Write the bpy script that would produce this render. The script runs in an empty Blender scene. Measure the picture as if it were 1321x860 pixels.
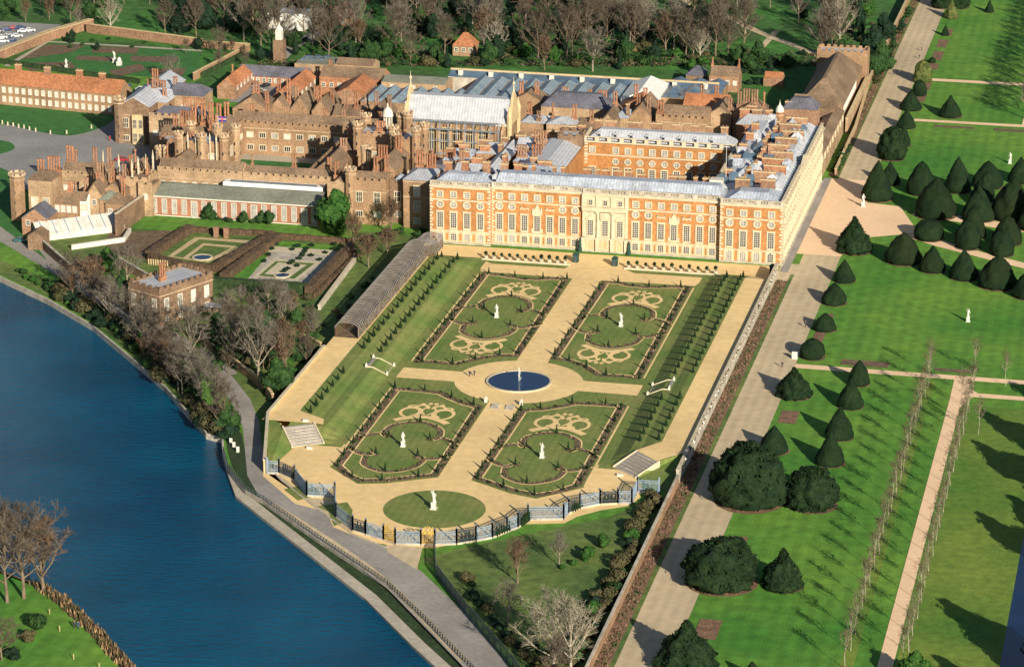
import bpy, bmesh, math, random
from mathutils import Vector, Matrix, noise
random.seed(7)
R = random.Random(11)
SC = bpy.context.scene
PI = math.pi
# ---------------------------------------------------------------- camera, world, sun, exposure
CAM = (158.674, -841.67, 261.51); PAN, PIT, ROL, FPX = 0.2163, 0.3215, 0.003, 4125.6
Fv = Vector((-math.sin(PAN)*math.cos(PIT), math.cos(PAN)*math.cos(PIT), -math.sin(PIT)))
Rv = Vector((math.cos(PAN), math.sin(PAN), 0)); Uv = Rv.cross(Fv)
R2 = math.cos(ROL)*Rv + math.sin(ROL)*Uv; U2 = -math.sin(ROL)*Rv + math.cos(ROL)*Uv
cd = bpy.data.cameras.new('camera'); co = bpy.data.objects.new('camera', cd); SC.collection.objects.link(co)
m = Matrix((R2, U2, -Fv)).transposed().to_4x4(); m.translation = Vector(CAM); co.matrix_world = m
cd.sensor_width = 36; cd.lens = 36*FPX/1321; cd.clip_start = 1; cd.clip_end = 6000; SC.camera = co
w = bpy.data.worlds.new('World'); SC.world = w; w.use_nodes = True
SUN_EL, SUN_AZ = math.radians(21.5), math.radians(144)          # azimuth clockwise from +y (north)
nt = w.node_tree; bg = nt.nodes['Background']; sky = nt.nodes.new('ShaderNodeTexSky'); sky.sky_type = 'NISHITA'
sky.sun_disc = False; sky.sun_elevation = SUN_EL; sky.sun_rotation = SUN_AZ; sky.air_density = 1.0; sky.dust_density = 0.6
nt.links.new(sky.outputs[0], bg.inputs[0]); bg.inputs[1].default_value = 0.053
sd = bpy.data.lights.new('sun', 'SUN'); sd.energy = 4.9; sd.angle = math.radians(0.5); sd.color = (1.0, 0.89, 0.7)
so = bpy.data.objects.new('sun', sd); SC.collection.objects.link(so)
sv = Vector((math.sin(SUN_AZ)*math.cos(SUN_EL), math.cos(SUN_AZ)*math.cos(SUN_EL), math.sin(SUN_EL)))
so.rotation_euler = sv.to_track_quat('Z', 'Y').to_euler(); so.location = sv*500
SC.view_settings.view_transform = 'Standard'; SC.view_settings.look = 'None'; SC.view_settings.gamma = 1
SC.view_settings.exposure = 0.6
SC.cycles.max_bounces = 5; SC.cycles.diffuse_bounces = 3; SC.cycles.transparent_max_bounces = 8

def W(u, v, z=0.0):
    """point of the place at height z that the survey photograph shows at (u, v)"""
    D = Fv + R2*((u-660.5)/FPX) - U2*((v-430)/FPX); t = (z-CAM[2])/D.z
    return (CAM[0]+D.x*t, CAM[1]+D.y*t)

# ---------------------------------------------------------------- materials
def mat(name, col, rough=0.85, var=0.25, scale=0.4, col2=None, bump=0.0, bscale=3.0, metallic=0.0, detail=5, spec=0.3, sc2=None, var2=0.0, alpha=None):
    m = bpy.data.materials.new(name); m.use_nodes = True; n = m.node_tree; L = n.links
    b = n.nodes['Principled BSDF']; b.inputs['Roughness'].default_value = rough; b.inputs['Metallic'].default_value = metallic
    b.inputs['Specular IOR Level'].default_value = spec
    g = n.nodes.new('ShaderNodeNewGeometry')
    t = n.nodes.new('ShaderNodeTexNoise'); t.inputs['Scale'].default_value = scale; t.inputs['Detail'].default_value = detail
    L.new(g.outputs['Position'], t.inputs['Vector'])
    r = n.nodes.new('ShaderNodeValToRGB'); r.color_ramp.elements[0].position = 0.32; r.color_ramp.elements[1].position = 0.68
    c2 = col2 or tuple(min(1, c*(1+var)) for c in col); c1 = col if col2 else tuple(c*(1-var) for c in col)
    r.color_ramp.elements[0].color = (*c1, 1); r.color_ramp.elements[1].color = (*c2, 1)
    L.new(t.outputs['Fac'], r.inputs['Fac']); out = r.outputs['Color']
    if sc2:
        t2 = n.nodes.new('ShaderNodeTexNoise'); t2.inputs['Scale'].default_value = sc2; t2.inputs['Detail'].default_value = 3
        L.new(g.outputs['Position'], t2.inputs['Vector'])
        mr = n.nodes.new('ShaderNodeMapRange'); mr.inputs[1].default_value = .3; mr.inputs[2].default_value = .7
        mr.inputs[3].default_value = 1-var2; mr.inputs[4].default_value = 1+var2; L.new(t2.outputs['Fac'], mr.inputs[0])
        mx = n.nodes.new('ShaderNodeVectorMath'); mx.operation = 'SCALE'; L.new(out, mx.inputs[0]); L.new(mr.outputs[0], mx.inputs['Scale'])
        out = mx.outputs[0]
    L.new(out, b.inputs['Base Color'])
    if bump:
        t3 = n.nodes.new('ShaderNodeTexNoise'); t3.inputs['Scale'].default_value = bscale; t3.inputs['Detail'].default_value = 4
        L.new(g.outputs['Position'], t3.inputs['Vector'])
        bp = n.nodes.new('ShaderNodeBump'); bp.inputs['Strength'].default_value = bump; bp.inputs['Distance'].default_value = 0.3
        L.new(t3.outputs['Fac'], bp.inputs['Height']); L.new(bp.outputs[0], b.inputs['Normal'])
    return m
def striped(m, direction, period, amt):
    """mown or seamed bands: multiplies the colour by a soft wave that runs along the given direction"""
    n = m.node_tree; L = n.links; b = n.nodes['Principled BSDF']; src = b.inputs['Base Color'].links[0].from_socket
    g = n.nodes.new('ShaderNodeNewGeometry'); d = n.nodes.new('ShaderNodeVectorMath'); d.operation = 'DOT_PRODUCT'
    d.inputs[1].default_value = direction; L.new(g.outputs['Position'], d.inputs[0])
    s = n.nodes.new('ShaderNodeMath'); s.operation = 'MULTIPLY'; s.inputs[1].default_value = 2*PI/period; L.new(d.outputs['Value'], s.inputs[0])
    q = n.nodes.new('ShaderNodeMath'); q.operation = 'SINE'; L.new(s.outputs[0], q.inputs[0])
    mr = n.nodes.new('ShaderNodeMapRange'); mr.inputs[1].default_value = -.5; mr.inputs[2].default_value = .5
    mr.inputs[3].default_value = 1-amt; mr.inputs[4].default_value = 1+amt; L.new(q.outputs[0], mr.inputs[0])
    mx = n.nodes.new('ShaderNodeVectorMath'); mx.operation = 'SCALE'; L.new(src, mx.inputs[0]); L.new(mr.outputs[0], mx.inputs['Scale'])
    L.new(mx.outputs[0], b.inputs['Base Color']); return m
M = {}
M['orangery_brick'] = mat('orangery_brick', (.33,.15,.095), .9, .15, .3, sc2=1.8, var2=.15)
M['orange_brick'] = mat('orange_brick', (.4,.185,.068), .85, .2, .25, sc2=1.4, var2=.22)
M['stone_buff'] = mat('stone_buff', (.52,.4,.23), .8, .12, .5, sc2=2.5, var2=.12)
M['stone_pale'] = mat('stone_pale', (.55,.48,.35), .8, .1, .4, sc2=2.2, var2=.12)
M['stone_grey'] = mat('stone_grey', (.42,.38,.32), .85, .25, .35, sc2=2, var2=.2)
M['tudor_brick'] = mat('tudor_brick', (.29,.185,.112), .9, .22, .18, sc2=1.8, var2=.25)
M['tudor_brick_pale'] = mat('tudor_brick_pale', (.36,.25,.155), .9, .22, .2, sc2=1.8, var2=.25)
M['dark_brick'] = mat('dark_brick', (.2,.13,.085), .9, .25, .25, sc2=1.6, var2=.3)
M['chimney_brick'] = mat('chimney_brick', (.31,.15,.085), .88, .25, .12, sc2=1.2, var2=.3)
M['chimney_brick2'] = mat('chimney_brick2', (.28,.165,.105), .88, .25, .12, sc2=1.2, var2=.3)
M['white_trim'] = mat('white_trim', (.6,.57,.5), .6, .06, 1)
M['lead'] = striped(mat('lead', (.42,.44,.49), .5, .12, .5, sc2=1.6, var2=.1), (1,0,0), .9, .09)
M['lead_blue'] = striped(mat('lead_blue', (.36,.4,.48), .5, .2, .25, sc2=1.2, var2=.2), (1,0,0), .9, .1)
M['lead_y'] = striped(mat('lead_y', (.46,.48,.53), .5, .2, .25, sc2=1.2, var2=.2), (0,1,0), 1.1, .12)
M['slate'] = mat('slate', (.12,.12,.15), .65, .25, .2, sc2=1.5, var2=.25)
M['tile_brown'] = mat('tile_brown', (.195,.135,.09), .9, .28, .12, sc2=1.4, var2=.3)
M['tile_red'] = mat('tile_red', (.37,.155,.075), .9, .25, .12, sc2=1.2, var2=.3)
M['tile_grey'] = mat('tile_grey', (.2,.21,.17), .9, .2, .12, sc2=1.2, var2=.2)
M['tudor_cap'] = mat('tudor_cap', (.44,.33,.22), .9, .2, .3, sc2=1.5, var2=.2)
M['glass'] = mat('glass', (.035,.04,.05), .15, .3, .6, spec=.6)
M['blind'] = mat('blind', (.27,.27,.27), .35, .35, .5)
M['skylight'] = mat('skylight', (.09,.14,.2), .25, .3, .3, spec=.6)
M['shed_roof'] = striped(mat('shed_roof', (.2,.26,.31), .5, .2, .3, sc2=1.6, var2=.15), (1,0,0), .8, .12)
M['grass_park'] = mat('grass_park', (.05,.19,.022), .95, 0, .03, col2=(.135,.275,.035), bump=.5, bscale=2.5, sc2=.35, var2=.2)
striped(M['grass_park'], (1,0.02,0), 3.4, .06); striped(M['grass_park'], (.05,1,0), 7.5, .03)
M['grass_olive'] = mat('grass_olive', (.08,.18,.024), .95, 0, .04, col2=(.18,.25,.04), bump=.4, bscale=2.5, sc2=.5, var2=.2)
M['grass_far'] = mat('grass_far', (.04,.08,.025), .95, 0, .03, col2=(.055,.19,.03), bump=.4, bscale=2, sc2=.3, var2=.35)
M['grass_privy'] = mat('grass_privy', (.11,.185,.04), .95, 0, .09, col2=(.21,.225,.07), bump=.3, bscale=2.5, sc2=.6, var2=.13)
striped(M['grass_privy'], (1,0.0,0), 1.9, .05)
M['grass_court'] = mat('grass_court', (.04,.15,.035), .95, .2, .3)
M['grass_rough'] = mat('grass_rough', (.06,.12,.03), .95, 0, .06, col2=(.15,.2,.05), bump=.5, bscale=2, sc2=.4, var2=.3)
M['gravel_gold'] = mat('gravel_gold', (.78,.57,.28), .95, .1, .05, bump=.15, bscale=4, sc2=.5, var2=.09)
M['gravel_walk'] = striped(mat('gravel_walk', (.52,.42,.28), .95, .13, .03, bump=.15, bscale=4, sc2=.4, var2=.1), (1,0,0), 2.6, .045)
M['gravel_pink'] = mat('gravel_pink', (.82,.58,.38), .95, .07, .05, sc2=.8, var2=.06)
M['road_grey'] = mat('road_grey', (.3,.28,.26), .9, .18, .08, sc2=.9, var2=.12)
M['asphalt'] = mat('asphalt', (.26,.26,.26), .9, .15, .06, sc2=.8, var2=.12)
M['concrete'] = mat('concrete', (.42,.38,.31), .9, .12, .1, sc2=1, var2=.15)
M['soil'] = mat('soil', (.15,.105,.07), .98, .3, .5, bump=.8, bscale=2.5, sc2=2.5, var2=.35)
M['soil_red'] = mat('soil_red', (.19,.115,.075), .98, .3, .5, bump=.5, bscale=2.5, sc2=2, var2=.3)
M['marble'] = mat('marble', (.58,.56,.52), .5, .05, 1)
M['iron_blue'] = mat('iron_blue', (.24,.32,.42), .5, .15, 1)
M['iron_dark'] = mat('iron_dark', (.06,.075,.09), .5, .2, 1)
M['gilt'] = mat('gilt', (.8,.55,.16), .35, .15, 1.5, metallic=.6)
M['trellis'] = mat('trellis', (.2,.185,.18), .8, .25, .4)
M['hornbeam'] = mat('hornbeam', (.17,.09,.045), .95, .4, .5, col2=(.1,.1,.045), bump=1, bscale=3)
M['hedge_brown'] = mat('hedge_brown', (.1,.065,.04), .95, .3, .6, bump=1, bscale=3, sc2=2.5, var2=.4)
M['hedge_green'] = mat('hedge_green', (.028,.055,.02), .95, .3, .6, bump=1, bscale=3, sc2=2.5, var2=.4)
M['yew'] = mat('yew', (.006,.018,.008), .9, .3, .4, col2=(.013,.03,.011), bump=1, bscale=3.5, sc2=3, var2=.4, spec=.15)
M['yew_rough'] = mat('yew_rough', (.006,.018,.008), .9, .3, .5, col2=(.016,.034,.012), sc2=1.5, var2=.4, spec=.15)
M['yew_rust'] = mat('yew_rust', (.006,.02,.008), .9, .3, .14, col2=(.015,.025,.009), bump=1, bscale=3.5, sc2=3, var2=.4, spec=.15)
M['yew_gold'] = mat('yew_gold', (.05,.08,.02), .9, .3, .5, col2=(.11,.12,.035), sc2=2, var2=.4)
M['leaf'] = mat('leaf', (.013,.04,.012), .85, .3, .35, col2=(.03,.07,.018), sc2=1.5, var2=.4, spec=.2)
M['leaf_bright'] = mat('leaf_bright', (.015,.06,.01), .8, .3, .5, col2=(.04,.105,.018), sc2=1.5, var2=.35, spec=.2)
M['leaf_dark'] = mat('leaf_dark', (.007,.02,.011), .9, .3, .3, col2=(.016,.038,.02), sc2=1.5, var2=.4, spec=.15)
M['leaf_olive'] = mat('leaf_olive', (.045,.05,.02), .9, .3, .3, col2=(.1,.085,.04), sc2=1.5, var2=.4)
M['bark'] = mat('bark', (.17,.13,.09), .95, .3, .6)
M['bark_pale'] = mat('bark_pale', (.4,.35,.28), .9, .25, .6)
M['bark_grey'] = mat('bark_grey', (.24,.2,.155), .95, .3, .6)
M['bark_lime'] = mat('bark_lime', (.36,.32,.26), .95, .3, .6)
M['twig_olive'] = mat('twig_olive', (.12,.1,.055), .95, .25, .1)
M['blind_white'] = mat('blind_white', (.55,.54,.5), .5, .15, .5)
M['twig'] = mat('twig', (.105,.085,.066), .95, .25, .1, sc2=.5, var2=.2)
M['twig_grey'] = mat('twig_grey', (.14,.125,.105), .95, .25, .1, sc2=.5, var2=.2)
M['twig_red'] = mat('twig_red', (.13,.085,.055), .95, .25, .1, sc2=.5, var2=.2)
M['twig_pale'] = mat('twig_pale', (.25,.22,.17), .95, .2, .2)
M['reed'] = mat('reed', (.3,.19,.1), .95, .35, .5, sc2=2, var2=.3)
M['wood'] = mat('wood', (.2,.15,.1), .9, .25, .6)
M['canvas_white'] = mat('canvas_white', (.75,.75,.72), .7, .08, .8)
M['skin'] = mat('skin', (.5,.3,.2), .6, .1, 1)
M['cloth_dark'] = mat('cloth_dark', (.04,.04,.06), .9, .3, 1)
M['booth_green'] = mat('booth_green', (.02,.06,.05), .7, .2, 1)
for nm, c in dict(car_white=(.75,.75,.75), car_blue=(.03,.06,.18), car_red=(.4,.03,.03), car_grey=(.25,.27,.3), car_teal=(.03,.15,.14), car_black=(.02,.02,.03), flag_red=(.55,.03,.04), flag_blue=(.03,.05,.3)).items():
    M[nm] = mat(nm, c, .3, .05, 1, spec=.5)
# water
wm = mat('water', (.0,.045,.108), .12, 0, .02, col2=(.0,.082,.168), spec=.25, sc2=.045, var2=.14); M['water'] = wm
n = wm.node_tree; b = n.nodes['Principled BSDF']; b.inputs['IOR'].default_value = 1.33
g = n.nodes.new('ShaderNodeNewGeometry'); mp = n.nodes.new('ShaderNodeMapping'); mp.inputs['Rotation'].default_value = (0,0,-.35); mp.inputs['Scale'].default_value = (.45,1.0,1)
n.links.new(g.outputs['Position'], mp.inputs[0])
t1 = n.nodes.new('ShaderNodeTexNoise'); t1.inputs['Scale'].default_value = .8; t1.inputs['Detail'].default_value = 6; t1.inputs['Roughness'].default_value = .6
n.links.new(mp.outputs[0], t1.inputs['Vector']); bp = n.nodes.new('ShaderNodeBump'); bp.inputs['Strength'].default_value = 1.0; bp.inputs['Distance'].default_value = .7
n.links.new(t1.outputs['Fac'], bp.inputs['Height']); n.links.new(bp.outputs[0], b.inputs['Normal'])
M['pool'] = mat('pool', (.004,.02,.07), .05, .2, .2, spec=.5)

# ---------------------------------------------------------------- mesh building
class MB:
    def __init__(s): s.v = []; s.f = []; s.m = []
    def add(s, vs, fs, mi=0):
        o = len(s.v); s.v += [tuple(p) for p in vs]; s.f += [tuple(i+o for i in f) for f in fs]; s.m += [mi]*len(fs)
    def box(s, x0, x1, y0, y1, z0, z1, mi=0):
        s.add([(x0,y0,z0),(x1,y0,z0),(x1,y1,z0),(x0,y1,z0),(x0,y0,z1),(x1,y0,z1),(x1,y1,z1),(x0,y1,z1)],
              [(0,3,2,1),(4,5,6,7),(0,1,5,4),(1,2,6,5),(2,3,7,6),(3,0,4,7)], mi)
    def obox(s, a, b, w, z0, z1, mi=0):
        """upright slab of width w from ground point a to b"""
        dx, dy = b[0]-a[0], b[1]-a[1]; l = math.hypot(dx, dy) or 1; nx, ny = -dy/l*w/2, dx/l*w/2
        za = z0 if isinstance(z0, (tuple, list)) else (z0, z0); zb = z1 if isinstance(z1, (tuple, list)) else (z1, z1)
        p = [(a[0]-nx,a[1]-ny),(b[0]-nx,b[1]-ny),(b[0]+nx,b[1]+ny),(a[0]+nx,a[1]+ny)]
        lo = [za[0],za[1],za[1],za[0]]; hi = [zb[0],zb[1],zb[1],zb[0]]
        s.add([(*q, z) for q, z in zip(p, lo)]+[(*q, z) for q, z in zip(p, hi)],
              [(0,3,2,1),(4,5,6,7),(0,1,5,4),(1,2,6,5),(2,3,7,6),(3,0,4,7)], mi)
    def gable(s, x0, x1, y0, y1, z0, z1, axis='x', mi=0, gm=None):
        gm = mi if gm is None else gm
        if axis == 'x':
            c = (y0+y1)/2; s.add([(x0,y0,z0),(x1,y0,z0),(x1,y1,z0),(x0,y1,z0),(x0,c,z1),(x1,c,z1)], [(0,1,5,4),(2,3,4,5)], mi)
            s.add([(x0,y0,z0),(x0,y1,z0),(x0,c,z1),(x1,y0,z0),(x1,y1,z0),(x1,c,z1)], [(1,0,2),(3,4,5)], gm)
        else:
            c = (x0+x1)/2; s.add([(x0,y0,z0),(x1,y0,z0),(x1,y1,z0),(x0,y1,z0),(c,y0,z1),(c,y1,z1)], [(1,2,5,4),(3,0,4,5)], mi)
            s.add([(x0,y0,z0),(x1,y0,z0),(c,y0,z1),(x0,y1,z0),(x1,y1,z0),(c,y1,z1)], [(0,1,2),(4,3,5)], gm)
    def hip(s, x0, x1, y0, y1, z0, z1, ins, mi=0, flat=0):
        """hipped roof; ins = how far the ridge or the flat top is drawn in along x and y"""
        ix, iy = ins
        s.add([(x0,y0,z0),(x1,y0,z0),(x1,y1,z0),(x0,y1,z0),(x0+ix,y0+iy,z1),(x1-ix,y0+iy,z1),(x1-ix,y1-iy,z1),(x0+ix,y1-iy,z1)],
              [(4,5,6,7),(0,1,5,4),(1,2,6,5),(2,3,7,6),(3,0,4,7)], mi)
    def cyl(s, x, y, z0, z1, r0, r1=None, n=8, mi=0, cap=True, ph=0.0):
        r1 = r0 if r1 is None else r1
        a = [2*PI*i/n+ph for i in range(n)]
        vs = [(x+r0*math.cos(t), y+r0*math.sin(t), z0) for t in a]+[(x+r1*math.cos(t), y+r1*math.sin(t), z1) for t in a]
        fs = [(i,(i+1)%n,n+(i+1)%n,n+i) for i in range(n)]
        if cap: fs.append(tuple(range(n,2*n)))
        s.add(vs, fs, mi)
    def tube(s, p, q, r0, r1, n=4, mi=0):
        p = Vector(p); q = Vector(q); d = q-p
        if d.length < 1e-5: return
        d.normalize(); u = d.orthogonal().normalized(); v = d.cross(u)
        vs = [p+(u*math.cos(2*PI*i/n)+v*math.sin(2*PI*i/n))*r0 for i in range(n)]+[q+(u*math.cos(2*PI*i/n)+v*math.sin(2*PI*i/n))*r1 for i in range(n)]
        s.add(vs, [(i,(i+1)%n,n+(i+1)%n,n+i) for i in range(n)], mi)
    def lathe(s, prof, n=16, mi=0, cx=0, cy=0, jit=0, rnd=None, sx=1, sy=1):
        vs = []
        for r, z in prof:
            for i in range(n):
                a = 2*PI*i/n; k = 1+(rnd.uniform(-jit, jit) if jit else 0)
                vs.append((cx+r*k*math.cos(a)*sx, cy+r*k*math.sin(a)*sy, z))
        fs = [(j*n+i, j*n+(i+1)%n, (j+1)*n+(i+1)%n, (j+1)*n+i) for j in range(len(prof)-1) for i in range(n)]
        s.add(vs, fs, mi)
    def mesh(s, name, mats, smooth=False):
        me = bpy.data.meshes.new(name); me.from_pydata(s.v, [], s.f)
        for k in (mats if isinstance(mats, (list, tuple)) else [mats]): me.materials.append(M[k])
        me.polygons.foreach_set('material_index', s.m)
        if smooth: me.polygons.foreach_set('use_smooth', [True]*len(s.f))
        me.update(); return me
    def build(s, name, mats, parent=None, smooth=False, loc=None):
        return link(name, s.mesh(name, mats, smooth), parent, loc)
def link(name, me, parent=None, loc=None, rz=0, scale=None):
    o = bpy.data.objects.new(name, me); SC.collection.objects.link(o); o.parent = parent
    if loc: o.location = loc
    if rz: o.rotation_euler = (0,0,rz)
    if scale: o.scale = scale if isinstance(scale, (tuple, list)) else (scale,)*3
    return o
def tag(o, label=None, cat=None, group=None, kind=None):
    if label: o['label'] = label
    if cat: o['category'] = cat
    if group: o['group'] = group
    if kind: o['kind'] = kind
    return o
def thing(name, label, cat, loc=(0,0,0), rz=0, group=None, scale=None):
    return tag(link(name, None, None, loc, rz, scale), label, cat, group)
def copy_tree(o, parent=None, loc=None, rz=None, scale=None, label=None, group=None):
    c = o.copy(); SC.collection.objects.link(c); c.parent = parent
    for ch in o.children: copy_tree(ch, c)
    if loc: c.location = loc
    if rz is not None: c.rotation_euler = (0,0,rz)
    if scale: c.scale = scale if isinstance(scale, (tuple, list)) else (scale,)*3
    if label: c['label'] = label
    if group: c['group'] = group
    return c
def sheet(name, pts, z, mt, label=None, smooth=0):
    """flat piece of the setting from an outline of ground points"""
    if smooth: pts = curve(pts, smooth, True)
    bm = bmesh.new(); f = bm.faces.new([bm.verts.new((p[0], p[1], z)) for p in pts]); bm.normal_update()
    if f.normal.z < 0: f.normal_flip()
    bmesh.ops.triangulate(bm, faces=bm.faces[:]); me = bpy.data.meshes.new(name); bm.to_mesh(me); bm.free(); me.materials.append(M[mt])
    return tag(link(name, me), label=label, kind='structure')
ORD = ['first','second','third','fourth','fifth','sixth','seventh','eighth','ninth','tenth','eleventh','twelfth','thirteenth','fourteenth','fifteenth','sixteenth','seventeenth','eighteenth','nineteenth','twentieth','twenty-first','twenty-second','twenty-third','twenty-fourth','twenty-fifth','twenty-sixth','twenty-seventh','twenty-eighth','twenty-ninth','thirtieth']
def rect(name, x0, x1, y0, y1, z, mt, label=None): return sheet(name, [(x0,y0),(x1,y0),(x1,y1),(x0,y1)], z, mt, label)
def curve(pts, k=6, closed=False):
    out = []; n = len(pts)
    for i in range(n if closed else n-1):
        p0, p1, p2, p3 = [pts[(i+j) % n] if closed else pts[max(0, min(n-1, i+j))] for j in (-1,0,1,2)]
        for t in range(k):
            t /= k
            out.append(tuple(.5*((2*p1[c])+(-p0[c]+p2[c])*t+(2*p0[c]-5*p1[c]+4*p2[c]-p3[c])*t*t+(-p0[c]+3*p1[c]-3*p2[c]+p3[c])*t**3) for c in range(2)))
    if not closed: out.append(tuple(pts[-1]))
    return out
def strip_mb(mb, pts, w, z, mi=0, closed=False):
    n = len(pts); L = []; Rr = []
    for i, p in enumerate(pts):
        a = pts[(i-1) % n] if closed or i else p; c = pts[(i+1) % n] if closed or i < n-1 else p
        dx, dy = c[0]-a[0], c[1]-a[1]; l = math.hypot(dx, dy) or 1
        ww = w[i] if isinstance(w, (list, tuple)) else w
        L.append((p[0]-dy/l*ww/2, p[1]+dx/l*ww/2, z)); Rr.append((p[0]+dy/l*ww/2, p[1]-dx/l*ww/2, z))
    m_ = n if closed else n-1
    mb.add(L+Rr, [(n+i, n+(i+1) % n, (i+1) % n, i) for i in range(m_)], mi)
def strip(name, pts, w, z, mt, k=6):
    mb = MB(); strip_mb(mb, curve(pts, k) if k else pts, w, z); return tag(mb.build(name, mt), kind='structure')
def inside(p, poly):
    c = False; j = len(poly)-1
    for i in range(len(poly)):
        if (poly[i][1] > p[1]) != (poly[j][1] > p[1]) and p[0] < (poly[j][0]-poly[i][0])*(p[1]-poly[i][1])/(poly[j][1]-poly[i][1])+poly[i][0]: c = not c
        j = i
    return c
# ================================================================ THE SETTING
P = lambda *a: [W(u, v) for u, v in a]
bank_up = [(-900,430),(-420,110),(-250,5)]+P((0,357),(60,385),(120,420),(180,470),(215,500),(250,540))
wall_ln = [(-59.5,-166),(-56.5,-175),(-52.3,-185),(-44,-198),(-38.4,-203),(-20.5,-222),(.7,-243.5),(13,-260),(25.5,-278),(45,-305),(110,-400),(400,-900)]
land = bank_up+[(-64,-164)]+wall_ln+[(1500,-900),(1500,3000),(-2500,3000),(-900,900)]
sheet('ground', land, 0, 'grass_park')
sheet('water', [(-1500,-900),(500,-1000),(500,-500),(0,-200),(-200,200),(-1200,700)], -1.35, 'water', 'dark blue river along the garden walls')
far_bank = P((-60,700),(0,735),(45,752),(78,772),(100,792),(128,818),(148,842),(168,866))+[(-25,-330),(40,-420),(200,-700),(-500,-900),(-900,-500),(-200,-230)]
sheet('far_river_bank', far_bank, -.3, 'grass_park', 'green far river bank')
mb = MB(); fb = far_bank[:10]
for a, c in zip(fb, fb[1:]): mb.obox(a, c, 1.2, -2.6, -.3)
tag(mb.build('river_bank_edge', 'soil'), kind='structure')
# embankment of the palace side
mb = MB()
for a, c in zip(bank_up, bank_up[1:]): mb.obox(a, c, .55, -3, .1)
for a, c in zip([bank_up[-1], (-64,-164)]+wall_ln, [(-64,-164)]+wall_ln): mb.obox(a, c, .5, -3, .25)
tag(mb.build('embankment_wall', 'stone_grey', None), label='low stone embankment along the river', kind='structure')
q_out = [W(u, v, -.8) for u, v in [(292,584),(294,612),(304,640),(340,669),(400,716),(470,771),(530,831),(566,864)]]+[(42,-310),(104,-410),(390,-920)]
mb = MB(); strip_mb(mb, [(-59,-178)]+[((a[0]+0), a[1]) for a in q_out], .6, -.75); mb2 = MB()
qi = [(a[0]+2.1, a[1]+1.9) for a in q_out]
for a, c, d, e in zip(q_out, q_out[1:], qi, qi[1:]):
    mb2.add([(*a,-.7),(*c,-.7),(*e,-.7),(*d,-.7),(*a,-3),(*c,-3)], [(3,2,1,0),(0,1,5,4)], 0)
tag(mb2.build('quay', 'concrete'), label='narrow pale concrete quay beside the river', kind='structure')
wl = [(-56.5,-178)]+wall_ln[2:]
mb = MB()
for a, c, d, e in zip(qi, qi[1:], wl[1:], wl[2:]): mb.add([(a[0]-.5,a[1]-.5,-.9),(c[0]-.5,c[1]-.5,-.9),(e[0],e[1],-.5),(d[0],d[1],-.5)], [(0,1,2,3)])
tag(mb.build('planted_verge', 'hedge_green'), kind='structure')
# roads
strip('river_road', [(-330,130),(-230,35)]+P((0,300),(60,335),(120,372),(200,426),(276,474),(286,484)), 7.6, .03, 'road_grey')
sheet('river_road', P((268,478),(299,519),(313,550),(316,580),(319,613),(334,640),(420,700),(500,759),(600,862))+[(42,-312),(120,-420),(400,-900)]+[(420,-880),(130,-400),(56,-310)]+P((665,868),(650,850),(600,790),(545,738),(500,705),(455,687),(410,655),(362,617),(345,600),(338,575),(334,543),(323,515),(297,482),(280,470)), .036, 'road_grey', 'grey road curving past the garden screen above the quay')
sheet('bank_undergrowth', [bank_up[1], bank_up[2]]+P((1,354),(61,382),(121,417),(181,467),(216,497),(251,536),(272,532),(225,478),(185,440),(125,392),(65,362),(0,335))+[(-250,25),(-410,130)], .024, 'grass_rough')
sheet('ditch_shade', [(-58,-168),(-55.8,-174),(-51.6,-184),(-43.6,-197.2)]+P((336,640),(319,613),(316,580),(312,560),(306,553)), .034, 'hedge_green')  # flat sheet whose dark green stands in for shadow over the ditch
strip('gravel_margin', P((350,650),(420,694),(500,752),(600,853)), 1.8, .05, 'gravel_walk')
sheet('gravel_spur', P((339,588),(345,611),(362,613),(396,642),(431,645),(434,669),(455,688),(500,706),(455,688),(410,656),(362,618)), .05, 'gravel_walk')
mb = MB()
for a_, c_ in zip(P((338,592),(362,619),(410,657),(455,689)), P((362,619),(410,657),(455,689),(498,706))): mb.obox(a_, c_, .35, 0, .16)
tag(mb.build('road_kerb','stone_grey'), kind='structure')
sheet('forecourt', [(-300,40),(-235,40),(-175,24),(-130,20),(-132,90),(-160,112),(-182,112),(-196,100),(-230,92),(-300,92)], .04, 'asphalt', 'grey open forecourt before the brick gatehouse', smooth=0)
sheet('forecourt_lawn', P((0,133),(70,140),(140,148),(150,152),(128,166),(92,175),(60,172),(30,166),(0,158),(-90,150),(-90,125)), .07, 'grass_court', 'green lawn before the long brick barracks', smooth=3)
sheet('forecourt_grass', P((-80,172),(0,181),(16,186),(18,192),(0,199),(-80,215)), .07, 'grass_court', smooth=3)
sheet('grass_verge', P((-20,208),(14,222),(28,292),(60,335),(0,292),(-60,255)), .05, 'grass_court')
# wilderness behind the palace
sheet('wilderness_ground', [(-330,150),(-255,150),(-250,175),(-172,175),(-172,150),(-86,170),(4,176),(49.5,150),(49.5,520),(0,900),(-700,900),(-700,300)], .03, 'grass_far')
strip('wilderness_path', P((1060,75),(1042,66),(980,42),(930,18),(880,0))+[(-60,380)], 3.4, .06, 'gravel_walk')
strip('narrow_path', P((1002,40),(975,68),(950,82)), 2.4, .055, 'gravel_walk')
strip('woodland_track', P((838,48),(790,36),(735,18),(700,-5)), 2.0, .05, 'soil_red')
strip('service_lane', P((440,20),(400,48),(375,62),(362,75)), 5, .05, 'road_grey')
rect('car_park', -275, -246, 190, 235, .06, 'asphalt')
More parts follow.
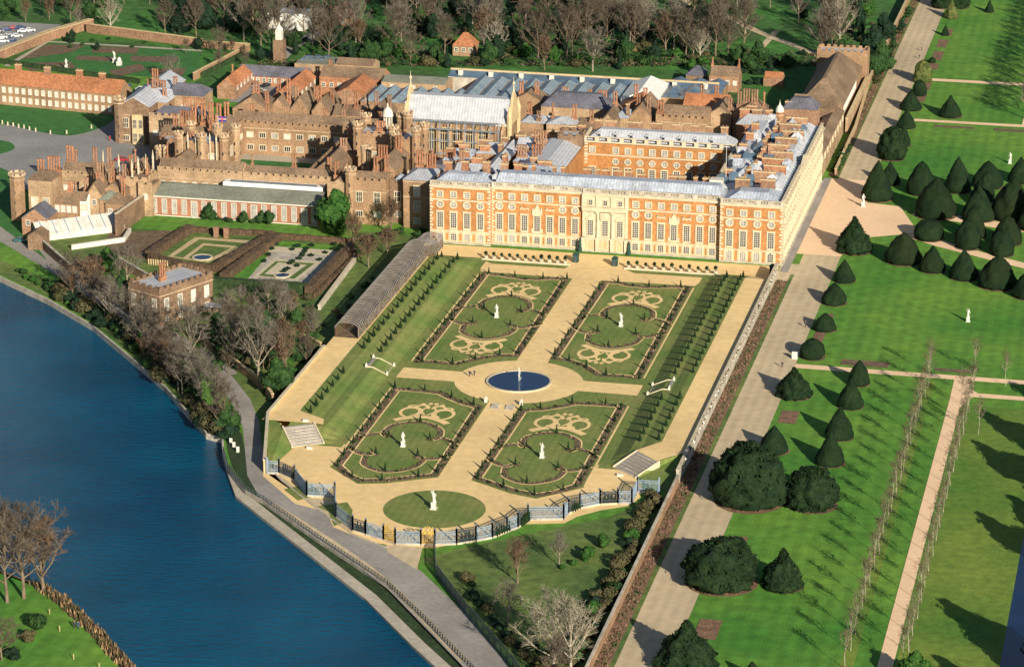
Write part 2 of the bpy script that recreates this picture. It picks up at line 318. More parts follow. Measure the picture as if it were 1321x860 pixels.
# walled garden, top left
WG = P((6,84),(62,55),(262,66),(248,104))
sheet('walled_garden_lawn', WG, .05, 'grass_court')
for i, (a, c, d, e) in enumerate([((20,78),(60,58),(112,58),(92,68)),((120,60),(180,62),(176,70),(118,68)),((24,82),(90,80),(100,88),(40,92)),((140,92),(180,82),(190,90),(150,100)),((170,72),(230,74),(226,82),(168,79)),((100,72),(148,74),(140,80),(96,77)),((190,90),(240,88),(236,98),(196,98))]):
    sheet('flower_bed', P(a, c, d, e), .08+.002*i, 'soil')
strip('garden_path', P((8,86),(62,54),(262,66)), 2.2, .1, 'concrete', k=0)
# ---- privy garden floor
rect('privy_gravel', -51, 49.7, -1.5, -14.5-8, .05, 'gravel_gold', 'golden gravel terrace in front of the palace')
sheet('privy_gravel', [(-42,-18),(41,-18),(41,-166),(43.3,-182),(41.8,-187.6),(36,-191.8),(31.8,-196.5),(29.8,-201),(21.5,-203.5),(19,-207.8),(12.8,-214.8),(5,-221.5),(0,-222.5),(-9,-221),(-19,-214.5),(-23,-206),(-31,-203),(-43,-188),(-48,-168),(-50.9,-156)], .045, 'gravel_gold', 'golden gravel floor of the sunken garden')
# grass margin between plots, ring and slopes
GP = lambda s, pts: [(s*x, y) for x, y in pts]
arc = lambda cx, cy, r, a0, a1, n=24: [(cx+r*math.cos(math.radians(a0+(a1-a0)*i/n)), cy+r*math.sin(math.radians(a0+(a1-a0)*i/n))) for i in range(n+1)]
for s in (1, -1):
    ra = lambda a0, a1: [(16*math.sin(math.radians(a)), -111.3+16*math.cos(math.radians(a))) for a in [a0+(a1-a0)*i/14 for i in range(15)]]
    sheet('garden_lawn', GP(s, ra(14.5,75)+[(34,-107.2),(34,-19),(31,-19),(29.8,-24.2),(4,-25)]), .075, 'grass_privy')
    sheet('garden_lawn', GP(s, ra(165.5,103)+[(34,-115),(34,-162),(30,-164),(29.7,-179),(20.7,-188),(14.6,-186.3),(7.9,-182.3),(3.9,-180)]), .075, 'grass_privy')
sheet('round_lawn', arc(0,-199.2,11.4,0,360,64)[:-1], .09, 'grass_privy', 'round lawn with a white statue at the river end of the garden')
for s, pts in ((-1, [(19,-214),(22.5,-206),(26,-203.5),(20,-199.5),(17.5,-204),(16.5,-209)]), (-1, [(31,-201),(36,-195),(31,-190),(27,-196)])):
    sheet('grass_corner', GP(s, pts), .1, 'grass_privy')
# fountain basin
t = thing('fountain', 'round fountain basin of dark blue water with one thin jet, centre of the garden', 'fountain', (0,-111.5,.05))
mb = MB(); mb.lathe([(7.65,0),(7.65,.32),(8.15,.32),(8.15,0)], 64); mb.build('basin_rim', 'stone_pale', t)
mb = MB(); mb.cyl(0,0,0,.18,7.65,n=64); mb.build('pool_water', 'pool', t)
mb = MB(); mb.lathe([(.05,.1),(.06,2.5),(.1,3.4),(.06,3.8),(.02,3.9)], 8)
for i in range(40):
    a = R.uniform(0,6.3); r = abs(R.gauss(0,.16)); z_ = R.uniform(.2,3.0); mb.cyl(r*math.cos(a)+.08*(3.6-z_),r*math.sin(a), z_, z_+.5, .025, .01, 3)
mb.build('water_jet', 'canvas_white', t)
# ---- terraces: grass slopes with a gravel walk on top, profiles run along y
def terrace(name, prof, ys, mt, label=None):
    """prof(y) -> list of (x, z); one strip of quads per pair of y stations"""
    mb = MB(); rows = [[(x, y, z) for x, z in prof(y)] for y in ys]; k = len(rows[0])
    mb.add([p for r_ in rows for p in r_], [(i*k+j, i*k+j+1, (i+1)*k+j+1, (i+1)*k+j) for i in range(len(rows)-1) for j in range(k-1)])
    o = mb.build(name, mt, smooth=False); me = o.data
    bm = bmesh.new(); bm.from_mesh(me); bmesh.ops.recalc_face_normals(bm, faces=bm.faces[:])
    for f in bm.faces:
        if f.normal.z < 0: f.normal_flip()
    bm.to_mesh(me); bm.free(); return tag(o, label=label, kind='structure')
TH = 2.5
def lift(y, y0, y1): return min(1, max(0, (y0-y)/10))*1.0 if y > (y0+y1)/2 else min(1, max(0, (y-y1)/6.5))
ysE = [-12,-16,-20,-22]+list(range(-25,-156,-5))+[-158.5,-161,-163.5,-166]
def profE(y):
    k = min(1, max(0, (-12-y)/10)); k2 = 1 if y > -159.5 else max(0, (y+166)/6.5)
    h = TH*k*k2+.11; return [(30.5,.1),(32.5,.1+.02*h),(36.6,.75*h),(38.8,.76*h),(41.2,.98*h),(43.0,h)]
def profW(y): return [(-30.5,.1)]+[(-x, z) for x, z in profE(y)[1:4]]+[(-41.8,profE(y)[4][1]),(-45.0,profE(y)[5][1])]
terrace('grass_slope', profE, ysE, 'grass_privy', 'east grass bank with two rows of small cones')
terrace('grass_slope', profW, ysE, 'grass_privy', 'west grass bank beside the trellis tunnel')
terrace('terrace_walk', lambda y: [(x, min(z, .2)+max(0, z-.2)) for x, z in [(43.0,profE(y)[5][1]+.0),(48.6,profE(y)[5][1]+.0),(49.6,profE(y)[5][1])]], [y for y in ysE if y > -160], 'gravel_gold', 'raised gravel walk beside the east wall')
terrace('terrace_walk', lambda y: [(-52,profE(y)[5][1]),(-45.0,profE(y)[5][1])], [y for y in ysE if y > -160], 'gravel_gold', 'raised gravel walk beside the west wall')
# south ends of the terraces: grass ramps round the stairs
def ramp(name, quad, mt): mb = MB(); mb.add(quad, [tuple(range(len(quad)))]); return tag(mb.build(name, mt), kind='structure')
ramp('grass_bank_end', [(44.4,-165,2.6),(49.6,-158.6,2.6),(49.6,-178,.12),(42,-173,.12),(40.4,-171,.12)], 'grass_privy')
ramp('grass_bank_end', [(-51.2,-156,2.62),(-47.2,-160,2.62),(-45.3,-163.6,2.5),(-41.4,-169.6,.14),(-42.8,-184.5,.12),(-50,-162,2.2)], 'grass_privy')
ramp('terrace_landing', [(-46,-158.5,2.615),(-37,-158.5,2.615),(-37.8,-155,2.615),(-46,-150,2.615)], 'gravel_gold')
ramp('terrace_landing', [(43.2,-152,2.64),(49.4,-152,2.64),(49.4,-158.5,2.64),(44,-165.2,2.64),(38,-159.2,2.64)], 'gravel_gold')
# ---- broad walk and park
rect('broad_walk', 54.6, 65.0, -330, 12, .03, 'gravel_walk', 'wide pale gravel walk between the palace and the yews')
rect('broad_walk', 54.6, 65.0, 92, 420, .03, 'gravel_walk')
sheet('gravel_court', [(52.0,12),(65,12),(66.5,30),(84,40),(76,66),(66,68),(65,92),(52.0,92)], .032, 'gravel_pink', 'pink gravel plaza beside the east front')
rect('paved_strip', 50.3, 52.6, -6, 92, .05, 'road_grey')
rect('palace_forecourt_paving', 49.9, 56, -24, 2, .036, 'gravel_walk')
rect('flower_border', 50.4, 53.6, -330, -14, .05, 'soil_red', 'long border of reddish soil and bare plants beside the wall')
rect('flower_border', 51.4, 54.0, 94, 420, .05, 'soil_red')
rect('grass_edging', 53.6, 54.6, -330, -8, .055, 'grass_rough')
rect('grass_edging', 54.0, 54.6, 94, 420, .055, 'grass_rough')
rect('park_path', 65, 240, -85.6, -82.4, .035, 'gravel_pink'); rect('park_path', 109, 240, -97.5, -94.6, .04, 'gravel_pink')
sheet('park_path', [(105,-85),(109,-85),(109.5,-92),(112,-95),(109.5,-100),(108.2,-106),(108.2,-420),(105.2,-420),(105.2,-100)], .045, 'gravel_pink', 'narrow pink gravel path down the tree avenue')
rect('park_path', 70, 240, 166.5, 169.5, .035, 'gravel_pink'); rect('park_path', 70, 240, 222, 225.5, .035, 'gravel_pink')
sheet('park_path', [(104.5,169),(108,169),(108.5,420),(105.5,420)], .045, 'gravel_pink')
for pts in ([(80,58),(200,20),(200,26),(82,64)], [(84,41),(97,29),(140,2),(140,-3),(90,28),(80,36)]): sheet('park_path', pts, .036, 'gravel_pink')
for x0, x1, y0, y1, mt in [(66.5,70.8,-126.5,-117.5,'soil_red'),(66.9,70.4,-209,-200,'soil_red'),(67.3,72,-256,-246,'soil_red'),(66.6,69.4,-64,-55,'soil_red'),(66.7,69.5,-47,-40,'soil_red'),
        (66.5,69,-28,-22,'soil_red'),(67.5,71,192,203,'soil_red'),(67.5,71,208,220,'soil_red'),(67.5,71,238,247,'soil_red'),(67.5,71,252,266,'soil_red'),(67.5,71,272,284,'soil_red'),(67.5,71,290,302,'soil_red')]:
    rect('flower_bed', x0, x1, y0, y1, .06, mt, 'small square bed of reddish soil in the park lawn')
for x0, x1, y0, y1 in [(76,88,-80.5,-76),(99.5,109,-80,-77.6),(77,90,160.5,163),(96,110,160,163),(91,103,-42,-41)][:4]:
    rect('flower_bed', x0, x1, y0, y1, .06, 'soil', 'rectangular flower bed with a pale edge beside the path')
rect('canal_water', 128.8, 135, -600, -160, .05, 'pool', 'dark blue strip of canal at the edge of the park')
# brown strips under the avenue
rect('avenue_verge', 97.8, 100.6, -300, -88, .02, 'grass_olive'); rect('avenue_lawn', 108.6, 129, -500, -104, .02, 'grass_olive')
# riverside garden south of the screen
sheet('riverside_lawn', [(4,-228),(10,-234),(35,-275),(49,-300),(49.5,-178),(38,-196),(24,-208),(12,-219)], .02, 'grass_rough')
sheet('gravel_spur', P((498,702),(545,706),(538,735),(500,712)), .05, 'gravel_walk')
# west side gardens
sheet('shrubbery_ground', P((205,440),(430,430),(410,455),(348,545),(320,520),(250,450)), .02, 'grass_rough')
sheet('shrubbery_ground', P((60,330),(140,345),(180,398),(280,468),(300,482),(255,455),(185,418),(130,375)), .02, 'grass_rough')
sheet('garden_ground', P((50,302),(190,288),(330,292),(460,298),(545,305),(430,430),(350,540),(250,440),(140,372),(70,338)), .012, 'grass_rough')
sheet('vegetable_plot', P((140,300),(248,296),(190,335),(135,325)), .03, 'soil')
sheet('orchard_lawn', P((385,420),(410,370),(460,320),(545,305),(428,430)), .025, 'grass_rough')
# ================================================================ WINDOWS, CHIMNEYS, BUILDINGS
def sash_mesh(w, h, sur=.3, nx=3, nz=5, dep=.2, arch=False, bar=.09):
    mb = MB(); x = w/2
    mb.box(-x-sur,-x,-dep,.02,-sur*.6,h+sur,0); mb.box(x,x+sur,-dep,.02,-sur*.6,h+sur,0)
    mb.box(-x,x,-dep,.02,h,h+sur,0); mb.box(-x-.1,x+.1,-dep-.12,.02,-sur*.6-.02,0,0)
    if arch:
        for s in (-1,1): mb.add([(s*x,-dep-.01,h),(s*x,-dep-.01,h-.45),(0,-dep-.01,h)], [(0,1,2) if s<0 else (2,1,0)], 0)
    for i in range(1, nx): mb.box(-x+w*i/nx-bar/2, -x+w*i/nx+bar/2, -.1,.0, 0, h, 1)
    for i in range(1, nz): mb.box(-x,x,-.09,.0, h*i/nz-bar/2, h*i/nz+bar/2, 1)
    return mb
def pane_mesh(w, h, y=-.03): mb = MB(); mb.add([(-w/2,y,0),(w/2,y,0),(w/2,y,h),(-w/2,y,h)], [(0,1,2,3)]); return mb
WP = {}
def proto(key, frame_mb, mats, pane_mb): WP[key] = (frame_mb.mesh('window', mats), {g: pane_mb.mesh('pane', g) for g in ('glass','blind','blind_white')})
proto('first', sash_mesh(1.55,4.3,.36,3,8), ['stone_pale','white_trim'], pane_mesh(1.55,4.3))
proto('ground', sash_mesh(1.5,2.7,.3,3,5,arch=True), ['stone_pale','white_trim'], pane_mesh(1.5,2.7))
proto('attic', sash_mesh(1.35,1.55,.34,2,3), ['stone_pale','white_trim'], pane_mesh(1.35,1.55))
proto('stone_first', sash_mesh(1.5,4.2,.3,3,8), ['stone_pale','white_trim'], pane_mesh(1.5,4.2))
proto('small', sash_mesh(1.0,1.3,.2,2,2,.12), ['white_trim','white_trim'], pane_mesh(1.0,1.3))
proto('barrack', sash_mesh(1.0,1.7,.18,2,3,.12,bar=.12), ['white_trim','white_trim'], pane_mesh(1.0,1.7))
proto('tudor', sash_mesh(1.8,1.5,.26,3,1,.15,bar=.14), ['stone_pale','stone_pale'], pane_mesh(1.9,1.5))
proto('tudor_tall', sash_mesh(1.6,2.9,.26,3,2,.15,bar=.14), ['stone_pale','stone_pale'], pane_mesh(1.7,2.9))
proto('orangery', sash_mesh(1.25,4.2,.16,3,8,.12,bar=.07), ['white_trim','white_trim'], pane_mesh(1.25,4.2))
proto('banquet', sash_mesh(1.2,2.9,.28,3,6,.12), ['white_trim','white_trim'], pane_mesh(1.2,2.9))
def ring_mesh(r, w, dep=.22, n=16, lobes=0):
    mb = MB(); vs = []
    for k in range(n):
        a = 2*PI*k/n; c, s = math.cos(a), math.sin(a); e = w*(1+(.35 if lobes and k % 4 == 0 else 0))
        vs += [(r*c,-dep,r*s),((r+e)*c,-dep,(r+e)*s),((r+e)*c,.02,(r+e)*s),(r*c,.0,r*s)]
    fs = []
    for k in range(n):
        a, b = 4*k, 4*((k+1) % n); fs += [(a+1,b+1,b,a),(a+2,b+2,b+1,a+1),(a,b,b+3,a+3)]
    mb.add(vs, fs, 0); mb.box(-.05,.05,-.08,0,-r,r,1); mb.box(-r,r,-.075,0,-.05,.05,1); return mb
def disc_mesh(r, y=-.03, n=16): mb = MB(); mb.add([(r*math.cos(2*PI*k/n),y,r*math.sin(2*PI*k/n)) for k in range(n)], [tuple(range(n))]); return mb
proto('round', ring_mesh(.78,.38), ['stone_pale','white_trim'], disc_mesh(.79))
proto('oeil', ring_mesh(.72,.3,lobes=1), ['stone_pale','white_trim'], disc_mesh(.73))
# pointed hall window: tall, with tracery
mb = MB(); w_, h_ = 1.35, 5.2
for s in (-1,1): mb.box(min(s*w_,s*(w_+.45)), max(s*w_,s*(w_+.45)), -.3,.02,-.3,h_)
ap = [(w_*math.cos(t), h_+1.5*math.sin(t)) for t in [PI*i/8 for i in range(9)]]; ao = [((w_+.45)*math.cos(t), h_+1.95*math.sin(t)) for t in [PI*i/8 for i in range(9)]]
for i in range(8): mb.add([(ap[i][0],-.3,ap[i][1]),(ao[i][0],-.3,ao[i][1]),(ao[i+1][0],-.3,ao[i+1][1]),(ap[i+1][0],-.3,ap[i+1][1])], [(3,2,1,0)])
for x in (-.68,0,.68): mb.box(x-.1,x+.1,-.15,0,0,h_+1.1+(.35 if x == 0 else 0))
mb.box(-w_,w_,-.14,0,2.5,2.75); mb.box(-w_,w_,-.14,0,h_-.1,h_+.12)
pm = MB(); pm.add([(-w_,-.03,0),(w_,-.03,0)]+[(x,-.03,z) for x, z in ap], [tuple(range(11))])
proto('hall', mb, ['stone_buff','stone_buff'], pm)
def win(par, key, x, y, z, face='S', kind=None, scale=None, label=None):
    f, g = WP[key]; rz = {'S':0,'E':PI/2,'N':PI,'W':-PI/2}[face]
    o = link('window', f, par, (x,y,z), rz, scale); k = kind or (R.choice(['glass','glass','blind']) if key in ('first','ground','attic','round','oeil','hall','stone_first') else R.choice(['blind_white','blind_white','blind_white','blind_white'] if key == 'barrack' else ['glass','glass','blind_white','blind']))
    link('pane', g[k], o); 
    if label: o['label'] = label
    return o
CP = {}
def chimney_mesh(n, w=.9, h=3.2, base=1.4, mt='chimney_brick', plain=False):
    k = (n, w, h, base, mt, plain)
    if k in CP: return CP[k]
    mb = MB()
    if plain:        # broad brick slab with a stone cap and pots
        W_ = n*w; mb.box(-W_/2,W_/2,-.55,.55,-2.5,h,0); mb.box(-W_/2-.12,W_/2+.12,-.67,.67,h,h+.28,1); mb.box(-W_/2-.07,W_/2+.07,-.62,.62,.55,.75,0)
        for i in range(n): mb.cyl(-W_/2+w*(i+.5),0,h+.28,h+.7,.2,.16,6,0); 
    else:
        W_ = n*w; mb.box(-W_/2,W_/2,-w/2,w/2,-2.5,base,0); mb.box(-W_/2-.08,W_/2+.08,-w/2-.08,w/2+.08,base-.2,base-.02,1)
        for i in range(n):
            cx = -W_/2+w*(i+.5); mb.cyl(cx,0,base,base+h,w*.36,w*.34,8,0); mb.cyl(cx,0,base+h*.86,base+h+.05,w*.46,w*.5,8,1)
    CP[k] = mb.mesh('chimney', [mt, 'stone_buff' if plain else mt]); return CP[k]
def chim(par, x, y, z, n=2, w=.9, h=3.2, base=1.4, rz=0, mt=None, plain=False):
    return link('chimney', chimney_mesh(n, w, h, base, mt or R.choice(['chimney_brick','chimney_brick2','chimney_brick']), plain), par, (x,y,z), rz)
def crenels(mb, x0, x1, y0, y1, z, h=.75, th=.45, step=2.2, mi=0, sides='SENW', gap=.45, low=.5):
    """battlements on the rim of a flat rectangle"""
    for sd in sides:
        horiz = sd in 'SN'; a, b = (x0,x1) if horiz else (y0,y1); L = b-a; n = max(2, round(L/step)); st = L/n
        for i in range(n):
            p, q = a+i*st+(st*gap/2), a+(i+1)*st-(st*gap/2)
            if i == 0: p = a
            if i == n-1: q = b
            if horiz:
                yy = (y0,y0+th) if sd == 'S' else (y1-th,y1); mb.box(p,q,yy[0],yy[1],z+low,z+low+h,mi)
            else:
                xx = (x1-th,x1) if sd == 'E' else (x0,x0+th); mb.box(xx[0],xx[1],p+.003,q-.003,z+low,z+low+h,mi)
        if horiz: yy = (y0,y0+th) if sd == 'S' else (y1-th,y1); mb.box(a+.002,b-.002,yy[0]+.002,yy[1]-.002,z,z+low,mi)
        else: xx = (x1-th,x1) if sd == 'E' else (x0,x0+th); mb.box(xx[0]+.003,xx[1]-.003,a+th,b-th,z,z+low,mi)
def building(name, label, cat, x0, x1, y0, y1, h, roof=('gable',3,'x'), wall='tudor_brick', rmat='tile_brown', cren='', wins=(), chims=(), rz=0, group=None, z0=0, band=None, gable_mat=1, eave=.25):
    """one rectangular building: walls, roof, battlements, windows (face, key, n, z), chimneys (fx, fy, n, h, rz, plain); all in its own frame"""
    cx, cy = (x0+x1)/2, (y0+y1)/2; X, Y = abs(x1-x0)/2, abs(y1-y0)/2
    t = thing(name, label, cat, (cx,cy,z0), rz, group)
    mb = MB(); mb.box(-X,X,-Y,Y,-.5,h)
    if roof[0] == 'gable' and gable_mat:
        i = .02
        if roof[2] == 'x': mb.gable(-X+i,X-i,-Y+.3,Y-.3,h,h+roof[1]*(Y-.3)/Y-.06,'x')
        else: mb.gable(-X+.3,X-.3,-Y+i,Y-i,h,h+roof[1]*(X-.3)/X-.06,'y')
    mb.build('wall', wall, t)
    e = 0 if cren else eave; mb = MB(); i = .5 if cren else -e; gi = .25 if gable_mat else 0
    if roof[0] == 'gable':
        if roof[2] == 'x': mb.gable(-X+gi,X-gi,-Y+i,Y-i,h+.02,h+roof[1],'x')
        else: mb.gable(-X+i,X-i,-Y+gi,Y-gi,h+.02,h+roof[1],'y')
    elif roof[0] == 'hip': mb.hip(-X+i,X-i,-Y+i,Y-i,h+.02,h+roof[1],(roof[2],min(roof[3] if len(roof) > 3 else Y-.1,Y-i-.05)))
    else: mb.box(-X+.4,X-.4,-Y+.4,Y-.4,h-.3,h+.12)
    mb.build('roof', rmat, t)
    if cren: mb = MB(); crenels(mb,-X,X,-Y,Y,h,sides=cren); mb.build('battlement', wall, t)
    if band:
        mb = MB()
        for z in band: mb.box(-X-.08,X+.08,-Y-.08,Y+.08,z,z+.28)
        mb.build('stone_band', 'tudor_cap', t)
    for face, key, n, z in wins:
        for k in range(n):
            f = -1+2*(k+.5)/n
            if face == 'S': win(t,key,f*X,-Y,z,'S')
            elif face == 'N': win(t,key,f*X,Y,z,'N')
            elif face == 'E': win(t,key,X,f*Y,z,'E')
            else: win(t,key,-X,f*Y,z,'W')
    for c in chims:
        fx, fy, n = c[:3]; hh = c[3] if len(c) > 3 else 3; r_ = c[4] if len(c) > 4 else 0; pl = c[5] if len(c) > 5 else False
        zr = h if roof[0] != 'gable' else h+roof[1]*(1-abs(fy if roof[2] == 'x' else fx))*.75
        chim(t, fx*X*.9, fy*Y*.9, zr, n, .8 if not pl else 1.0, hh*.8, 1.3, r_, plain=pl)
    return t
def turret(par_name, label, x, y, h, r=1.6, z0=0, n=8, wall='tudor_brick', cap=None, group=None, cat='turret'):
    t = thing(par_name, label, cat, (x,y,z0), 0, group); mb = MB(); mb.cyl(0,0,-.5,h,r,n=n); mb.build('wall', wall, t)
    mb = MB(); mb.cyl(0,0,h-1.1,h-.8,r+.12,n=n)
    if not cap:
        for k in range(n):
            a = 2*PI*(k+.5)/n; c, s = math.cos(a), math.sin(a); ww = r*.24
            mb.obox((c*r-s*ww, s*r+c*ww),(c*r+s*ww, s*r-c*ww),.35,h-.01,h+.9)
        mb.cyl(0,0,h-.02,h+.3,r+.1,n=n)
        mb.build('battlement', 'tudor_cap', t)
    else:
        mb.build('stone_band', 'stone_buff', t); mb = MB(); mb.lathe([(r*1.05,h),(r*.98,h+r*.7),(r*.7,h+r*1.25),(r*.25,h+r*1.7),(.08,h+r*2.4),(.02,h+r*2.9)],n); mb.build('dome', cap, t, True)
    mb = MB()
    for z in range(2, int(h-2), 3): 
        for a in (-PI/2,0): c, s = math.cos(a), math.sin(a); mb.obox((c*r*.96-s*.2,s*r*.96+c*.2),(c*r*.96+s*.2,s*r*.96-c*.2),.12,z,z+1)
    mb.build('slit_window', 'glass', t); return t

# ---------------------------------------------------------------- the baroque palace block
pal = thing('baroque_palace', 'grand orange brick and stone palace block with tall sash and round windows', 'palace', (0,0,0))
HC, HP = 16.5, 18.2
# wall masses: pavilions stand 1.8 m proud of the long middle
mb = MB()
mb.box(-50,-32.6,0,14,-.5,HC); mb.box(-32.6,-6.4,1.8,14,-.5,HC); mb.box(6.4,32.6,1.8,14,-.5,HC); mb.box(32.6,50,0,14,-.5,HC)
mb.box(28,49.7,14,88,-.5,HC); mb.box(-32,-17,14,70,-.5,HC-1.2); mb.box(-17,28,57,68,-.5,HC); 
mb.build('wall', 'orange_brick', pal)
mb = MB(); mb.box(-6.4,6.4,1.2,14,-.5,HC); mb.build('stone_centre', 'stone_pale', pal)
# cornice, parapet and balusters
mbS = MB(); mbP = MB(); mbB = MB()
def cornice(x0, x1, y, par=True):
    mbS.box(x0-.1,x1+.1,y-.55,y+.3,HC,HC+.42); mbS.box(x0,x1,y-.3,y+.3,HC-.3,HC)
    mbS.box(x0-.02,x1+.02,y-.2,y+.1,12.55,12.95); mbS.box(x0-.02,x1+.02,y-.14,y+.1,3.55,3.9)
    if par:
        mbP.box(x0,x1,y-.15,y+.35,HC+.42,HC+.75); mbP.box(x0,x1,y-.2,y+.4,HP-.2,HP+.06)
        n = max(1, round((x1-x0)/3.7)); st = (x1-x0)/n
        for i in range(n+1):
            c = x0+i*st; mbP.box(max(x0,c-.75),min(x1,c+.75),y-.18,y+.37,HC+.75,HP-.2)
        k = int((x1-x0)/.42)
        mbB = MB()
        for i in range(k): c = x0+.2+i*.42; mbB.box(c-.09,c+.09,y+.02,y+.2,HC+.75,HP-.2)
        mbB.build('balustrade', 'stone_pale', pal)
for a in ((-50,-32.6,0),(-32.6,-6.4,1.8),(-6.4,6.4,1.2),(6.4,32.6,1.8),(32.6,50,0)): cornice(*a)
mbS.build('cornice', 'stone_pale', pal); 
mbS = MB(); mbS.build('x', 'stone_pale', pal) if 0 else None
# inner court cornice and east front cornice
mbI = MB(); mbI.box(-17,28,56.4,57.2,HC,HC+.42); mbI.box(-17,28,56.85,57.1,12.55,12.95); mbI.box(-17.0,28,56.7,57.15,HP-.2,HP+.05)
for i in range(13): mbI.box(-17+i*3.72-.6 if i else -17,-17+i*3.72+.6,56.72,57.12,HC+.42,HP-.2)
mbI.build('court_cornice', 'stone_pale', pal)
mbE = MB(); mbE.box(49.4,50.5,2.2,88.1,HC,HC+.42); mbE.box(49.4,50.12,2.2,88,12.55,12.95); mbE.box(49.4,50.2,2.2,88,3.55,3.9)
mbE.box(49.3,50.0,1,88,HC+.42,HC+.75); mbE.box(49.25,50.05,1,88,HP-.2,HP+.04)
for i in range(24): mbE.box(49.32,49.95,1.2+i*3.7,2.7+i*3.7,HC+.75,HP-.2)
mbE.box(49.6,50.02,14,88,-.5,HC)       # stone facing of the east front
for i in range(24):                     # giant pilasters
    y = 3+i*3.68
    if y > 87: break
    mbE.box(50.02,50.3,y-.3,y+.3,3.9,HC) if 27 < y < 62 else mbE.box(50.02,50.12,y-.22,y+.22,3.9,12.5)
mbE.add([(50.5,33,HC+.4),(50.5,56,HC+.4),(50.5,44.5,HC+3.4),(49.6,33,HC+.4),(49.6,56,HC+.4),(49.6,44.5,HC+3.4)], [(0,1,2),(0,2,5,3),(2,1,4,5),(4,3,5)])
mbE.build('east_stonework', 'stone_pale', pal)
mbP.build('parapet', 'stone_grey', pal)
# quoins: alternating blocks, each course its own block
q = MB(); 
qb = {}
for x, s, y in ((-50,1,0),(-32.6,-1,0),(32.6,1,0),(50,-1,0),(-32.6,1,1.8),(32.6,-1,1.8)):
    for i in range(18):
        l = .95 if i % 2 else .55; z = .5+i*.88
        if z > 15.9 or 3.2 < z < 3.9 and 0: continue
        key = (l,)
        if key not in qb: b_ = MB(); b_.box(-l/2,l/2,-.1,.3,0,.56); qb[key] = b_.mesh('quoin', 'stone_pale')
        link('quoin', qb[key], pal, (x+s*(l/2-.06),y-.03,z))
for x, y in ((-17,57),(28,57)):
    for i in range(7): link('quoin', qb[(.95,)], pal, (x+.5 if x < 0 else x-.5,y-.03,10+i*.95))
# buff stone courses of the ground floor
mb = MB()
for x0, x1, y in ((-49.8,-32.8,0),(-32.4,-6.5,1.8),(6.5,32.4,1.8)):
    mb.box(x0,x1,y-.06,y+.1,.5,1.0); mb.box(x0,x1,y-.065,y+.1,3.0,3.5)
    n = max(1, round((x1-x0)/3.7)); st = (x1-x0)/n
mb.build('ground_floor_band', 'stone_buff', pal)
mb = MB()
for x0, x1, y in ((-50,-32.6,0),(-32.6,-6.4,1.8),(-6.4,6.4,1.2),(6.4,32.6,1.8),(32.6,50,0)): mb.box(x0-.05,x1+.05,y-.35,y+.05,-.3,.42)
mb.box(49.9,50.5,-.3,88,-.3,.42); mb.build('plinth', 'stone_grey', pal)
# windows of the south front
bays = [(-47.1+i*3.87,0) for i in range(4)]+[(-30.4+i*3.62,1.8) for i in range(7)]+[(8.5+i*3.62,1.8) for i in range(7)]+[(35.2+i*3.87,0) for i in range(4)]
for i, (x, y) in enumerate(bays):
    sp = MB()
    mid = i-4 if 4 <= i < 11 else i-11 if 11 <= i < 18 else -1
    east = i > 17
    win(pal,'ground',x,y,.7,'S','blind' if i in (0,2,3,4,5,16,18,19,20) else 'glass'); win(pal,'first',x,y,4.75,'S','glass')
    win(pal,'attic',x,y,13.5,'S','blind')
    if mid not in (2,3,4): win(pal,'round',x,y,11.4,'S','blind')
    # stone apron and cornice above each first-floor window; brackets
    sp.box(x-1.25,x+1.25,y-.3,y+.05,9.35,9.62); sp.box(x-1.15,x+1.15,y-.12,y+.05,4.02,4.42)
    for sx in (-1,1): sp.box(x+sx*1.14-.13,x+sx*1.14+.13,y-.16,y+.05,.4,3.5)
    if mid in (2,4):       # carved festoon in place of the round window
        for k in range(9):
            a = -1.1+k*.275; zz = 11.3-.45*math.sin(PI*k/8)+(.25 if k in (0,8) else 0); sp.box(x+a-.13,x+a+.13,y-.16,y+.05,zz-.16,zz+.2+.12*(k%2))
        sp.box(x-1.2,x-.95,y-.16,y+.05,10.5,11.9); sp.box(x+.95,x+1.2,y-.16,y+.05,10.5,11.9)
    if mid == 3:           # trophy over the middle window
        sp.box(x-1.5,x+1.5,y-.35,y+.05,9.6,10.1); sp.add([(x-1.3,y-.3,10.1),(x+1.3,y-.3,10.1),(x+.5,y-.3,11.6),(x,y-.3,12.6),(x-.5,y-.3,11.6),(x-1.3,y+.02,10.1),(x+1.3,y+.02,10.1),(x,y+.02,12.6)], [(0,1,2,3,4),(1,6,7,3,2),(5,0,4,3,7)])
        for sx in (-1,1): sp.lathe([(.28,10.1),(.36,10.6),(.2,10.9),(.22,11.3),(.02,11.5)],6,cx=x+sx*1.2,cy=y-.15); sp.box(x+sx*1.35-.25,x+sx*1.35+.25,y-.2,y+.05,4.2,5.4)
    sp.build('window_stonework', 'stone_pale', pal); mb = MB()
    for sx in (-1,1): mb.box(x+sx*1.32-.22,x+sx*1.32+.22,y-.07,y+.05,.45,3.5)
    mb.box(x-.8,x+.8,y-.07,y+.05,3.42,3.5); mb.build('ground_floor_stonework', 'stone_buff', pal)
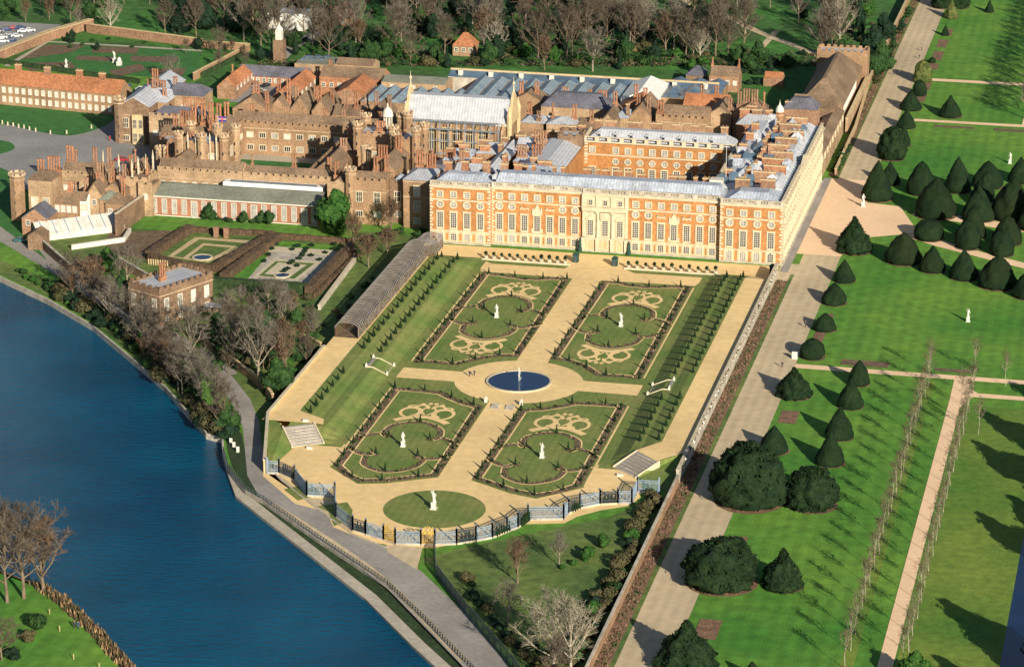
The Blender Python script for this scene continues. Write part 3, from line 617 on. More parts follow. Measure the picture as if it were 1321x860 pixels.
# stone centre: columns, pediments, entablature
sc = MB()
for x in (-6.1,-2.1,2.1,6.1):
    if abs(x) < 3: sc.cyl(x,1.0,4.2,11.3,.42,.36,12); sc.box(x-.5,x+.5,.5,1.3,11.3,11.9)
    else: sc.box(x-.35,x+.35,1.0,1.3,4.2,11.9)
    sc.box(x-.5,x+.5,.45,1.3,.4,4.2)
sc.box(-6.5,6.5,.35,1.3,11.9,12.9); sc.box(-6.6,6.6,.15,1.3,12.9,13.15); sc.box(-6.5,6.5,.6,1.3,3.7,4.2)
for x, s in ((-4.2,1),(4.2,1),(0,0)):
    sc.box(x-1.3,x+1.3,.85,1.25,9.3,9.6)
    if s: sc.add([(x-1.4,.8,9.6),(x+1.4,.8,9.6),(x,.8,10.6),(x-1.4,1.25,9.6),(x+1.4,1.25,9.6),(x,1.25,10.6)], [(0,1,2),(1,4,5,2),(3,0,2,5)])
    else: sc.box(x-1.3,x+1.3,.7,1.25,9.7,11.5); sc.lathe([(.9,9.9),(1.0,10.5),(.7,11.2),(.1,11.5)],8,cx=x,cy=.9,sy=.35)
for x in (-6.1,-2.1,2.1,6.1): sc.box(x-.55,x+.55,.85,1.3,13.15,HC); 
sc.build('centre_portico', 'stone_pale', pal)
for x in (-4.2,0,4.2):
    win(pal,'stone_first',x,1.2,4.9,'S','glass'); win(pal,'attic',x,1.2,13.7,'S','glass',scale=(.8,1,.85)); win(pal,'ground',x,1.2,.6,'S','glass')
mb = MB(); mb.box(-6.4,6.4,1.1,1.3,.45,3.7); mb.build('centre_base', 'stone_buff', pal)
# east front windows
for i in range(23):
    y = 4.9+i*3.68
    if y > 86: break
    st = 31 < y < 60
    win(pal,'ground',50.02,y,.7,'E'); win(pal,'first',50.02,y,4.75,'E','glass'); win(pal,'attic',50.02,y,13.5,'E','blind'); 
    win(pal,'round',50.02,y,11.4,'E','blind')
# east pavilion end return: brick visible at the corner is faced in stone there too
mb = MB(); mb.box(49.95,50.03,.3,14,.4,HC-.01); mb.build('corner_facing', 'stone_pale', pal)
# court windows: square above round framed
for i in range(12):
    x = -14.9+i*3.66
    if i == 1: continue
    xx = x if i else -14.6
    win(pal,'attic',xx,57,13.45,'S','blind')
    if i: 
        win(pal,'oeil',xx,57,10.9,'S','blind')
    win(pal,'first',xx,57,4.6,'S','glass')
# lead roofs
mb = MB()
mb.hip(-32.2,32.2,2.6,12.5,HC+.5,20.0,(1.0,3.2)); mb.hip(-49.6,-33.0,.8,12,HC+.5,19.2,(3.2,4)); mb.hip(33,49.2,.9,13.5,HC+.5,19.2,(4,4))
mb.build('lead_roof', 'lead_blue', pal)
mb = MB(); mb.hip(-16.6,27.6,57.6,67,HC+.5,19.6,(3.5,3.4)); mb.hip(-31.5,-17.4,14,57,HC-1.1,17.5,(5,2)); mb.build('court_roof', 'lead', pal)
mb = MB(); mb.hip(40.5,48.6,12,87,HC+.5,19.3,(2.6,3.5)); mb.hip(28.6,36.5,14,87,HC+.5,18.9,(2.6,3)); mb.box(36,41,12,87,HC-.4,HC+.9); mb.box(28.2,49.3,1.4,88,HC-.3,HC+.3)
mb.build('east_roof', 'lead_y', pal)
mb = MB(); mb.box(28,28.5,14,57,HC+.3,HP); mb.box(-17.4,-16.9,57,68,HC,HP); mb.build('court_parapet', 'stone_pale', pal)
dm = MB(); dm.box(-.6,.6,-.6,.8,0,1.0); dm.gable(-.75,.75,-.7,.9,1.0,1.5,'y'); dme = dm.mesh('dormer', 'lead'); dp = pane_mesh(.9,.8,-.63).mesh('pane', 'glass')
for x in (-13,-8.2,-3.4,1.4,6.2,11,15.8,20.6): o = link('dormer', dme, pal, (x,59.4,17.7)); link('pane', dp, o, (0,0,.1))
for i in range(7): o = link('dormer', dme, pal, (-46+i*13.5,5.2,18.2)) if i in (1,4) else None
# skylight studs along the east roof edge
mb = MB()
for i in range(34): mb.box(47.9,48.8,4+i*2.45,5.1+i*2.45,17.25+0,17.75)
mb.build('roof_skylights', 'skylight', pal)
# chimney stacks of the palace
for i, (x, n) in enumerate([(-31.5,2),(-27.5,2),(-23,1),(-17,1),(-14.5,1),(-7.5,2),(-4.7,1),(-2.2,2),(1.2,2),(4.4,2),(8.0,2),(17,2),(19.6,2),(23.4,1),(27.6,4)]):
    chim(pal, x, 13.2, HC+.3, n, 1.05, 3.6 if i < 10 else 3.0, plain=True, mt='chimney_brick' if i % 3 else 'chimney_brick2')
for x, n in ((-15,2),(-11,3),(-4,4),(2.5,3),(9,3),(14,2),(18.5,2),(23,2)): chim(pal, x, 68.6, HC+.2, n, 1.05, 3.4, plain=True, mt='chimney_brick2')
for y in (20,27,34.5,42,50,58,66,74,82): chim(pal, 43.8-(y%3), y, 17.8, 5, 1.25, 3.0, plain=True, mt='chimney_brick' if y%2 else 'chimney_brick2')
for y in (16,24,31,39,47,56,64,71,79): chim(pal, 36.8+(y%2), y, 17.0, 3, 1.1, 3.4, rz=PI/2, plain=True, mt='chimney_brick')
for y in (21,36,49,62,73): chim(pal, 31.5, y, 17.4, 2, 1.1, 3.2, rz=0, plain=True)
for x, y in ((-47,10),(-42.5,11.5),(-36.5,12.5),(37,11),(44,12)): chim(pal, x, y, 18.0, 2 if x < 0 else 4, 1.0, 2.8, plain=True)
bx = MB(); bx.box(-1.8,1.8,-1.6,1.6,-.5,3.2); bx.build('roof_hut', 'white_trim', pal, loc=(29.5,12,HC+.6))
fp = MB(); fp.cyl(0,0,0,9.5,.1,.06,6); fp.build('flagpole', 'white_trim', pal, loc=(31.5,16,HC+3))
for k in range(30):      # lead hatches and small pent roofs among the stacks
    x, y = R.uniform(29,47), R.uniform(14,86); b_ = MB(); s1, s2 = R.uniform(.8,2), R.uniform(.8,2); b_.box(-s1,s1,-s2,s2,-.6,.9); b_.gable(-s1-.1,s1+.1,-s2-.1,s2+.1,.9,1.6+R.random(),R.choice('xy')); b_.build('roof_hatch', R.choice(['lead','lead_y','skylight','lead_blue']), pal, loc=(x,y,HC+2))
# the courtyard floor
rect('courtyard_floor', -17, 28, 14, 57, .04, 'grass_court')
# ornamental: small brick tower at the west end of the court range
t = building('court_tower', 'brown battlemented brick tower with stone quoins at the left end of the inner court front', 'tower', -24.5,-17.2,54,61,18.2,('flat',),'dark_brick','lead','SENW',[('S','tudor_tall',1,13),('S','tudor',1,9.5)])
# ================================================================ PRIVY GARDEN
soilmb, goldmb = MB(), MB(); bedpts = []      # bed centre lines, for planting
def bed(pts, wd=1.25, closed=False, gold=0):
    strip_mb(soilmb, pts, wd, .13, closed=closed)
    bedpts.append((pts, wd))
def offs(pts, d, closed=True):
    out = []; n = len(pts)
    for i, p in enumerate(pts):
        a = pts[(i-1) % n] if closed or i else p; c = pts[(i+1) % n] if closed or i < n-1 else p
        dx, dy = c[0]-a[0], c[1]-a[1]; l = math.hypot(dx, dy) or 1; out.append((p[0]-dy/l*d, p[1]+dx/l*d))
    return out
def dense(pts, step=1.0, closed=True):
    out = []; n = len(pts)
    for i in range(n if closed else n-1):
        a, c = pts[i], pts[(i+1) % n]; k = max(1, int(math.hypot(c[0]-a[0], c[1]-a[1])/step))
        out += [(a[0]+(c[0]-a[0])*j/k, a[1]+(c[1]-a[1])*j/k) for j in range(k)]
    if not closed: out.append(pts[-1])
    return out
N_out = [(4.5,-25.4),(10,-25.3),(12,-26.6),(13.5,-27.2),(15,-26.6),(16.5,-27.8),(18.4,-26.8),(20.5,-26.6),(23,-25.6),(29.1,-25.0),(29.1,-103.4),(24.5,-102.7),(20.2,-103),(18,-103),(16,-100.8),(13,-97.2),(8.7,-93.9),(3.9,-92.9)]
S_out = [(4.4,-131.2),(9,-129.3),(13,-126.3),(16.5,-123.2),(21,-122.6),(29.2,-122.4),(29.1,-178.2),(25,-184),(20.7,-187),(14.6,-185.4),(7.9,-181.5),(3.9,-179.3)]
upper = [(-12.2,2.6),(-10,5.9),(-7.3,7.6),(-5.2,5.9),(-6.6,8.2),(-6.4,11.5),(-5.8,14.2),(-3.3,16.8),(0,18.1),(3.0,16.8),(5.6,13.9),(6.4,11),(6.6,8.2),(5.2,5.9),(7.3,7.4),(9.6,6.4),(12.3,2.9)]
def ribbon_ring(c, r0, r1, a0, a1, sx=1, sy=1, n=20, z=.15):
    mb = goldmb; vs = []
    for i in range(n+1):
        t = math.radians(a0+(a1-a0)*i/n); k = i/n; th = (r1-r0)*(1-.55*k)
        vs += [(c[0]+(r1-th)*math.cos(t)*sx, c[1]+(r1-th)*math.sin(t)*sy, z), (c[0]+r1*math.cos(t)*sx, c[1]+r1*math.sin(t)*sy, z)]
    mb.add(vs, [(2*i,2*i+1,2*i+3,2*i+2) for i in range(n)])
def blob(pts, z=.151): goldmb.add([(x,y,z) for x, y in pts], [tuple(range(len(pts)))])
def scroll(cx, cy, f):
    g = lambda x, y: (cx+x, cy+f*y)
    for s in (-1, 1):
        ribbon_ring(g(s*4.0,.3), 1.45, 2.9, 255 if s > 0 else -75, 255-330 if s > 0 else -75+330, 1.0, f*1.35)
        ribbon_ring(g(s*2.0,3.9), .6, 1.65, 200 if s > 0 else -20, -20 if s > 0 else 200, 1.1, f*1.4, z=.152)
        strip_mb(goldmb, curve([g(s*.3,-1.2),g(s*1.5,1.2),g(s*1.4,3.2),g(s*.6,4.6)],5), .55, .153)
        strip_mb(goldmb, curve([g(s*3.4,4.6),g(s*4.8,4.9),g(s*5.6,3.8)],5), .7, .154)
        for a, b in ((.7,6.9),(2.4,6.2)): blob([g(s*a+.6*math.cos(t)*1.0, b+.8*math.sin(t)) for t in [PI*k/5 for k in range(10)]], .1535)
    strip_mb(goldmb, curve([g(-6.5,-6.2),g(-4.5,-4.3),g(-2,-2.9),g(0,-2.5),g(2,-2.9),g(4.5,-4.3),g(6.5,-6.0)],5), [1.9]*31, .1545)
for s in (1,-1):
    for O, cy in ((N_out,-62.6),(S_out,-162.3)):
        o = GP(s, O); o = o if s > 0 else o[::-1]
        ring = dense(o, 1.2); d = -.75 ; 
        bed(offs(ring, -.95), 1.8, True); 
        g = offs(ring, -2.1); strip_mb(goldmb, g, .42, .14, closed=True)
        for f in (1,-1):
            u_ = curve([(s*16.6+x, cy+f*y*(1 if cy > -100 else .93)) for x, y in upper], 4); bed(u_, 1.3)
            strip_mb(goldmb, offs(u_, .9*f*1, False), .36, .142+.001*f)
            for sx in (-1,1): bed([(s*16.6+sx*4.7, cy+f*5.4),(s*16.6+sx*5.8, cy+f*7.1)], 2.3)
        if cy > -100: scroll(s*16.6, -39.6, 1); scroll(s*16.6, -86.2, -1)
        else: scroll(s*16.6, -139.2, 1)
for y0, y1 in ((-26,-102),(-123,-178)):
    for s in (1,-1): goldmb.add([(s*29.5,y0,.1),(s*29.95,y0,.1),(s*29.95,y1,.1),(s*29.5,y1,.1)], [(0,1,2,3)])
def upfix(o):
    bm = bmesh.new(); bm.from_mesh(o.data)
    for f in bm.faces:
        if f.normal.z < 0: f.normal_flip()
    bm.to_mesh(o.data); bm.free(); return o
tag(upfix(soilmb.build('flower_beds', 'soil')), kind='structure'); tag(upfix(goldmb.build('gravel_scrollwork', 'gravel_gold')), kind='structure')
def clumps(name, pts_w, per_m, mts, label, h=(.2,.55), sz=.35, seed=3, z=.13):
    rr = random.Random(seed); mb = MB()
    for pts, wd in pts_w:
        for a, c in zip(pts, pts[1:]):
            l = math.hypot(c[0]-a[0], c[1]-a[1]); k = l*per_m*wd; k = int(k)+(rr.random() < k-int(k))
            for _ in range(k):
                t = rr.random(); x = a[0]+(c[0]-a[0])*t+rr.uniform(-.5,.5)*wd*.9; y = a[1]+(c[1]-a[1])*t+rr.uniform(-.5,.5)*wd*.9
                zz = z(x, y) if callable(z) else z; s_ = sz*rr.uniform(.5,1.3); hh = rr.uniform(*h); mi = rr.randrange(len(mts)); p = rr.uniform(0,6)
                mb.add([(x+s_*math.cos(p),y+s_*math.sin(p),zz),(x+s_*math.cos(p+2.1),y+s_*math.sin(p+2.1),zz),(x+s_*math.cos(p+4.2),y+s_*math.sin(p+4.2),zz),(x+rr.uniform(-.2,.2),y+rr.uniform(-.2,.2),zz+hh)], [(0,1,3),(1,2,3),(2,0,3)], mi)
    return tag(mb.build(name, mts), label, kind='stuff')
clumps('bedding_plants', bedpts, 1.3, ['soil','leaf','hedge_brown','leaf_olive'], 'low bare and leafy bedding plants in the parterre beds')
clumps('border_plants', [([(52,-330),(52,-14)],3), ([(52.7,94),(52.7,400)],2.4)], 1.7, ['soil','leaf','hedge_brown','soil_red','leaf_olive','hedge_brown'], 'sparse winter plants in the long border by the wall', (.15,.6), .35, 5, .05)
# small clipped cones
def cone_mesh(h, r, jit=.12, seed=1, sp=.08):
    rr = random.Random(seed); mb = MB(); mb.lathe([(r*.7,0),(r,h*.12),(r*.8,h*.4),(r*.45,h*.72),(sp,h)], 9, jit=jit, rnd=rr); return mb.mesh('small_cone', 'yew')
cone_big, cone_sm, cone_slope = [cone_mesh(2.1,.34,seed=i) for i in range(3)], [cone_mesh(.6,.34,seed=i+5) for i in range(2)], [cone_mesh(2.0,.46,seed=i+9) for i in range(3)]
def cone(me, x, y, z, label, group, sc=1.0):
    o = link('clipped_cone', me, None, (x,y,z), R.uniform(0,6), sc*R.uniform(.88,1.12)); return tag(o, label, 'topiary', group)
def zat(x, y):
    pr = profE(y) if x > 0 else [(-a, b) for a, b in profW(y)]; X = abs(x); pr = pr+[(43.001,pr[-1][1]),(60,pr[-1][1])]
    for (a, za), (b_, zb) in zip(pr, pr[1:]):
        if a <= X <= b_: return za+(zb-za)*(X-a)/(b_-a)
    return .1
for s, side in ((1,'right'),(-1,'left')):
    for row, X, wh in ((0,37.6,'lower'),(1,42.1,'upper')):
        cn_ = 0
        for k in range(29):
            y = -19-k*4.9
            if -118 < y < -104 or y < -156: continue
            if s < 0 and row == 0 and y < -118: continue
            cn_ += 1; cone(cone_slope[k%3], s*X, y, zat(s*X, y)-.05, '%s small dark cone from the palace in the %s row on the %s grass bank' % (ORD[cn_-1], wh, side), '%s row of cones on the %s bank' % (wh, side))
for (O, cy, wh) in ((N_out,-62.6,'palace'),(S_out,-162.3,'river')):
    for s in (1,-1):
        nm = '%s side %s plot' % (wh, 'right' if s > 0 else 'left'); gr = 'cones in the %s' % nm
        ln = dense(offs(dense(GP(s,O) if s > 0 else GP(s,O)[::-1],1), -.7), 1)
        L = 0; k = 0; last = ln[0]
        for p in ln:
            L += math.hypot(p[0]-last[0], p[1]-last[1]); last = p
            if L > 3.4:
                L = 0; k += 1
                if k % 2: cone(cone_big[k%3], p[0], p[1], .12, 'tall narrow clipped cone in the border of the %s' % nm, gr)
                else: cone(cone_sm[k%2], p[0], p[1], .12, 'low round shrub in the border of the %s' % nm, 'low shrubs in the %s' % nm)
        for f in (1,-1):
            for x, y in ((0,17.9),(-5,6.4),(5,6.4),(-10.6,5.2),(10.6,5.2)):
                cone(cone_big[1] if abs(x) < 8 else cone_sm[0], s*16.6+x, cy+f*y*(1 if cy > -100 else .93), .12, 'clipped cone in the curving inner bed of the %s' % nm, 'inner bed cones of the %s' % nm)
# statues
def statue_meshes(v):
    ped = MB(); ped.box(-.75,.75,-.75,.75,0,.25); ped.box(-.52,.52,-.52,.52,.25,1.35); ped.box(-.62,.62,-.62,.62,1.35,1.55)
    fg = MB(); rr = random.Random(v)
    prof = [(.46,1.5),(.42,1.9),(.36,2.3),(.34,2.7),(.4,2.95),(.33,3.2),(.42,3.5),(.44,3.66),(.14,3.76),(.12,3.84),(.2,3.93),(.22,4.06),(.15,4.2),(.02,4.26)]
    n = 12; vs = []
    for r_, z in prof:
        bend = .12*math.sin((z-1.5)*1.6+v); 
        for i in range(n): a = 2*PI*i/n; k = 1+(.12*math.sin(5*a+z*2+v) if z < 2.9 else 0); vs.append((bend+r_*k*math.cos(a), r_*k*.75*math.sin(a), z))
    fs = [(j*n+i, j*n+(i+1)%n, (j+1)*n+(i+1)%n, (j+1)*n+i) for j in range(len(prof)-1) for i in range(n)]
    fg.add(vs, fs)
    fg.tube((.35,0,3.55),(.62,-.1,3.1),.11,.09,6); fg.tube((.62,-.1,3.1),(.38,-.4,2.85),.09,.07,6)
    if v % 2: fg.tube((-.35,0,3.55),(-.6,-.15,3.9),.11,.09,6); fg.tube((-.6,-.15,3.9),(-.4,-.2,4.35),.09,.06,6)
    else: fg.tube((-.35,0,3.55),(-.55,0,3.0),.11,.09,6); fg.tube((-.55,0,3.0),(-.35,-.3,2.7),.09,.07,6)
    return ped.mesh('pedestal', 'marble'), fg.mesh('figure', 'marble', True)
SM = [statue_meshes(i) for i in range(4)]
def statue(x, y, label, v=0, sc=1.0, z=.1):
    t = thing('marble_statue', label, 'statue', (x,y,z), 0, 'white marble statues', sc); t.scale = (sc*.8,sc*.8,sc*.86); link('pedestal', SM[v][0], t); link('figure', SM[v][1], t); return t
statue(-16.6,-62.9,'white statue on the left lawn nearest the palace',0); statue(16.6,-62.9,'white statue on the right lawn nearest the palace',1)
statue(-16.6,-162.3,'white statue on the left lawn beyond the fountain, toward the river',2); statue(16.6,-162.3,'white statue on the right lawn beyond the fountain, toward the river',3)
statue(-.2,-199.2,'tallest white statue, alone in the middle of the round lawn',1,1.2)
statue(65.4,63.5,'white statue on a pedestal where the pink gravel plaza opens to the yews',2,1.05,.05); statue(104.5,-38.5,'white statue standing alone on the open park lawn',3,.95,.02); statue(104.1,121.5,'white statue beyond the yew cluster at the right edge',0,.95,.02)
statue(-208,184,'white statue in the walled garden, rightmost of its three ornaments',1,1.1,.1); statue(-206.5-14.5,171.5,'white statue in the walled garden, left of the white well house',2,1,.1)
t = thing('white_obelisk', 'short white ornament between the two statues of the walled garden', 'ornament', (-209+4,172+8.5,.08)); mb = MB(); mb.box(-.8,.8,-.8,.8,0,1.4); mb.lathe([(.7,1.4),(.8,2),(.5,2.6),(.05,2.9)],8); mb.build('body','marble',t)
# tubs of clipped shrubs before the palace
tub = MB(); tub.lathe([(.42,0),(.55,.75),(.62,.8),(.62,.95),(.4,.95)],10); tubm = tub.mesh('tub','stone_pale'); sh_ = MB(); sh_.lathe([(.05,.9),(.06,1.3),(.4,1.4),(.55,1.75),(.35,2.15),(.03,2.35)],9,jit=.15,rnd=R); shm = sh_.mesh('shrub','yew_rough')
for x0, x1, y0, sd in ((-31,-8.5,-12.6,'left'),(9.2,33.5,-12.4,'right')):
    sheet('grass_strip', [(x0-.5,y0-1.2),(x1+1.5,y0-1.2),(x1+.5,y0-3.9),(x0+2.5,y0-3.9)], .08, 'grass_privy')
    mb = MB(); mb.box(x0-1,x1+1.6,y0-1.1,y0-.75,.05,.5); tag(mb.build('stone_kerb','stone_pale'), 'low pale stone kerb under the %s row of planted tubs' % sd, 'kerb')
    for k in range(11):
        t = thing('planted_tub', '%s tub from the left in the %s row of shrub tubs before the palace' % (ORD[k], sd), 'planter', (x0+(x1-x0)*k/10,y0,.05), 0, '%s row of shrub tubs' % sd, R.uniform(.85,1.1)); link('tub',tubm,t); link('shrub',shm,t)
    grassb = None
for x, y, l in ((-6.1,-9.6,'left of the two dark green garden kiosks in front of the palace'),(5.1,-10.6,'right of the two dark green garden kiosks in front of the palace'),(48.6,-8,'dark green kiosk at the right corner of the palace by the wall')):
    t = thing('garden_kiosk', l, 'kiosk', (x,y,.05)); mb = MB(); mb.box(-.75,.75,-.75,.75,0,2.1); mb.build('body','booth_green',t); mb = MB(); mb.hip(-.95,.95,-.95,.95,2.1,2.7,(.7,.7)); mb.build('roof','booth_green',t); mb = MB(); mb.box(-.35,.35,-.8,-.7,.1,1.8); mb.build('door','iron_dark',t)
for x in (-6.9,7.0):
    t = thing('lead_urn_group', 'dark lead figure at the %s foot of the stone palace centre' % ('left' if x < 0 else 'right'), 'statue', (x,.2,.05)); mb = MB(); mb.lathe([(.6,0),(.6,1.2),(.4,1.3),(.5,2),(.35,2.8),(.45,3.3),(.15,3.5),(.22,3.8),(.02,4.1)],8); mb.build('figure','booth_green',t)
# stairs
def stairs(label, x0, x1, yt, yb, n=14, cheek='stone_grey', axis='y', zt=2.55):
    t = thing('stone_stairs', label, 'stairs', ((x0+x1)/2,(yt+yb)/2,.22)); X = abs(x1-x0)/2; Y = (yt-yb)/2
    sb = MB(); sb.box(-X,X,0,2*Y/n,0,zt/n); 
    for k in range(n):
        z = zt*(n-k)/n; d = -1 if axis != 'y' else 1
        b_ = MB(); 
        if axis == 'y': b_.box(-X,X,Y-2*Y*(k+1)/n,Y-2*Y*k/n+.05,max(0,z-.6),z)
        else:
            s = axis; a0 = X-2*X*(k+1)/n; a1 = X-2*X*k/n+.05; b_.box(min(s*a0,s*a1),max(s*a0,s*a1),-Y,Y,max(0,z-.6),z)
        b_.build('step','stone_grey' if k % 2 else 'road_grey',t)
    return t
t = stairs('broad grey stone stairs down from the left terrace to the river end',-43.9,-36.5,-160.2,-167.6); t.rotation_euler = (0,0,math.radians(33)); t.location = (-40.4,-163.9,.24)
for sx in (-1,1): mb = MB(); mb.obox((sx*3.85,3.7),(sx*3.85,-3.9),.35,0,(2.85,.4)); mb.build('cheek_wall','stone_pale',t)
t = stairs('broad dark stone stairs down from the right terrace to the river end',35.2,43.4,-161.6,-168.4); t.rotation_euler = (0,0,math.radians(-42)); t.location.z = .06
for sx in (-1,1): mb = MB(); mb.obox((sx*4.2,3.4),(sx*4.2,-3.6),.3,0,(2.85,.4)); mb.build('cheek_wall','stone_pale',t)
for s, lb in ((-1,'small stone stairs with white rails up the left grass bank beside the cross walk'),(1,'small stone stairs with white rails up the right grass bank beside the cross walk')):
    t = stairs(lb,*( (-38.2,-33.0) if s < 0 else (33.0,38.2)),-107.6,-114.4,8,axis=s,zt=1.95)
    for sy in (-1,1):
        mb = MB(); mb.obox((-s*2.7,sy*3.5),(s*.8,sy*3.5),.16,0,(.3,1.95)); mb.obox((s*.8,sy*3.5),(s*2.6,sy*3.5),.16,0,(1.95,2.1)); mb.build('handrail','stone_pale',t)
        for xx, zz in ((-s*2.7,.6),(s*2.6,2.45)): mb = MB(); mb.box(xx-.25,xx+.25,sy*3.5-.25,sy*3.5+.25,0,zz); mb.lathe([(.2,zz),(.25,zz+.2),(.08,zz+.4)],8,cx=xx,cy=sy*3.5); mb.build('pier','white_trim',t)
for x in (-1.7,1.9):
    mb = MB(); 
    for k in range(6): mb.box(-1.0,1.0,-.5*k-.5,-.5*k,0,.36-.05*k)
    tag(mb.build('stone_steps','stone_grey',loc=(x,-129.2,.04)), 'small grey steps, %s of the pair south of the fountain' % ('left' if x < 0 else 'right'), 'steps')
for x in (-4.6,4.2): mb = MB(); mb.box(-.35,.35,-.35,.35,0,1.0); mb.lathe([(.35,1),(.4,1.3),(.05,1.6)],8); tag(mb.build('stone_pier','white_trim',loc=(x,-128,.05)), 'white stone pier at the %s of the steps south of the fountain' % ('left' if x < 0 else 'right'), 'pier')
for x, y in ((-41.5,-157.6),(-37.5,-168.6)): mb = MB(); mb.box(-.7,.7,-.3,.3,0,.55); tag(mb.build('stone_bench','marble',loc=(x,y,2.6 if y > -160 else .05)), 'white stone bench at the %s of the left garden stairs' % ('top' if y > -160 else 'foot'), 'bench')
for x, y in ((43.2,-160.2),(36.4,-169.8)): mb = MB(); mb.box(-.7,.7,-.3,.3,0,.55); tag(mb.build('stone_bench','marble',loc=(x,y,2.62 if y > -160 else .05)), 'white stone bench at the %s of the right garden stairs' % ('top' if y > -160 else 'foot'), 'bench')
# walls of the garden
def wall_thing(label, pts, h, th=.55, mt='tudor_brick', cap='stone_pale', z0=0, cat='garden wall', capw=.25, name='garden_wall'):
    t = thing(name, label, cat, (*pts[0],z0)); mb = MB(); mc = MB(); ox, oy = pts[0]
    for a, c in zip(pts, pts[1:]):
        a = (a[0]-ox,a[1]-oy); c = (c[0]-ox,c[1]-oy); mb.obox(a,c,th,-.5,h); mc.obox(a,c,th+capw,h,h+.22)
    mb.build('wall',mt,t); mc.build('coping',cap,t); return t
ew = wall_thing('long pale stone topped wall between the garden terrace and the broad walk',[(49.9,-9),(50,-60),(50,-172)],3.3,.6,'stone_grey','stone_pale',capw=.2)
wall_thing('lower stretch of pale topped wall beside the riverside lawn, behind the bushes',[(50.2,-172.5),(50.3,-330)],2.4,.45,'tudor_brick','stone_grey',capw=.12)
clumps('climbing_plants', [([(50.3,-170),(50.3,-16)],.6),([(50.6,-15),(50.6,-170)],.5)], 3.0, ['leaf_olive','marble','hedge_brown','twig_pale'], 'pale climbers on the top of the long garden wall', (.1,.5), .3, 8, 3.3)
wall_thing('wall on the left edge of the raised terrace, south of the trellis tunnel',[(-52,-104),(-51.6,-155),(-43.2,-186)],3.1,.5,'stone_buff','stone_pale')
wall_thing('garden wall beyond the palace along the upper broad walk',[(50.6,208),(50.6,440)],2.8,.5,'tudor_brick','stone_buff')
wall_thing('low brick wall of the planted area below the east range',[(53.2,96),(53.0,150),(50.8,206)],1.8,.45,'tudor_brick_pale','stone_buff')
# trellis tunnel
pg = thing('trellis_tunnel', 'long arched wooden trellis tunnel on the left terrace, grey hoops over brown hornbeam', 'pergola', (-48.5,-4,0))
hp = MB(); prv = None; pr_ = []
for i in range(13):
    a = PI*i/12; pr_.append((3.1*math.cos(a), 2.6+1.5*math.sin(a)))
pr_ = [(3.1,0)]+pr_+[(-3.1,0)]
for (a, za), (b_, zb) in zip(pr_, pr_[1:]):
    hp.tube((a,0,za),(b_,0,zb),.15,.15,4)
hpm = hp.mesh('hoop','trellis'); 
for k in range(66): y = -1.4*k; link('hoop', hpm, pg, (0,y,2.6*min(1,max(0,(-y-6)/10))))
sl = MB()
for i in (1,3,7,11,13):
    x, z = pr_[i]
    for k in range(11): ya, yb = -k*8.4, -min(91.5,(k+1)*8.4); sl.tube((x,ya,z+2.6*min(1,max(0,(-ya-6)/10))),(x,yb,z+2.6*min(1,max(0,(-yb-6)/10))),.05,.05,3)
tag(sl.build('lattice_slats','trellis',pg), kind='stuff')
# leaves trained up the sides
rr = random.Random(5); lf = MB()
for k in range(3600):
    y = rr.uniform(-91,0); z0_ = 2.6*min(1,max(0,(-y-6)/10)); sd_ = rr.random(); 
    if sd_ < .86: x = 3.15+rr.uniform(-.1,.12); z = rr.uniform(0,2.7)+rr.uniform(-.2,.2)
    elif sd_ < .93: x = -3.1; z = rr.uniform(0,2.6)
    else: a = rr.uniform(.1,PI-.1); x = 3.0*math.cos(a); z = 2.5+1.4*math.sin(a)
    s_ = rr.uniform(.15,.34); v = [(rr.uniform(-1,1)*s_*.4,rr.uniform(-1,1)*s_,rr.uniform(-1,1)*s_) for _ in range(3)]
    lf.add([(x+a[0],y+a[1],max(.02,z)+a[2]+z0_) for a in v], [(0,1,2)], 0)
tag(lf.build('hornbeam_growth',['hornbeam','trellis'],pg), kind='stuff')
mb = MB(); mb.add([(3.02,0,-.2),(3.02,-91.5,2.4),(3.02,-91.5,5.0),(3.02,-16,5.0),(3.02,-6,2.4),(3.02,0,2.4)], [(0,1,2,3,4,5)]); mb.build('hornbeam_hedge','hornbeam',pg); mb = MB(); mb.add([(-2.9,0,-.2),(-2.9,-91.5,2.4),(-2.9,-91.5,5.0),(-2.9,-16,5.0),(-2.9,-6,2.4),(-2.9,0,2.4)], [(0,1,2,3,4,5)]); mb.add([(-2.9,0,.15),(3.0,0,.15),(3.0,-6,.2),(3.0,-16.3,2.72),(3.0,-91.3,2.72),(-2.9,-91.3,2.72),(-2.9,-16.3,2.72),(-2.9,-6,.2)], [(0,1,2,7),(7,2,3,6),(6,3,4,5)], 1); mb.build('shade_lining',['hornbeam','soil'],pg)  # dark soil floor and inner hedge put the tunnel's shade into colour
# iron screen by the river
SEG = [((345,611),(360,611),'l'),((360,611),(380,620),'d'),((380,620),(396,640),'b'),((396,640),(432,642),'l'),((432,642),(434,668),'b'),((434,668),(455,685),'l'),((455,685),(472,690),'d'),((472,690),(495,697),'l'),((495,697),(510,702),'g'),((510,702),(543,703),'l'),((543,703),(561,703),'g'),((561,703),(589,702),'l'),((589,702),(614,698),'d'),((614,698),(635,694),'l'),((635,694),(654,686),'d'),((654,686),(668,681),'l'),((668,681),(681,671),'d'),((681,671),(727,670),'l'),((727,670),(733,663),'l'),((733,663),(748,656),'d'),((748,656),(774,651),'l'),((774,651),(797,650),'d'),((797,650),(815,650),'l'),((815,650),(822,635),'l'),((822,635),(850,637),'l')]
o0 = W(560,703); scr = thing('iron_screen', 'long curving screen of pale blue wrought iron panels and gilded gates at the river end', 'iron screen', (*o0,0))
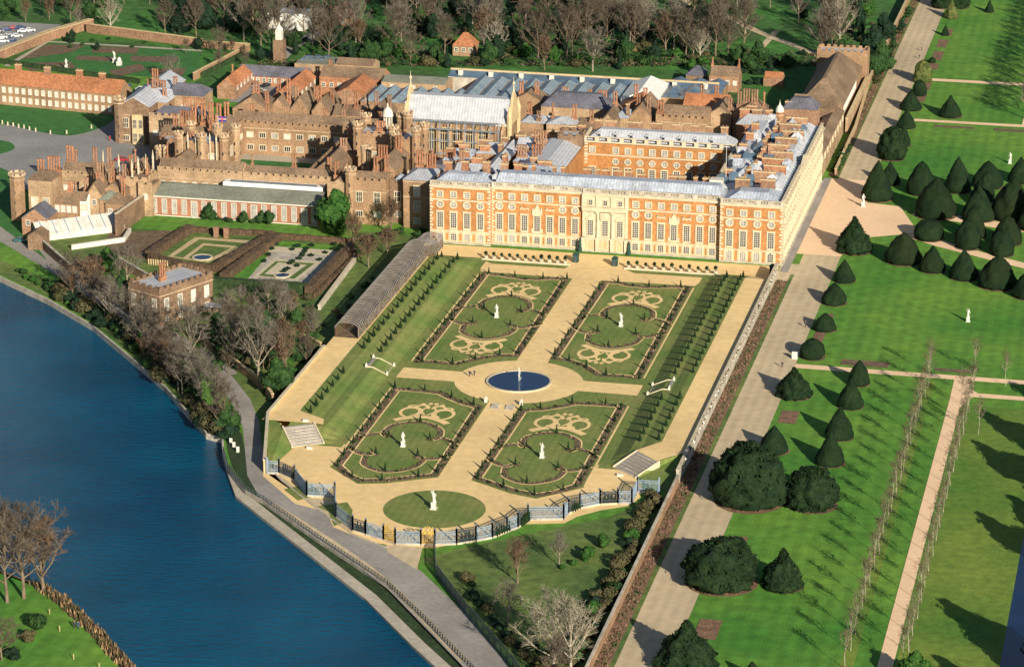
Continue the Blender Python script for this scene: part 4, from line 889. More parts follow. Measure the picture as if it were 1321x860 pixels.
for a, c, kd in SEG:
    A = W(*a); C = W(*c); A = (A[0]-o0[0],A[1]-o0[1]); C = (C[0]-o0[0],C[1]-o0[1]); L = math.hypot(C[0]-A[0],C[1]-A[1]); ux, uy = (C[0]-A[0])/L, (C[1]-A[1])/L
    mb = MB(); H = 3.3; nb = max(3, int(L/.3)); at = lambda t: (A[0]+ux*t, A[1]+uy*t)
    for i in range(1, nb):
        x, y = at(L*i/nb); mb.tube((x,y,.4),(x,y,H-.2+(.25 if i%2 else 0)),.05,.045,4)
    for z in (.4,.95,H-.75,H-.3): mb.obox(at(.15),at(L-.15),.1,z,z+.13)
    if kd in 'lb':
        for i in range(int(L/1.1)):     # scrolled ornament between the bars
            t_ = (i+.5)*L/max(1,int(L/1.1)); x, y = at(t_)
            for k in range(8): a0, a1 = PI*k/4, PI*(k+1)/4; mb.tube((x+ux*.38*math.cos(a0),y+uy*.38*math.cos(a0),1.9+.5*math.sin(a0)),(x+ux*.38*math.cos(a1),y+uy*.38*math.cos(a1),1.9+.5*math.sin(a1)),.055,.055,3)
    mb.build('gate' if kd == 'g' else 'panel', 'gilt' if kd == 'g' else ('iron_dark' if kd == 'd' else 'iron_blue'), scr)
    if kd == 'g':
        gm = MB()
        for k in range(26):
            t_ = R.uniform(.2,L-.2); x, y = at(t_); z = R.uniform(1.6,3.6)+.7*math.sin(PI*t_/L)
            for j in range(6): a0, a1 = PI*j/3, PI*(j+1)/3; r_ = .2; gm.tube((x+ux*r_*math.cos(a0),y+uy*r_*math.cos(a0),z+r_*math.sin(a0)),(x+ux*r_*math.cos(a1),y+uy*r_*math.cos(a1),z+r_*math.sin(a1)),.06,.06,3)
        gm.build('gilded_crest','gilt',scr)
    for tt in (0, L):
        x, y = at(tt); pm_ = MB(); pm_.box(x-.17,x+.17,y-.17,y+.17,.0,3.7); pm_.lathe([(.2,3.7),(.24,3.9),(.03,4.15)],6,cx=x,cy=y); pm_.build('pier','iron_blue',scr)
    bm_ = MB(); bm_.obox(at(.1),at(L-.1),.5,0,.4); bm_.build('stone_base','stone_pale' if kd == 'd' else 'stone_grey',scr)
# clipped plants standing behind the dark panels
for a, c, kd in SEG:
    if kd != 'd': continue
    A, C = W(*a), W(*c); L = math.hypot(C[0]-A[0],C[1]-A[1]); n_ = max(2,int(L/.8))
    for i in range(n_):
        t_ = (i+.5)/n_; cone(cone_big[i%3], A[0]+(C[0]-A[0])*t_+.5, A[1]+(C[1]-A[1])*t_+.9, .05, 'dark clipped plant packed behind a dark panel of the iron screen', 'plants behind the iron screen', 1.15)
# black fence running to the river from the screen
fpts = [W(561,704),W(563,742),W(600,790),W(662,862),(60,-322)]
bf = thing('iron_fence', 'tall black iron fence running from the screen down beside the riverside lawn', 'fence', (*fpts[0],0))
for (a, c), i in zip(zip(fpts, fpts[1:]), range(9)):
    L = math.hypot(c[0]-a[0],c[1]-a[1]); k = max(1,int(L/3.4)); 
    for j in range(k):
        p = (a[0]+(c[0]-a[0])*j/k-fpts[0][0], a[1]+(c[1]-a[1])*j/k-fpts[0][1]); q_ = (a[0]+(c[0]-a[0])*(j+1)/k-fpts[0][0], a[1]+(c[1]-a[1])*(j+1)/k-fpts[0][1])
        mb = MB(); 
        for m_ in range(9): x, y = p[0]+(q_[0]-p[0])*m_/9, p[1]+(q_[1]-p[1])*m_/9; mb.tube((x,y,0),(x,y,2.7+(.3 if m_ == 0 else 0)),.07 if m_ else .13,.05,4)
        mb.obox(p,q_,.1,.3,.42); mb.obox(p,q_,.1,2.3,2.42); mb.build('panel','iron_dark',bf)
# railing along the embankment
rl = thing('river_railing', 'dark post and rail railing along the retaining wall between quay and road', 'railing', (*wall_ln[1],0))
mb = MB(); ox, oy = wall_ln[1]
for a, c in zip(wall_ln[1:-2], wall_ln[2:-1]):
    L = math.hypot(c[0]-a[0],c[1]-a[1]); k = int(L/1.3)
    for j in range(k): x, y = a[0]+(c[0]-a[0])*j/k-ox, a[1]+(c[1]-a[1])*j/k-oy; mb.box(x-.09,x+.09,y-.09,y+.09,.2,1.35)
    for z in (.7,1.2): mb.obox((a[0]-ox,a[1]-oy),(c[0]-ox,c[1]-oy),.1,z,z+.1)
mb.build('posts_and_rails','iron_dark',rl)
p_ = P((112,402),(150,425),(190,452),(215,470)); wr = thing('white_railing', 'low white railing along the river side of the road near the banqueting house', 'railing', (*p_[0],0)); mb = MB(); ox, oy = p_[0]
for a, c in zip(p_, p_[1:]): mb.obox((a[0]-ox,a[1]-oy),(c[0]-ox,c[1]-oy),.2,.3,.75)
mb.build('rail','white_trim',wr)
for i, (u, v) in enumerate([(307,572),(311,577),(316,583)]): mb = MB(); mb.box(-.3,.3,-.3,.3,0,1.1); mb.gable(-.34,.34,-.34,.34,1.1,1.4,'x'); x, y = W(u-9,v); tag(mb.build('white_bollard','marble',loc=(x,y,0)), 'white bollard at the road bend above the quay', 'bollard', 'white bollards at the bend')
# ================================================================ TREES
def bare_tree(seed, h=12, rad=5, th=.25, nl=10, ns=7, nt=11, r0=.25, tw=.045, low=10, lean=0):
    """leader, curved limbs that reach the rim of the crown, side branches, and a haze of fine twigs"""
    rr = random.Random(seed); tr, cr = MB(), MB(); cz, rz = h*.58, h*.42
    top = Vector((rr.uniform(-.4,.4)+lean,rr.uniform(-.4,.4),h*.72)); base = Vector((0,0,-.2))
    lead = [base+(top-base)*t+Vector((math.sin(t*5+seed)*.12,math.cos(t*4+seed)*.12,0)) for t in (0,.2,.4,.6,.8,1)]
    for i in range(5): tr.tube(lead[i],lead[i+1],r0*(1-.17*i),r0*(1-.17*(i+1)),6)
    def twigs(p, d, n):
        for _ in range(n):
            e = (d*.9+Vector((rr.gauss(0,.6),rr.gauss(0,.6),rr.gauss(.15,.5)))).normalized(); q = p+d*rr.uniform(-.8,.3)
            L = rr.uniform(.6,1.5)*h/13; s_ = e.cross(Vector((rr.uniform(-1,1),rr.uniform(-1,1),rr.uniform(-1,1))))
            if s_.length < 1e-3: continue
            s_ = s_.normalized()*tw*rr.uniform(.6,1.2); m_ = q+e*L*.5; cr.add([q-s_,q+s_,q+e*L], [(0,1,2)])
            for _ in range(2):
                e2 = (e+Vector((rr.gauss(0,.6),rr.gauss(0,.6),rr.gauss(.1,.5)))).normalized(); cr.add([m_-s_*.7,m_+s_*.7,m_+e2*L*.6], [(0,1,2)])
    for i in range(nl):
        az = i*2.399+rr.uniform(-.4,.4); el = math.radians(low+(82-low)*((i+.5)/nl)**.9+rr.uniform(-6,6)); k = rr.uniform(.82,1.05)
        end = Vector((math.cos(az)*math.cos(el)*rad*k+lean*.6, math.sin(az)*math.cos(el)*rad*k, cz-rz*.25+math.sin(el)*rz*1.2*k))
        t0 = th+(.72-th)*((i+.2)/nl)*.8; f = min(.99,t0/.72); st = base+(top-base)*f; ctl = st*.45+end*.55+Vector((0,0,-rz*.28*math.cos(el)))*rr.uniform(.3,1); 
        if el > 1: ctl.z = st.z+(end.z-st.z)*.5
        pts = [st*(1-t)**2+ctl*2*t*(1-t)+end*t*t+Vector((rr.gauss(0,.09),rr.gauss(0,.09),rr.gauss(0,.09)))*(1 if 0 < t < 1 else 0) for t in (0,.2,.4,.6,.8,1)]
        rl = r0*.55*(1-.35*i/nl)
        for j in range(5): tr.tube(pts[j],pts[j+1],rl*(1-.17*j),rl*(1-.17*(j+1)),4)
        for j in range(ns):
            t = .3+.7*(j+rr.random())/ns; p = st*(1-t)**2+ctl*2*t*(1-t)+end*t*t; d = (end-st).normalized(); sd_ = Vector((rr.gauss(0,1),rr.gauss(0,1),rr.gauss(.25,.7))); sd_ = (d*.8+sd_.normalized()).normalized()
            L = rad*rr.uniform(.22,.5)*(1.15-t*.5); q = p+sd_*L*.5+Vector((0,0,.1)); e = q+(sd_+Vector((rr.gauss(0,.3),rr.gauss(0,.3),.25))).normalized()*L*.5
            tr.tube(p,q,rl*.3,rl*.2,3); tr.tube(q,e,rl*.2,.025,3)
            twigs(q,sd_,nt//2); twigs(e,sd_,nt)
    return tr, cr
def tree_proto(seed, bark, twm, **kw):
    tr, cr = bare_tree(seed, **kw); return tr.mesh('trunk', bark, True), cr.mesh('crown', twm)
BT = {}
for i in range(4): BT['brown%d' % i] = tree_proto(10+i,'bark','twig',h=14,rad=4.6+.5*i,th=.2,nl=11,ns=8,nt=11)
for i in range(3): BT['grey%d' % i] = tree_proto(20+i,'bark_grey','twig_grey',h=14,rad=4.6+.5*i,r0=.3,th=.25,nl=11,ns=8,nt=9)
for i in range(2): BT['red%d' % i] = tree_proto(30+i,'bark','twig_red',h=11,rad=3.4,th=.15,nl=12,ns=8,nt=10,low=25)
for i in range(2): BT['plane%d' % i] = tree_proto(40+i,'bark_pale','twig_pale',h=15,rad=6.5,r0=.36,th=.15,nl=13,ns=8,nt=8,low=12)
for i in range(3): BT['lime%d' % i] = tree_proto(50+i,'bark_lime','twig_olive',h=9.3,rad=1.8,r0=.09,th=.42,nl=9,ns=4,nt=5,low=25,tw=.035)
def leaf_cloud(seed, blobs, n, size, mt, core=None):
    """many small leaf faces spread through the shells of several lobes"""
    rr = random.Random(seed); mb = MB()
    for _ in range(n):
        bx_, by_, bz, br, bh = rr.choices(blobs, weights=[b_[3]**2 for b_ in blobs])[0]
        d = Vector((rr.gauss(0,1),rr.gauss(0,1),rr.gauss(0,1))).normalized(); k = rr.uniform(.72,1.06)
        p = Vector((bx_+d.x*br*k, by_+d.y*br*k, bz+d.z*bh*k)); 
        if p.z < .15: p.z = .15+rr.random()*.4
        u = d.orthogonal().normalized(); v = d.cross(u); a = rr.uniform(0,6.3); s = size*rr.uniform(.6,1.35); t = rr.uniform(-.7,.7)
        e1 = (u*math.cos(a)+v*math.sin(a))*s; e2 = ((v*math.cos(a)-u*math.sin(a))*math.cos(t)+d*math.sin(t))*s*.7
        mb.add([p-e1,p+e2,p+e1,p-e2*.6], [(0,1,2,3)])
    return mb
def noisy_blob(mb, c, r, h, seed, n=14, m_=9, amp=.22, zmin=.1):
    vs = []
    for j in range(m_+1):
        ph = PI*j/m_
        for i in range(n):
            th = 2*PI*i/n; d = Vector((math.sin(ph)*math.cos(th),math.sin(ph)*math.sin(th),math.cos(ph))); k = 1+amp*noise.noise(d*2.2+Vector((seed*3.1,0,0)))*1.6
            vs.append((c[0]+d.x*r*k, c[1]+d.y*r*k, max(zmin,c[2]+d.z*h*k)))
    mb.add(vs, [(j*n+i,(j+1)*n+i,(j+1)*n+(i+1)%n,j*n+(i+1)%n) for j in range(m_) for i in range(n)])
def bushy(seed, R_=3, H=6, mt='leaf', n=1500, size=.35, lobes=7, cone=False, low=.15):
    rr = random.Random(seed); bl = []
    for i in range(lobes):
        t = (i+.5)/lobes; zz = H*(low+.75*t); 
        rad = R_*(1-t)**.8 if cone else R_*math.sqrt(max(.05,1-(2*t-.85)**2*.8))
        a = rr.uniform(0,6.3); o = rad*(.35 if cone else .5)*rr.random(); br = max(.5,rad*(.75 if cone else .62)); bl.append((o*math.cos(a),o*math.sin(a),zz,br,max(.6,H*.24)))
    if not cone:
        for i in range(4): a = rr.uniform(0,6.3); bl.append((R_*.5*math.cos(a),R_*.5*math.sin(a),H*rr.uniform(.3,.6),R_*.5,H*.22))
    mb = leaf_cloud(seed, bl, n, size, mt)
    for k, b_ in enumerate(bl): noisy_blob(mb, b_[:3], b_[3]*.86, b_[4]*.86, seed+k, 10, 6)
    t = MB(); t.cyl(0,0,-.2,H*.5,max(.15,R_*.08),.08,6)
    return t.mesh('trunk','bark',True), mb.mesh('crown',mt)
BT['ever0'] = bushy(1,3,8,'leaf_dark',1500,.38); BT['ever1'] = bushy(2,3.4,7,'leaf',1500,.38); BT['ever2'] = bushy(3,2.4,11,'leaf_dark',1600,.38,9,True); BT['ever3'] = bushy(4,3.2,6,'leaf_bright',1500,.36)
BT['shrub0'] = bushy(5,1.8,2.2,'leaf_dark',420,.28,3,low=.05); BT['shrub1'] = bushy(6,1.8,2.4,'leaf',420,.28,3,low=.05); BT['shrub2'] = bushy(7,1.8,2.0,'leaf_olive',420,.28,3,low=.05); BT['shrub3'] = bushy(8,1.6,2.3,'leaf_bright',420,.26,3,low=.05)
BT['scrub0'] = (BT['shrub2'][0], leaf_cloud(9,[(0,0,1.2,1.8,1.1),(1,0.6,1,1.2,.9)],520,.3,'x').mesh('crown','leaf')); BT['scrub1'] = (BT['shrub2'][0], leaf_cloud(12,[(0,0,1.2,1.8,1.3),(-1,0.4,1,1.2,.9)],520,.28,'x').mesh('crown','leaf_olive'))
def plant(kind, x, y, label, cat='tree', group=None, h=1.0, name=None, z=0, w=None):
    t = thing(name or ('bare_tree' if kind[:4] in ('brow','grey','red0','red1','plan','lime') else 'shrub' if kind[:3] == 'shr' else 'bush' if kind[:3] == 'scr' else 'evergreen_tree'), label, cat, (x,y,z), R.uniform(0,6.3), group, (h*(w or 1),h*(w or 1),h))
    a, b_ = BT[kind]; link('trunk',a,t); link('crown',b_,t); return t
# ---- yews: clipped cones, domes and rough ones, traced one by one
def yew_mesh(seed, style, mt, sq=1):
    """unit yew: height 1, base radius 1; profile by style"""
    rr = random.Random(seed); mb = MB(); n, m_ = 40, 26
    prof = {'cone':[(.0,0),(.9,0.01),(1,.09),(.95,.22),(.75,.44),(.48,.68),(.24,.86),(.08,.97),(0,1)], 'bell':[(0,0),(.9,.01),(1,.12),(.97,.27),(.8,.5),(.52,.73),(.25,.9),(.08,.98),(0,1)],
            'dome':[(0,0),(.85,.01),(1,.18),(1,.4),(.88,.65),(.6,.86),(.3,.96),(.1,.995),(0,1)], 'tall':[(0,0),(.85,.01),(1,.09),(.9,.25),(.68,.46),(.42,.68),(.2,.86),(.07,.97),(0,1)]}[style]
    amp = {'yew_rough':.2,'yew_gold':.14,'yew_rust':.09}.get(mt, .075); vs = []
    def pr(t):
        k = t*(len(prof)-1); i = min(int(k), len(prof)-2); f = k-i; return prof[i][0]+(prof[i+1][0]-prof[i][0])*f, prof[i][1]+(prof[i+1][1]-prof[i][1])*f
    for j in range(m_+1):
        r_, z = pr(j/m_)
        for i in range(n):
            a = 2*PI*i/n; d = Vector((r_*math.cos(a),r_*math.sin(a),z*1.3)); k = 1+amp*(noise.noise(d*2.6+Vector((seed,0,0)))*1.5+noise.noise(d*7+Vector((0,seed,0)))*.9)+rr.uniform(-1,1)*(.012 if amp < .1 else .04)
            vs.append((r_*k*math.cos(a), r_*k*math.sin(a), z*(1+(k-1)*.5)))
    mb.add(vs, [(j*n+i,j*n+(i+1)%n,(j+1)*n+(i+1)%n,(j+1)*n+i) for j in range(m_) for i in range(n)])
    cnt = 900 if amp < .1 else 1500; sz = .022 if amp < .1 else .055
    for _ in range(cnt):
        r_, z = pr(.12+.86*rr.random()**.9); a = rr.uniform(0,6.3); d = Vector((r_*math.cos(a),r_*math.sin(a),z*1.3)); k = 1+amp*(noise.noise(d*2.6+Vector((seed,0,0)))*1.5+noise.noise(d*7+Vector((0,seed,0)))*.9)+.01
        p = Vector((r_*k*math.cos(a), r_*k*math.sin(a), z)); mb.add([p+Vector((rr.uniform(-1,1),rr.uniform(-1,1),rr.uniform(-.8,1)))*sz*1.3 for _ in range(3)], [(0,1,2)])
    return mb.mesh('crown', mt, True)
YM = {}
trk = MB(); trk.cyl(0,0,-.1,.3,.09,.06,7); trkm = trk.mesh('trunk','bark')
def yew(u, vb, vt, hw, style, mt, label, group=None, elong=1):
    g = W(u, vb); dist = math.hypot(math.hypot(g[0]-CAM[0], g[1]-CAM[1]), CAM[2]); s = FPX/dist; Rr = hw/s
    x, y = g[0]-Rr*.8*math.sin(PAN), g[1]+Rr*.8*math.cos(PAN)       # the pixel row is the near edge of the crown
    lo, hi = .3, 40
    from_z = lambda z: W(u, vt, z)
    for _ in range(40):                                              # height whose tip shows at row vt
        mid = (lo+hi)/2; P_ = Vector((x,y,mid))-Vector(CAM); v = 430-FPX*P_.dot(U2)/P_.dot(Fv)
        if v > vt: lo = mid
        else: hi = mid
    key = (style, mt, R.randrange(3))
    if key not in YM: YM[key] = yew_mesh(len(YM)*7+3, style, mt)
    t = thing('yew_tree', label, 'yew tree', (x,y,0), R.uniform(0,6.3), group, (Rr*R.uniform(.94,1.05),Rr*R.uniform(.94,1.06),lo)); link('trunk',trkm,t); link('crown',YM[key],t)
    mb = MB(); k = 22; mb.add([((Rr*1.0+R.uniform(-.12,.22))*math.cos(2*PI*i/k),(Rr*1.0+R.uniform(-.12,.22))*math.sin(2*PI*i/k),0) for i in range(k)], [tuple(range(k))]); tag(mb.build('bare_soil_ring','soil_red' if R.random() < .4 else 'soil',loc=(x+.1,y+.15,.065+R.random()*.004)), kind='structure')
    return t
Y = [ # u, bottom, top, half width, style, material, label
(968,660,573,45,'dome','yew_rough','biggest rounded dark yew, beside the broad walk in the lower park'),
(1049,661,604,33,'dome','yew_rough','broad rough yew dome just right of the biggest yew'),
(999,587,549,20,'cone','yew','medium clipped yew cone behind the biggest yew'),
(932,766,697,47,'dome','yew_rough','wide rounded yew near the bottom, overhanging the broad walk'),
(1011,764,709,26,'tall','yew_rough','ragged pointed yew right of the wide rounded one'),
(886,872,802,40,'tall','yew_rough','ragged yew cut by the bottom edge of the picture'),
(971,885,853,17,'cone','yew','tip of a clipped yew at the bottom edge'),
(1109,499,465,14,'bell','yew','uppermost of the four clipped yew cones below the cross path'),
(1098,529,488,17.5,'cone','yew','second of the four clipped yew cones below the cross path'),
(1084,569,525,18.5,'cone','yew','third of the four clipped yew cones below the cross path'),
(1072,603,558,19.5,'cone','yew','lowest of the four clipped yew cones below the cross path'),
(1090,366,335,14,'cone','yew','small clipped yew nearest the plaza on the edge of the broad walk'),
(1077,395,365,16.5,'bell','yew','clipped yew second from the plaza on the edge of the broad walk'),
(1065,429,404,15,'bell','yew','low flat clipped yew third from the plaza beside the broad walk'),
(1049,465,437,16.5,'dome','yew','rounded yew where the cross path meets the broad walk'),
(1025,516,475,24,'tall','yew_rough','rough yew just below the cross path at the broad walk'),
(1103,329,281,24,'tall','yew_rough','large ragged yew at the lower corner of the pink plaza'),
(1133,261,208,21,'cone','yew','big smooth yew cone behind the white statue on the plaza'),
(1149,240,209,14,'cone','yew','yew partly hidden behind the big smooth cone by the plaza'),
(1152,208,165,17,'dome','yew_rough','pale green rounded tree beside the upper broad walk'),
(1166,190,161,10,'cone','yew','narrow yew behind the rounded tree of the upper broad walk'),
(1170,167,141,12,'cone','yew','yew cone fourth down along the upper broad walk'),
(1176,144,117,14,'cone','yew','yew cone third down along the upper broad walk'),
(1187,125,103,9,'dome','yew','small rounded yew below the golden one'),
(1191,108,79,11,'dome','yew_gold','golden green round bush beside the upper broad walk'),
(1227,153,123,15,'tall','yew','single clipped yew cone on the lawn of the upper park'),
(1277,17,0,6,'tall','yew','small yew cone at the top right corner'),(1220,47,32,5,'tall','yew','small yew cone beside the upper beds'),(1203,82,74,5,'dome','yew','tiny low yew between the upper beds'),
(1228,25,0,9,'tall','yew_gold','pale green conifer at the top of the broad walk'),(1216,12,-22,13,'dome','yew_rough','dark rounded tree at the very top of the broad walk'),(1238,12,-16,13,'dome','yew_rough','dark rounded tree right of the pale conifer at the top'),
(1190,253,208,19,'bell','yew','left back yew of the dense cluster'),(1209,284,230,27,'bell','yew_rust','largest left yew of the cluster with rusty patches'),(1237,250,203,18,'cone','yew','second back yew of the dense cluster'),
(1276,245,208,20,'bell','yew','third back yew of the dense cluster'),(1270,262,224,17,'cone','yew','yew half hidden in the middle of the cluster'),(1264,287,241,22,'cone','yew','dark central yew of the dense cluster'),
(1308,287,231,25,'bell','yew_rust','large yew with rusty flank at the right of the cluster'),(1318,238,203,16,'cone','yew','back yew at the right edge of the picture'),(1200,312,283,19,'dome','yew','low rounded yew at the front left of the cluster'),
(1256,309,264,18,'cone','yew_rust','yew with brown base in the second row of the cluster'),(1250,323,285,17,'dome','yew','squat dark yew in front of the brown based one'),(1301,318,277,19,'bell','yew_rust','second row yew near the right of the cluster'),(1294,332,297,15,'dome','yew','small round yew in the second row at the right'),
(1167,343,300,23,'bell','yew_rust','leftmost yew of the front row along the diagonal path'),(1204,353,317,17,'cone','yew_rust','second yew of the front row along the diagonal path'),(1245,363,322,19,'cone','yew','third yew of the front row along the diagonal path'),
(1289,375,329,25,'bell','yew_rust','fourth yew of the front row along the diagonal path'),(1330,388,343,22,'cone','yew','yew of the front row cut by the right edge'),(1340,300,240,24,'cone','yew','yew beyond the right edge of the cluster')]
for a in Y: yew(*a, group='clipped and rough yews of the park')
# ---- lime avenue: thin bare trees, two rows
k = 0
for x, side in ((99.2,'left'),(110.5,'right')):
    for i in range(21):
        y = -92-i*8.6+(2 if x > 105 else 0)
        if x > 105 and y > -96: continue
        plant('lime%d' % (i%3), x, y, '%s thin bare tree from the far end in the %s row beside the pink path' % (ORD[i], side), 'tree', '%s avenue row' % side, R.uniform(.92,1.1))
for i in range(20):
    y = 176+i*8.6; plant('grey%d' % (i%3), 106.5, y, '%s bare tree up the avenue at the upper right edge' % ORD[i], 'tree', 'upper avenue row', R.uniform(.8,.95))
for u, v in ((1200,482),(1258,480),(1297,498),(1240,520),(1262,560)): x, y = W(u,v); plant('lime0', x, y, 'thin bare tree where the avenue meets the cross path, at %s' % {1200:'the far left',1258:'the middle',1297:'the right',1240:'the fork',1262:'the near side'}[u], 'tree', None, 1)
for u, v in ((1285,545),(1272,585),(1300,600),(1318,650),(1290,680),(1245,795),(1275,822),(1300,845),(1318,500),(1225,860)):
    x, y = W(u, v); x = max(138, x+19); y -= 26; h_ = 2.0
    plant('ever%d' % R.choice([0,1]), x, y, 'evergreen tree standing beyond the lower right edge', 'tree', 'evergreens beyond the lower right edge', h_)
x, y = W(1180,880); plant('ever3', x, y, 'green tree at the bottom edge beside the pink path', 'tree', None, 1.1)
# ---- notable trees, by foot and top
def tr(kind, u, vb, vt, label, cat='tree', w=None, z=0, group=None, name=None):
    x, y = W(u, vb, z); lo, hi = .3, 45
    for _ in range(36):
        mid = (lo+hi)/2; P_ = Vector((x,y,z+mid))-Vector(CAM); v = 430-FPX*P_.dot(U2)/P_.dot(Fv)
        if v > vt: lo = mid
        else: hi = mid
    hh = max(v_.co.z for v_ in BT[kind][1].vertices); return plant(kind, x, y, label, cat, group, lo/hh, name, z, w)
tr('plane0',143,40,-6,'big spreading white barked bare tree behind the walled garden'); tr('grey0',101,40,5,'pale bare tree left of the big white barked one'); tr('brown0',213,46,-8,'tall bare tree with a straight trunk behind the garden wall'); tr('brown1',253,47,-12,'tall feathery bare tree beside the dark cedars')
tr('grey1',315,53,-10,'bare tree with a white trunk right of the cedars'); tr('grey2',222,107,68,'slender white bare tree inside the walled garden'); tr('brown2',283,74,30,'dark bare tree at the corner of the walled garden')
tr('brown3',530,82,35,'rounded bare tree behind the brick sheds'); tr('grey0',567,43,5,'small white trunked bare tree at the top middle'); tr('grey1',599,35,-8,'white trunked tree right of the top middle'); tr('grey2',629,46,-15,'tall pale trunked tree above the red roofed lodge'); tr('plane1',641,68,22,'pale bare tree to the right of the red roofed lodge'); tr('grey0',624,66,30,'pale bare tree touching the red roofed lodge')
tr('brown1',675,53,-5,'tall bare tree left of the great spreading one'); tr('red0',702,90,42,'reddish upright bare tree behind the glass roofs'); tr('grey2',765,92,33,'great spreading grey bare tree behind the glass roofs',w=1.25); tr('brown0',790,38,-10,'straight trunked tree on the woodland lawn'); tr('brown2',734,45,8,'small bare tree on the woodland lawn'); tr('plane1',832,58,-5,'broad pale limbed bare tree above the long glass roof',w=1.3)
tr('grey1',881,64,40,'stunted white trunk left of the twin pale trees'); tr('grey0',895,76,32,'left of the twin pale trees above the cottage'); tr('plane0',903,76,36,'right of the twin pale trees above the cottage'); tr('brown3',939,74,25,'bare tree above the cottage roof'); tr('brown1',960,64,-8,'tall trunked bare tree beside the woodland path'); tr('grey1',1030,30,-15,'pale bare tree near the end of the woodland path'); tr('brown0',1068,40,-12,'dark bare tree behind the tennis court roof'); tr('plane0',1083,57,-8,'pale spreading tree beside the tennis court chimney')
tr('ever2',905,45,-30,'tall dark conifer in the middle of the woodland'); tr('ever2',235,42,-15,'left one of the dark blue green cedars behind the garden wall',w=1.9); tr('ever2',265,36,-25,'right one of the dark blue green cedars behind the garden wall',w=1.9); tr('ever0',1125,85,30,'dark evergreen between the tennis court and the broad walk'); tr('ever1',1135,98,50,'green tree in the angle of tennis court and wall'); tr('ever0',1140,60,15,'upper dark evergreen beside the broad walk wall')
tr('ever2',577,88,58,'dark upright evergreen beside the sheds'); tr('ever3',893,92,75,'yellow green bush beside the cottage'); tr('ever3',397,26,4,'bright green bush beside the white building'); tr('ever2',800,90,62,'dark conifer right of the great spreading tree')
# big round evergreen by the south court and others on the west
tr('ever3',434,302,243,'big bright green round tree at the end of the orangery',w=1.1)
tr('grey0',335,500,378,'tall grey bare tree in the shrubbery below the pond gardens'); tr('brown2',215,470,385,'bare tree right in front of the banqueting house'); tr('grey1',245,480,380,'pale bare tree between banqueting house and river'); tr('brown1',290,560,480,'small bare tree on the bank above the quay'); tr('brown0',185,440,370,'bare ivy clad tree beside the road at the river')
tr('red1',120,395,325,'brown bushy bare tree left of the banqueting house'); tr('brown3',95,385,320,'bare tree on the river bank by the glasshouses'); tr('grey2',165,375,310,'spreading grey tree behind the river road'); tr('brown1',400,430,390,'low bare tree beside the trellis tunnel'); tr('red0',366,495,405,'brown bare tree behind the terrace wall'); tr('grey1',300,470,395,'bare tree by the end of the river wall'); tr('red1',500,330,290,'bushy bare tree beside the dark end of the trellis tunnel',w=1.3); tr('red0',475,345,300,'brown bush tree near the sunken gardens',w=1.3)
tr('ever1',293,558,515,'green leafy tree at the quay corner'); tr('ever1',160,400,345,'green ivy covered tree beside the river road',w=.5); tr('ever3',140,350,318,'bright green bush behind the banqueting house'); 
# front right of the screen
tr('grey0',722,730,680,'small pale bare tree on the riverside lawn'); tr('red1',668,752,690,'reddish bare tree on the riverside lawn'); tr('plane0',715,862,755,'large white limbed bare tree at the bottom of the riverside lawn',w=1.15); tr('plane1',735,872,760,'second white limbed bare tree at the bottom of the riverside lawn'); tr('grey2',655,805,745,'low bare tree left of the white limbed ones')
tr('brown3',30,770,635,'big bare willow on the far river bank',w=1.25); tr('brown1',8,775,640,'bare tree at the left edge of the far bank',w=1.2); tr('red1',55,762,660,'brown twiggy tree leaning over the water on the far bank',w=1.2); tr('brown2',2,850,790,'low grey tree in the bottom left corner',w=1.4)
for u, v, kd in ((36,826,'shrub2'),(15,850,'shrub0'),(48,808,'scrub0')): x, y = W(u,v); plant(kd, x, y, 'bush on the far river bank near the bottom left corner', 'bush', 'bushes of the far bank', 1.2)
for u, v in ((64,790),(77,812),(95,848),(128,860)): x, y = W(u,v); mb = MB(); mb.cyl(0,0,0,1.2,.09,n=5); tag(mb.build('marker_post','stone_buff',loc=(x,y,-.3)), 'short pale post in the grass of the far bank', 'post', 'posts of the far bank')
clumps('reeds', [(far_bank[2:9],2.6)], 7, ['reed','hedge_brown','leaf_olive'], 'brown reeds along the far bank', (.5,1.7), .4, 4, -.4)
# ---- fill: woodland behind the palace
def fill(n, region, kinds, label, group, hr, seed, cat='tree', gap=3.5, avoid=()):
    rr = random.Random(seed); pts = []; tries = 0
    while len(pts) < n and tries < n*60:
        tries += 1; u, v = rr.uniform(*region[:2]), rr.uniform(*region[2:4])
        if any(a[0] < u < a[1] and a[2] < v < a[3] for a in avoid): continue
        x, y = W(u, v)
        if -54 < x < 50 and -195 < y < 0: continue
        if any((x-p[0])**2+(y-p[1])**2 < gap*gap for p in pts): continue
        pts.append((x,y)); plant(rr.choice(kinds), x, y, label, cat, group, rr.uniform(*hr))
LAWN = [(700,745,48,62),(830,880,2,24),(905,1000,12,42),(975,1055,32,72),(520,560,50,66),(640,665,60,74),(470,500,20,44),(395,460,-10,26),(582,616,48,80),(566,596,30,42)]
LIMIT = [(60,330,48,200)]
fill(80,(215,1110,-5,80),['brown0','brown1','brown2','brown3','grey1','red0'],'bare brown tree in the woodland behind the palace','bare trees of the woodland',(.95,1.5),3,avoid=LAWN+LIMIT)
fill(24,(400,1120,-5,58),['grey0','grey1','grey2','plane0'],'pale trunked bare tree in the woodland behind the palace','pale trees of the woodland',(.9,1.3),4,avoid=LAWN)
fill(120,(215,1130,-5,82),['ever0','ever1','ever0','ever2','ever3'],'dark evergreen tree in the woodland behind the palace','evergreens of the woodland',(.55,1.15),5,avoid=LAWN+LIMIT)
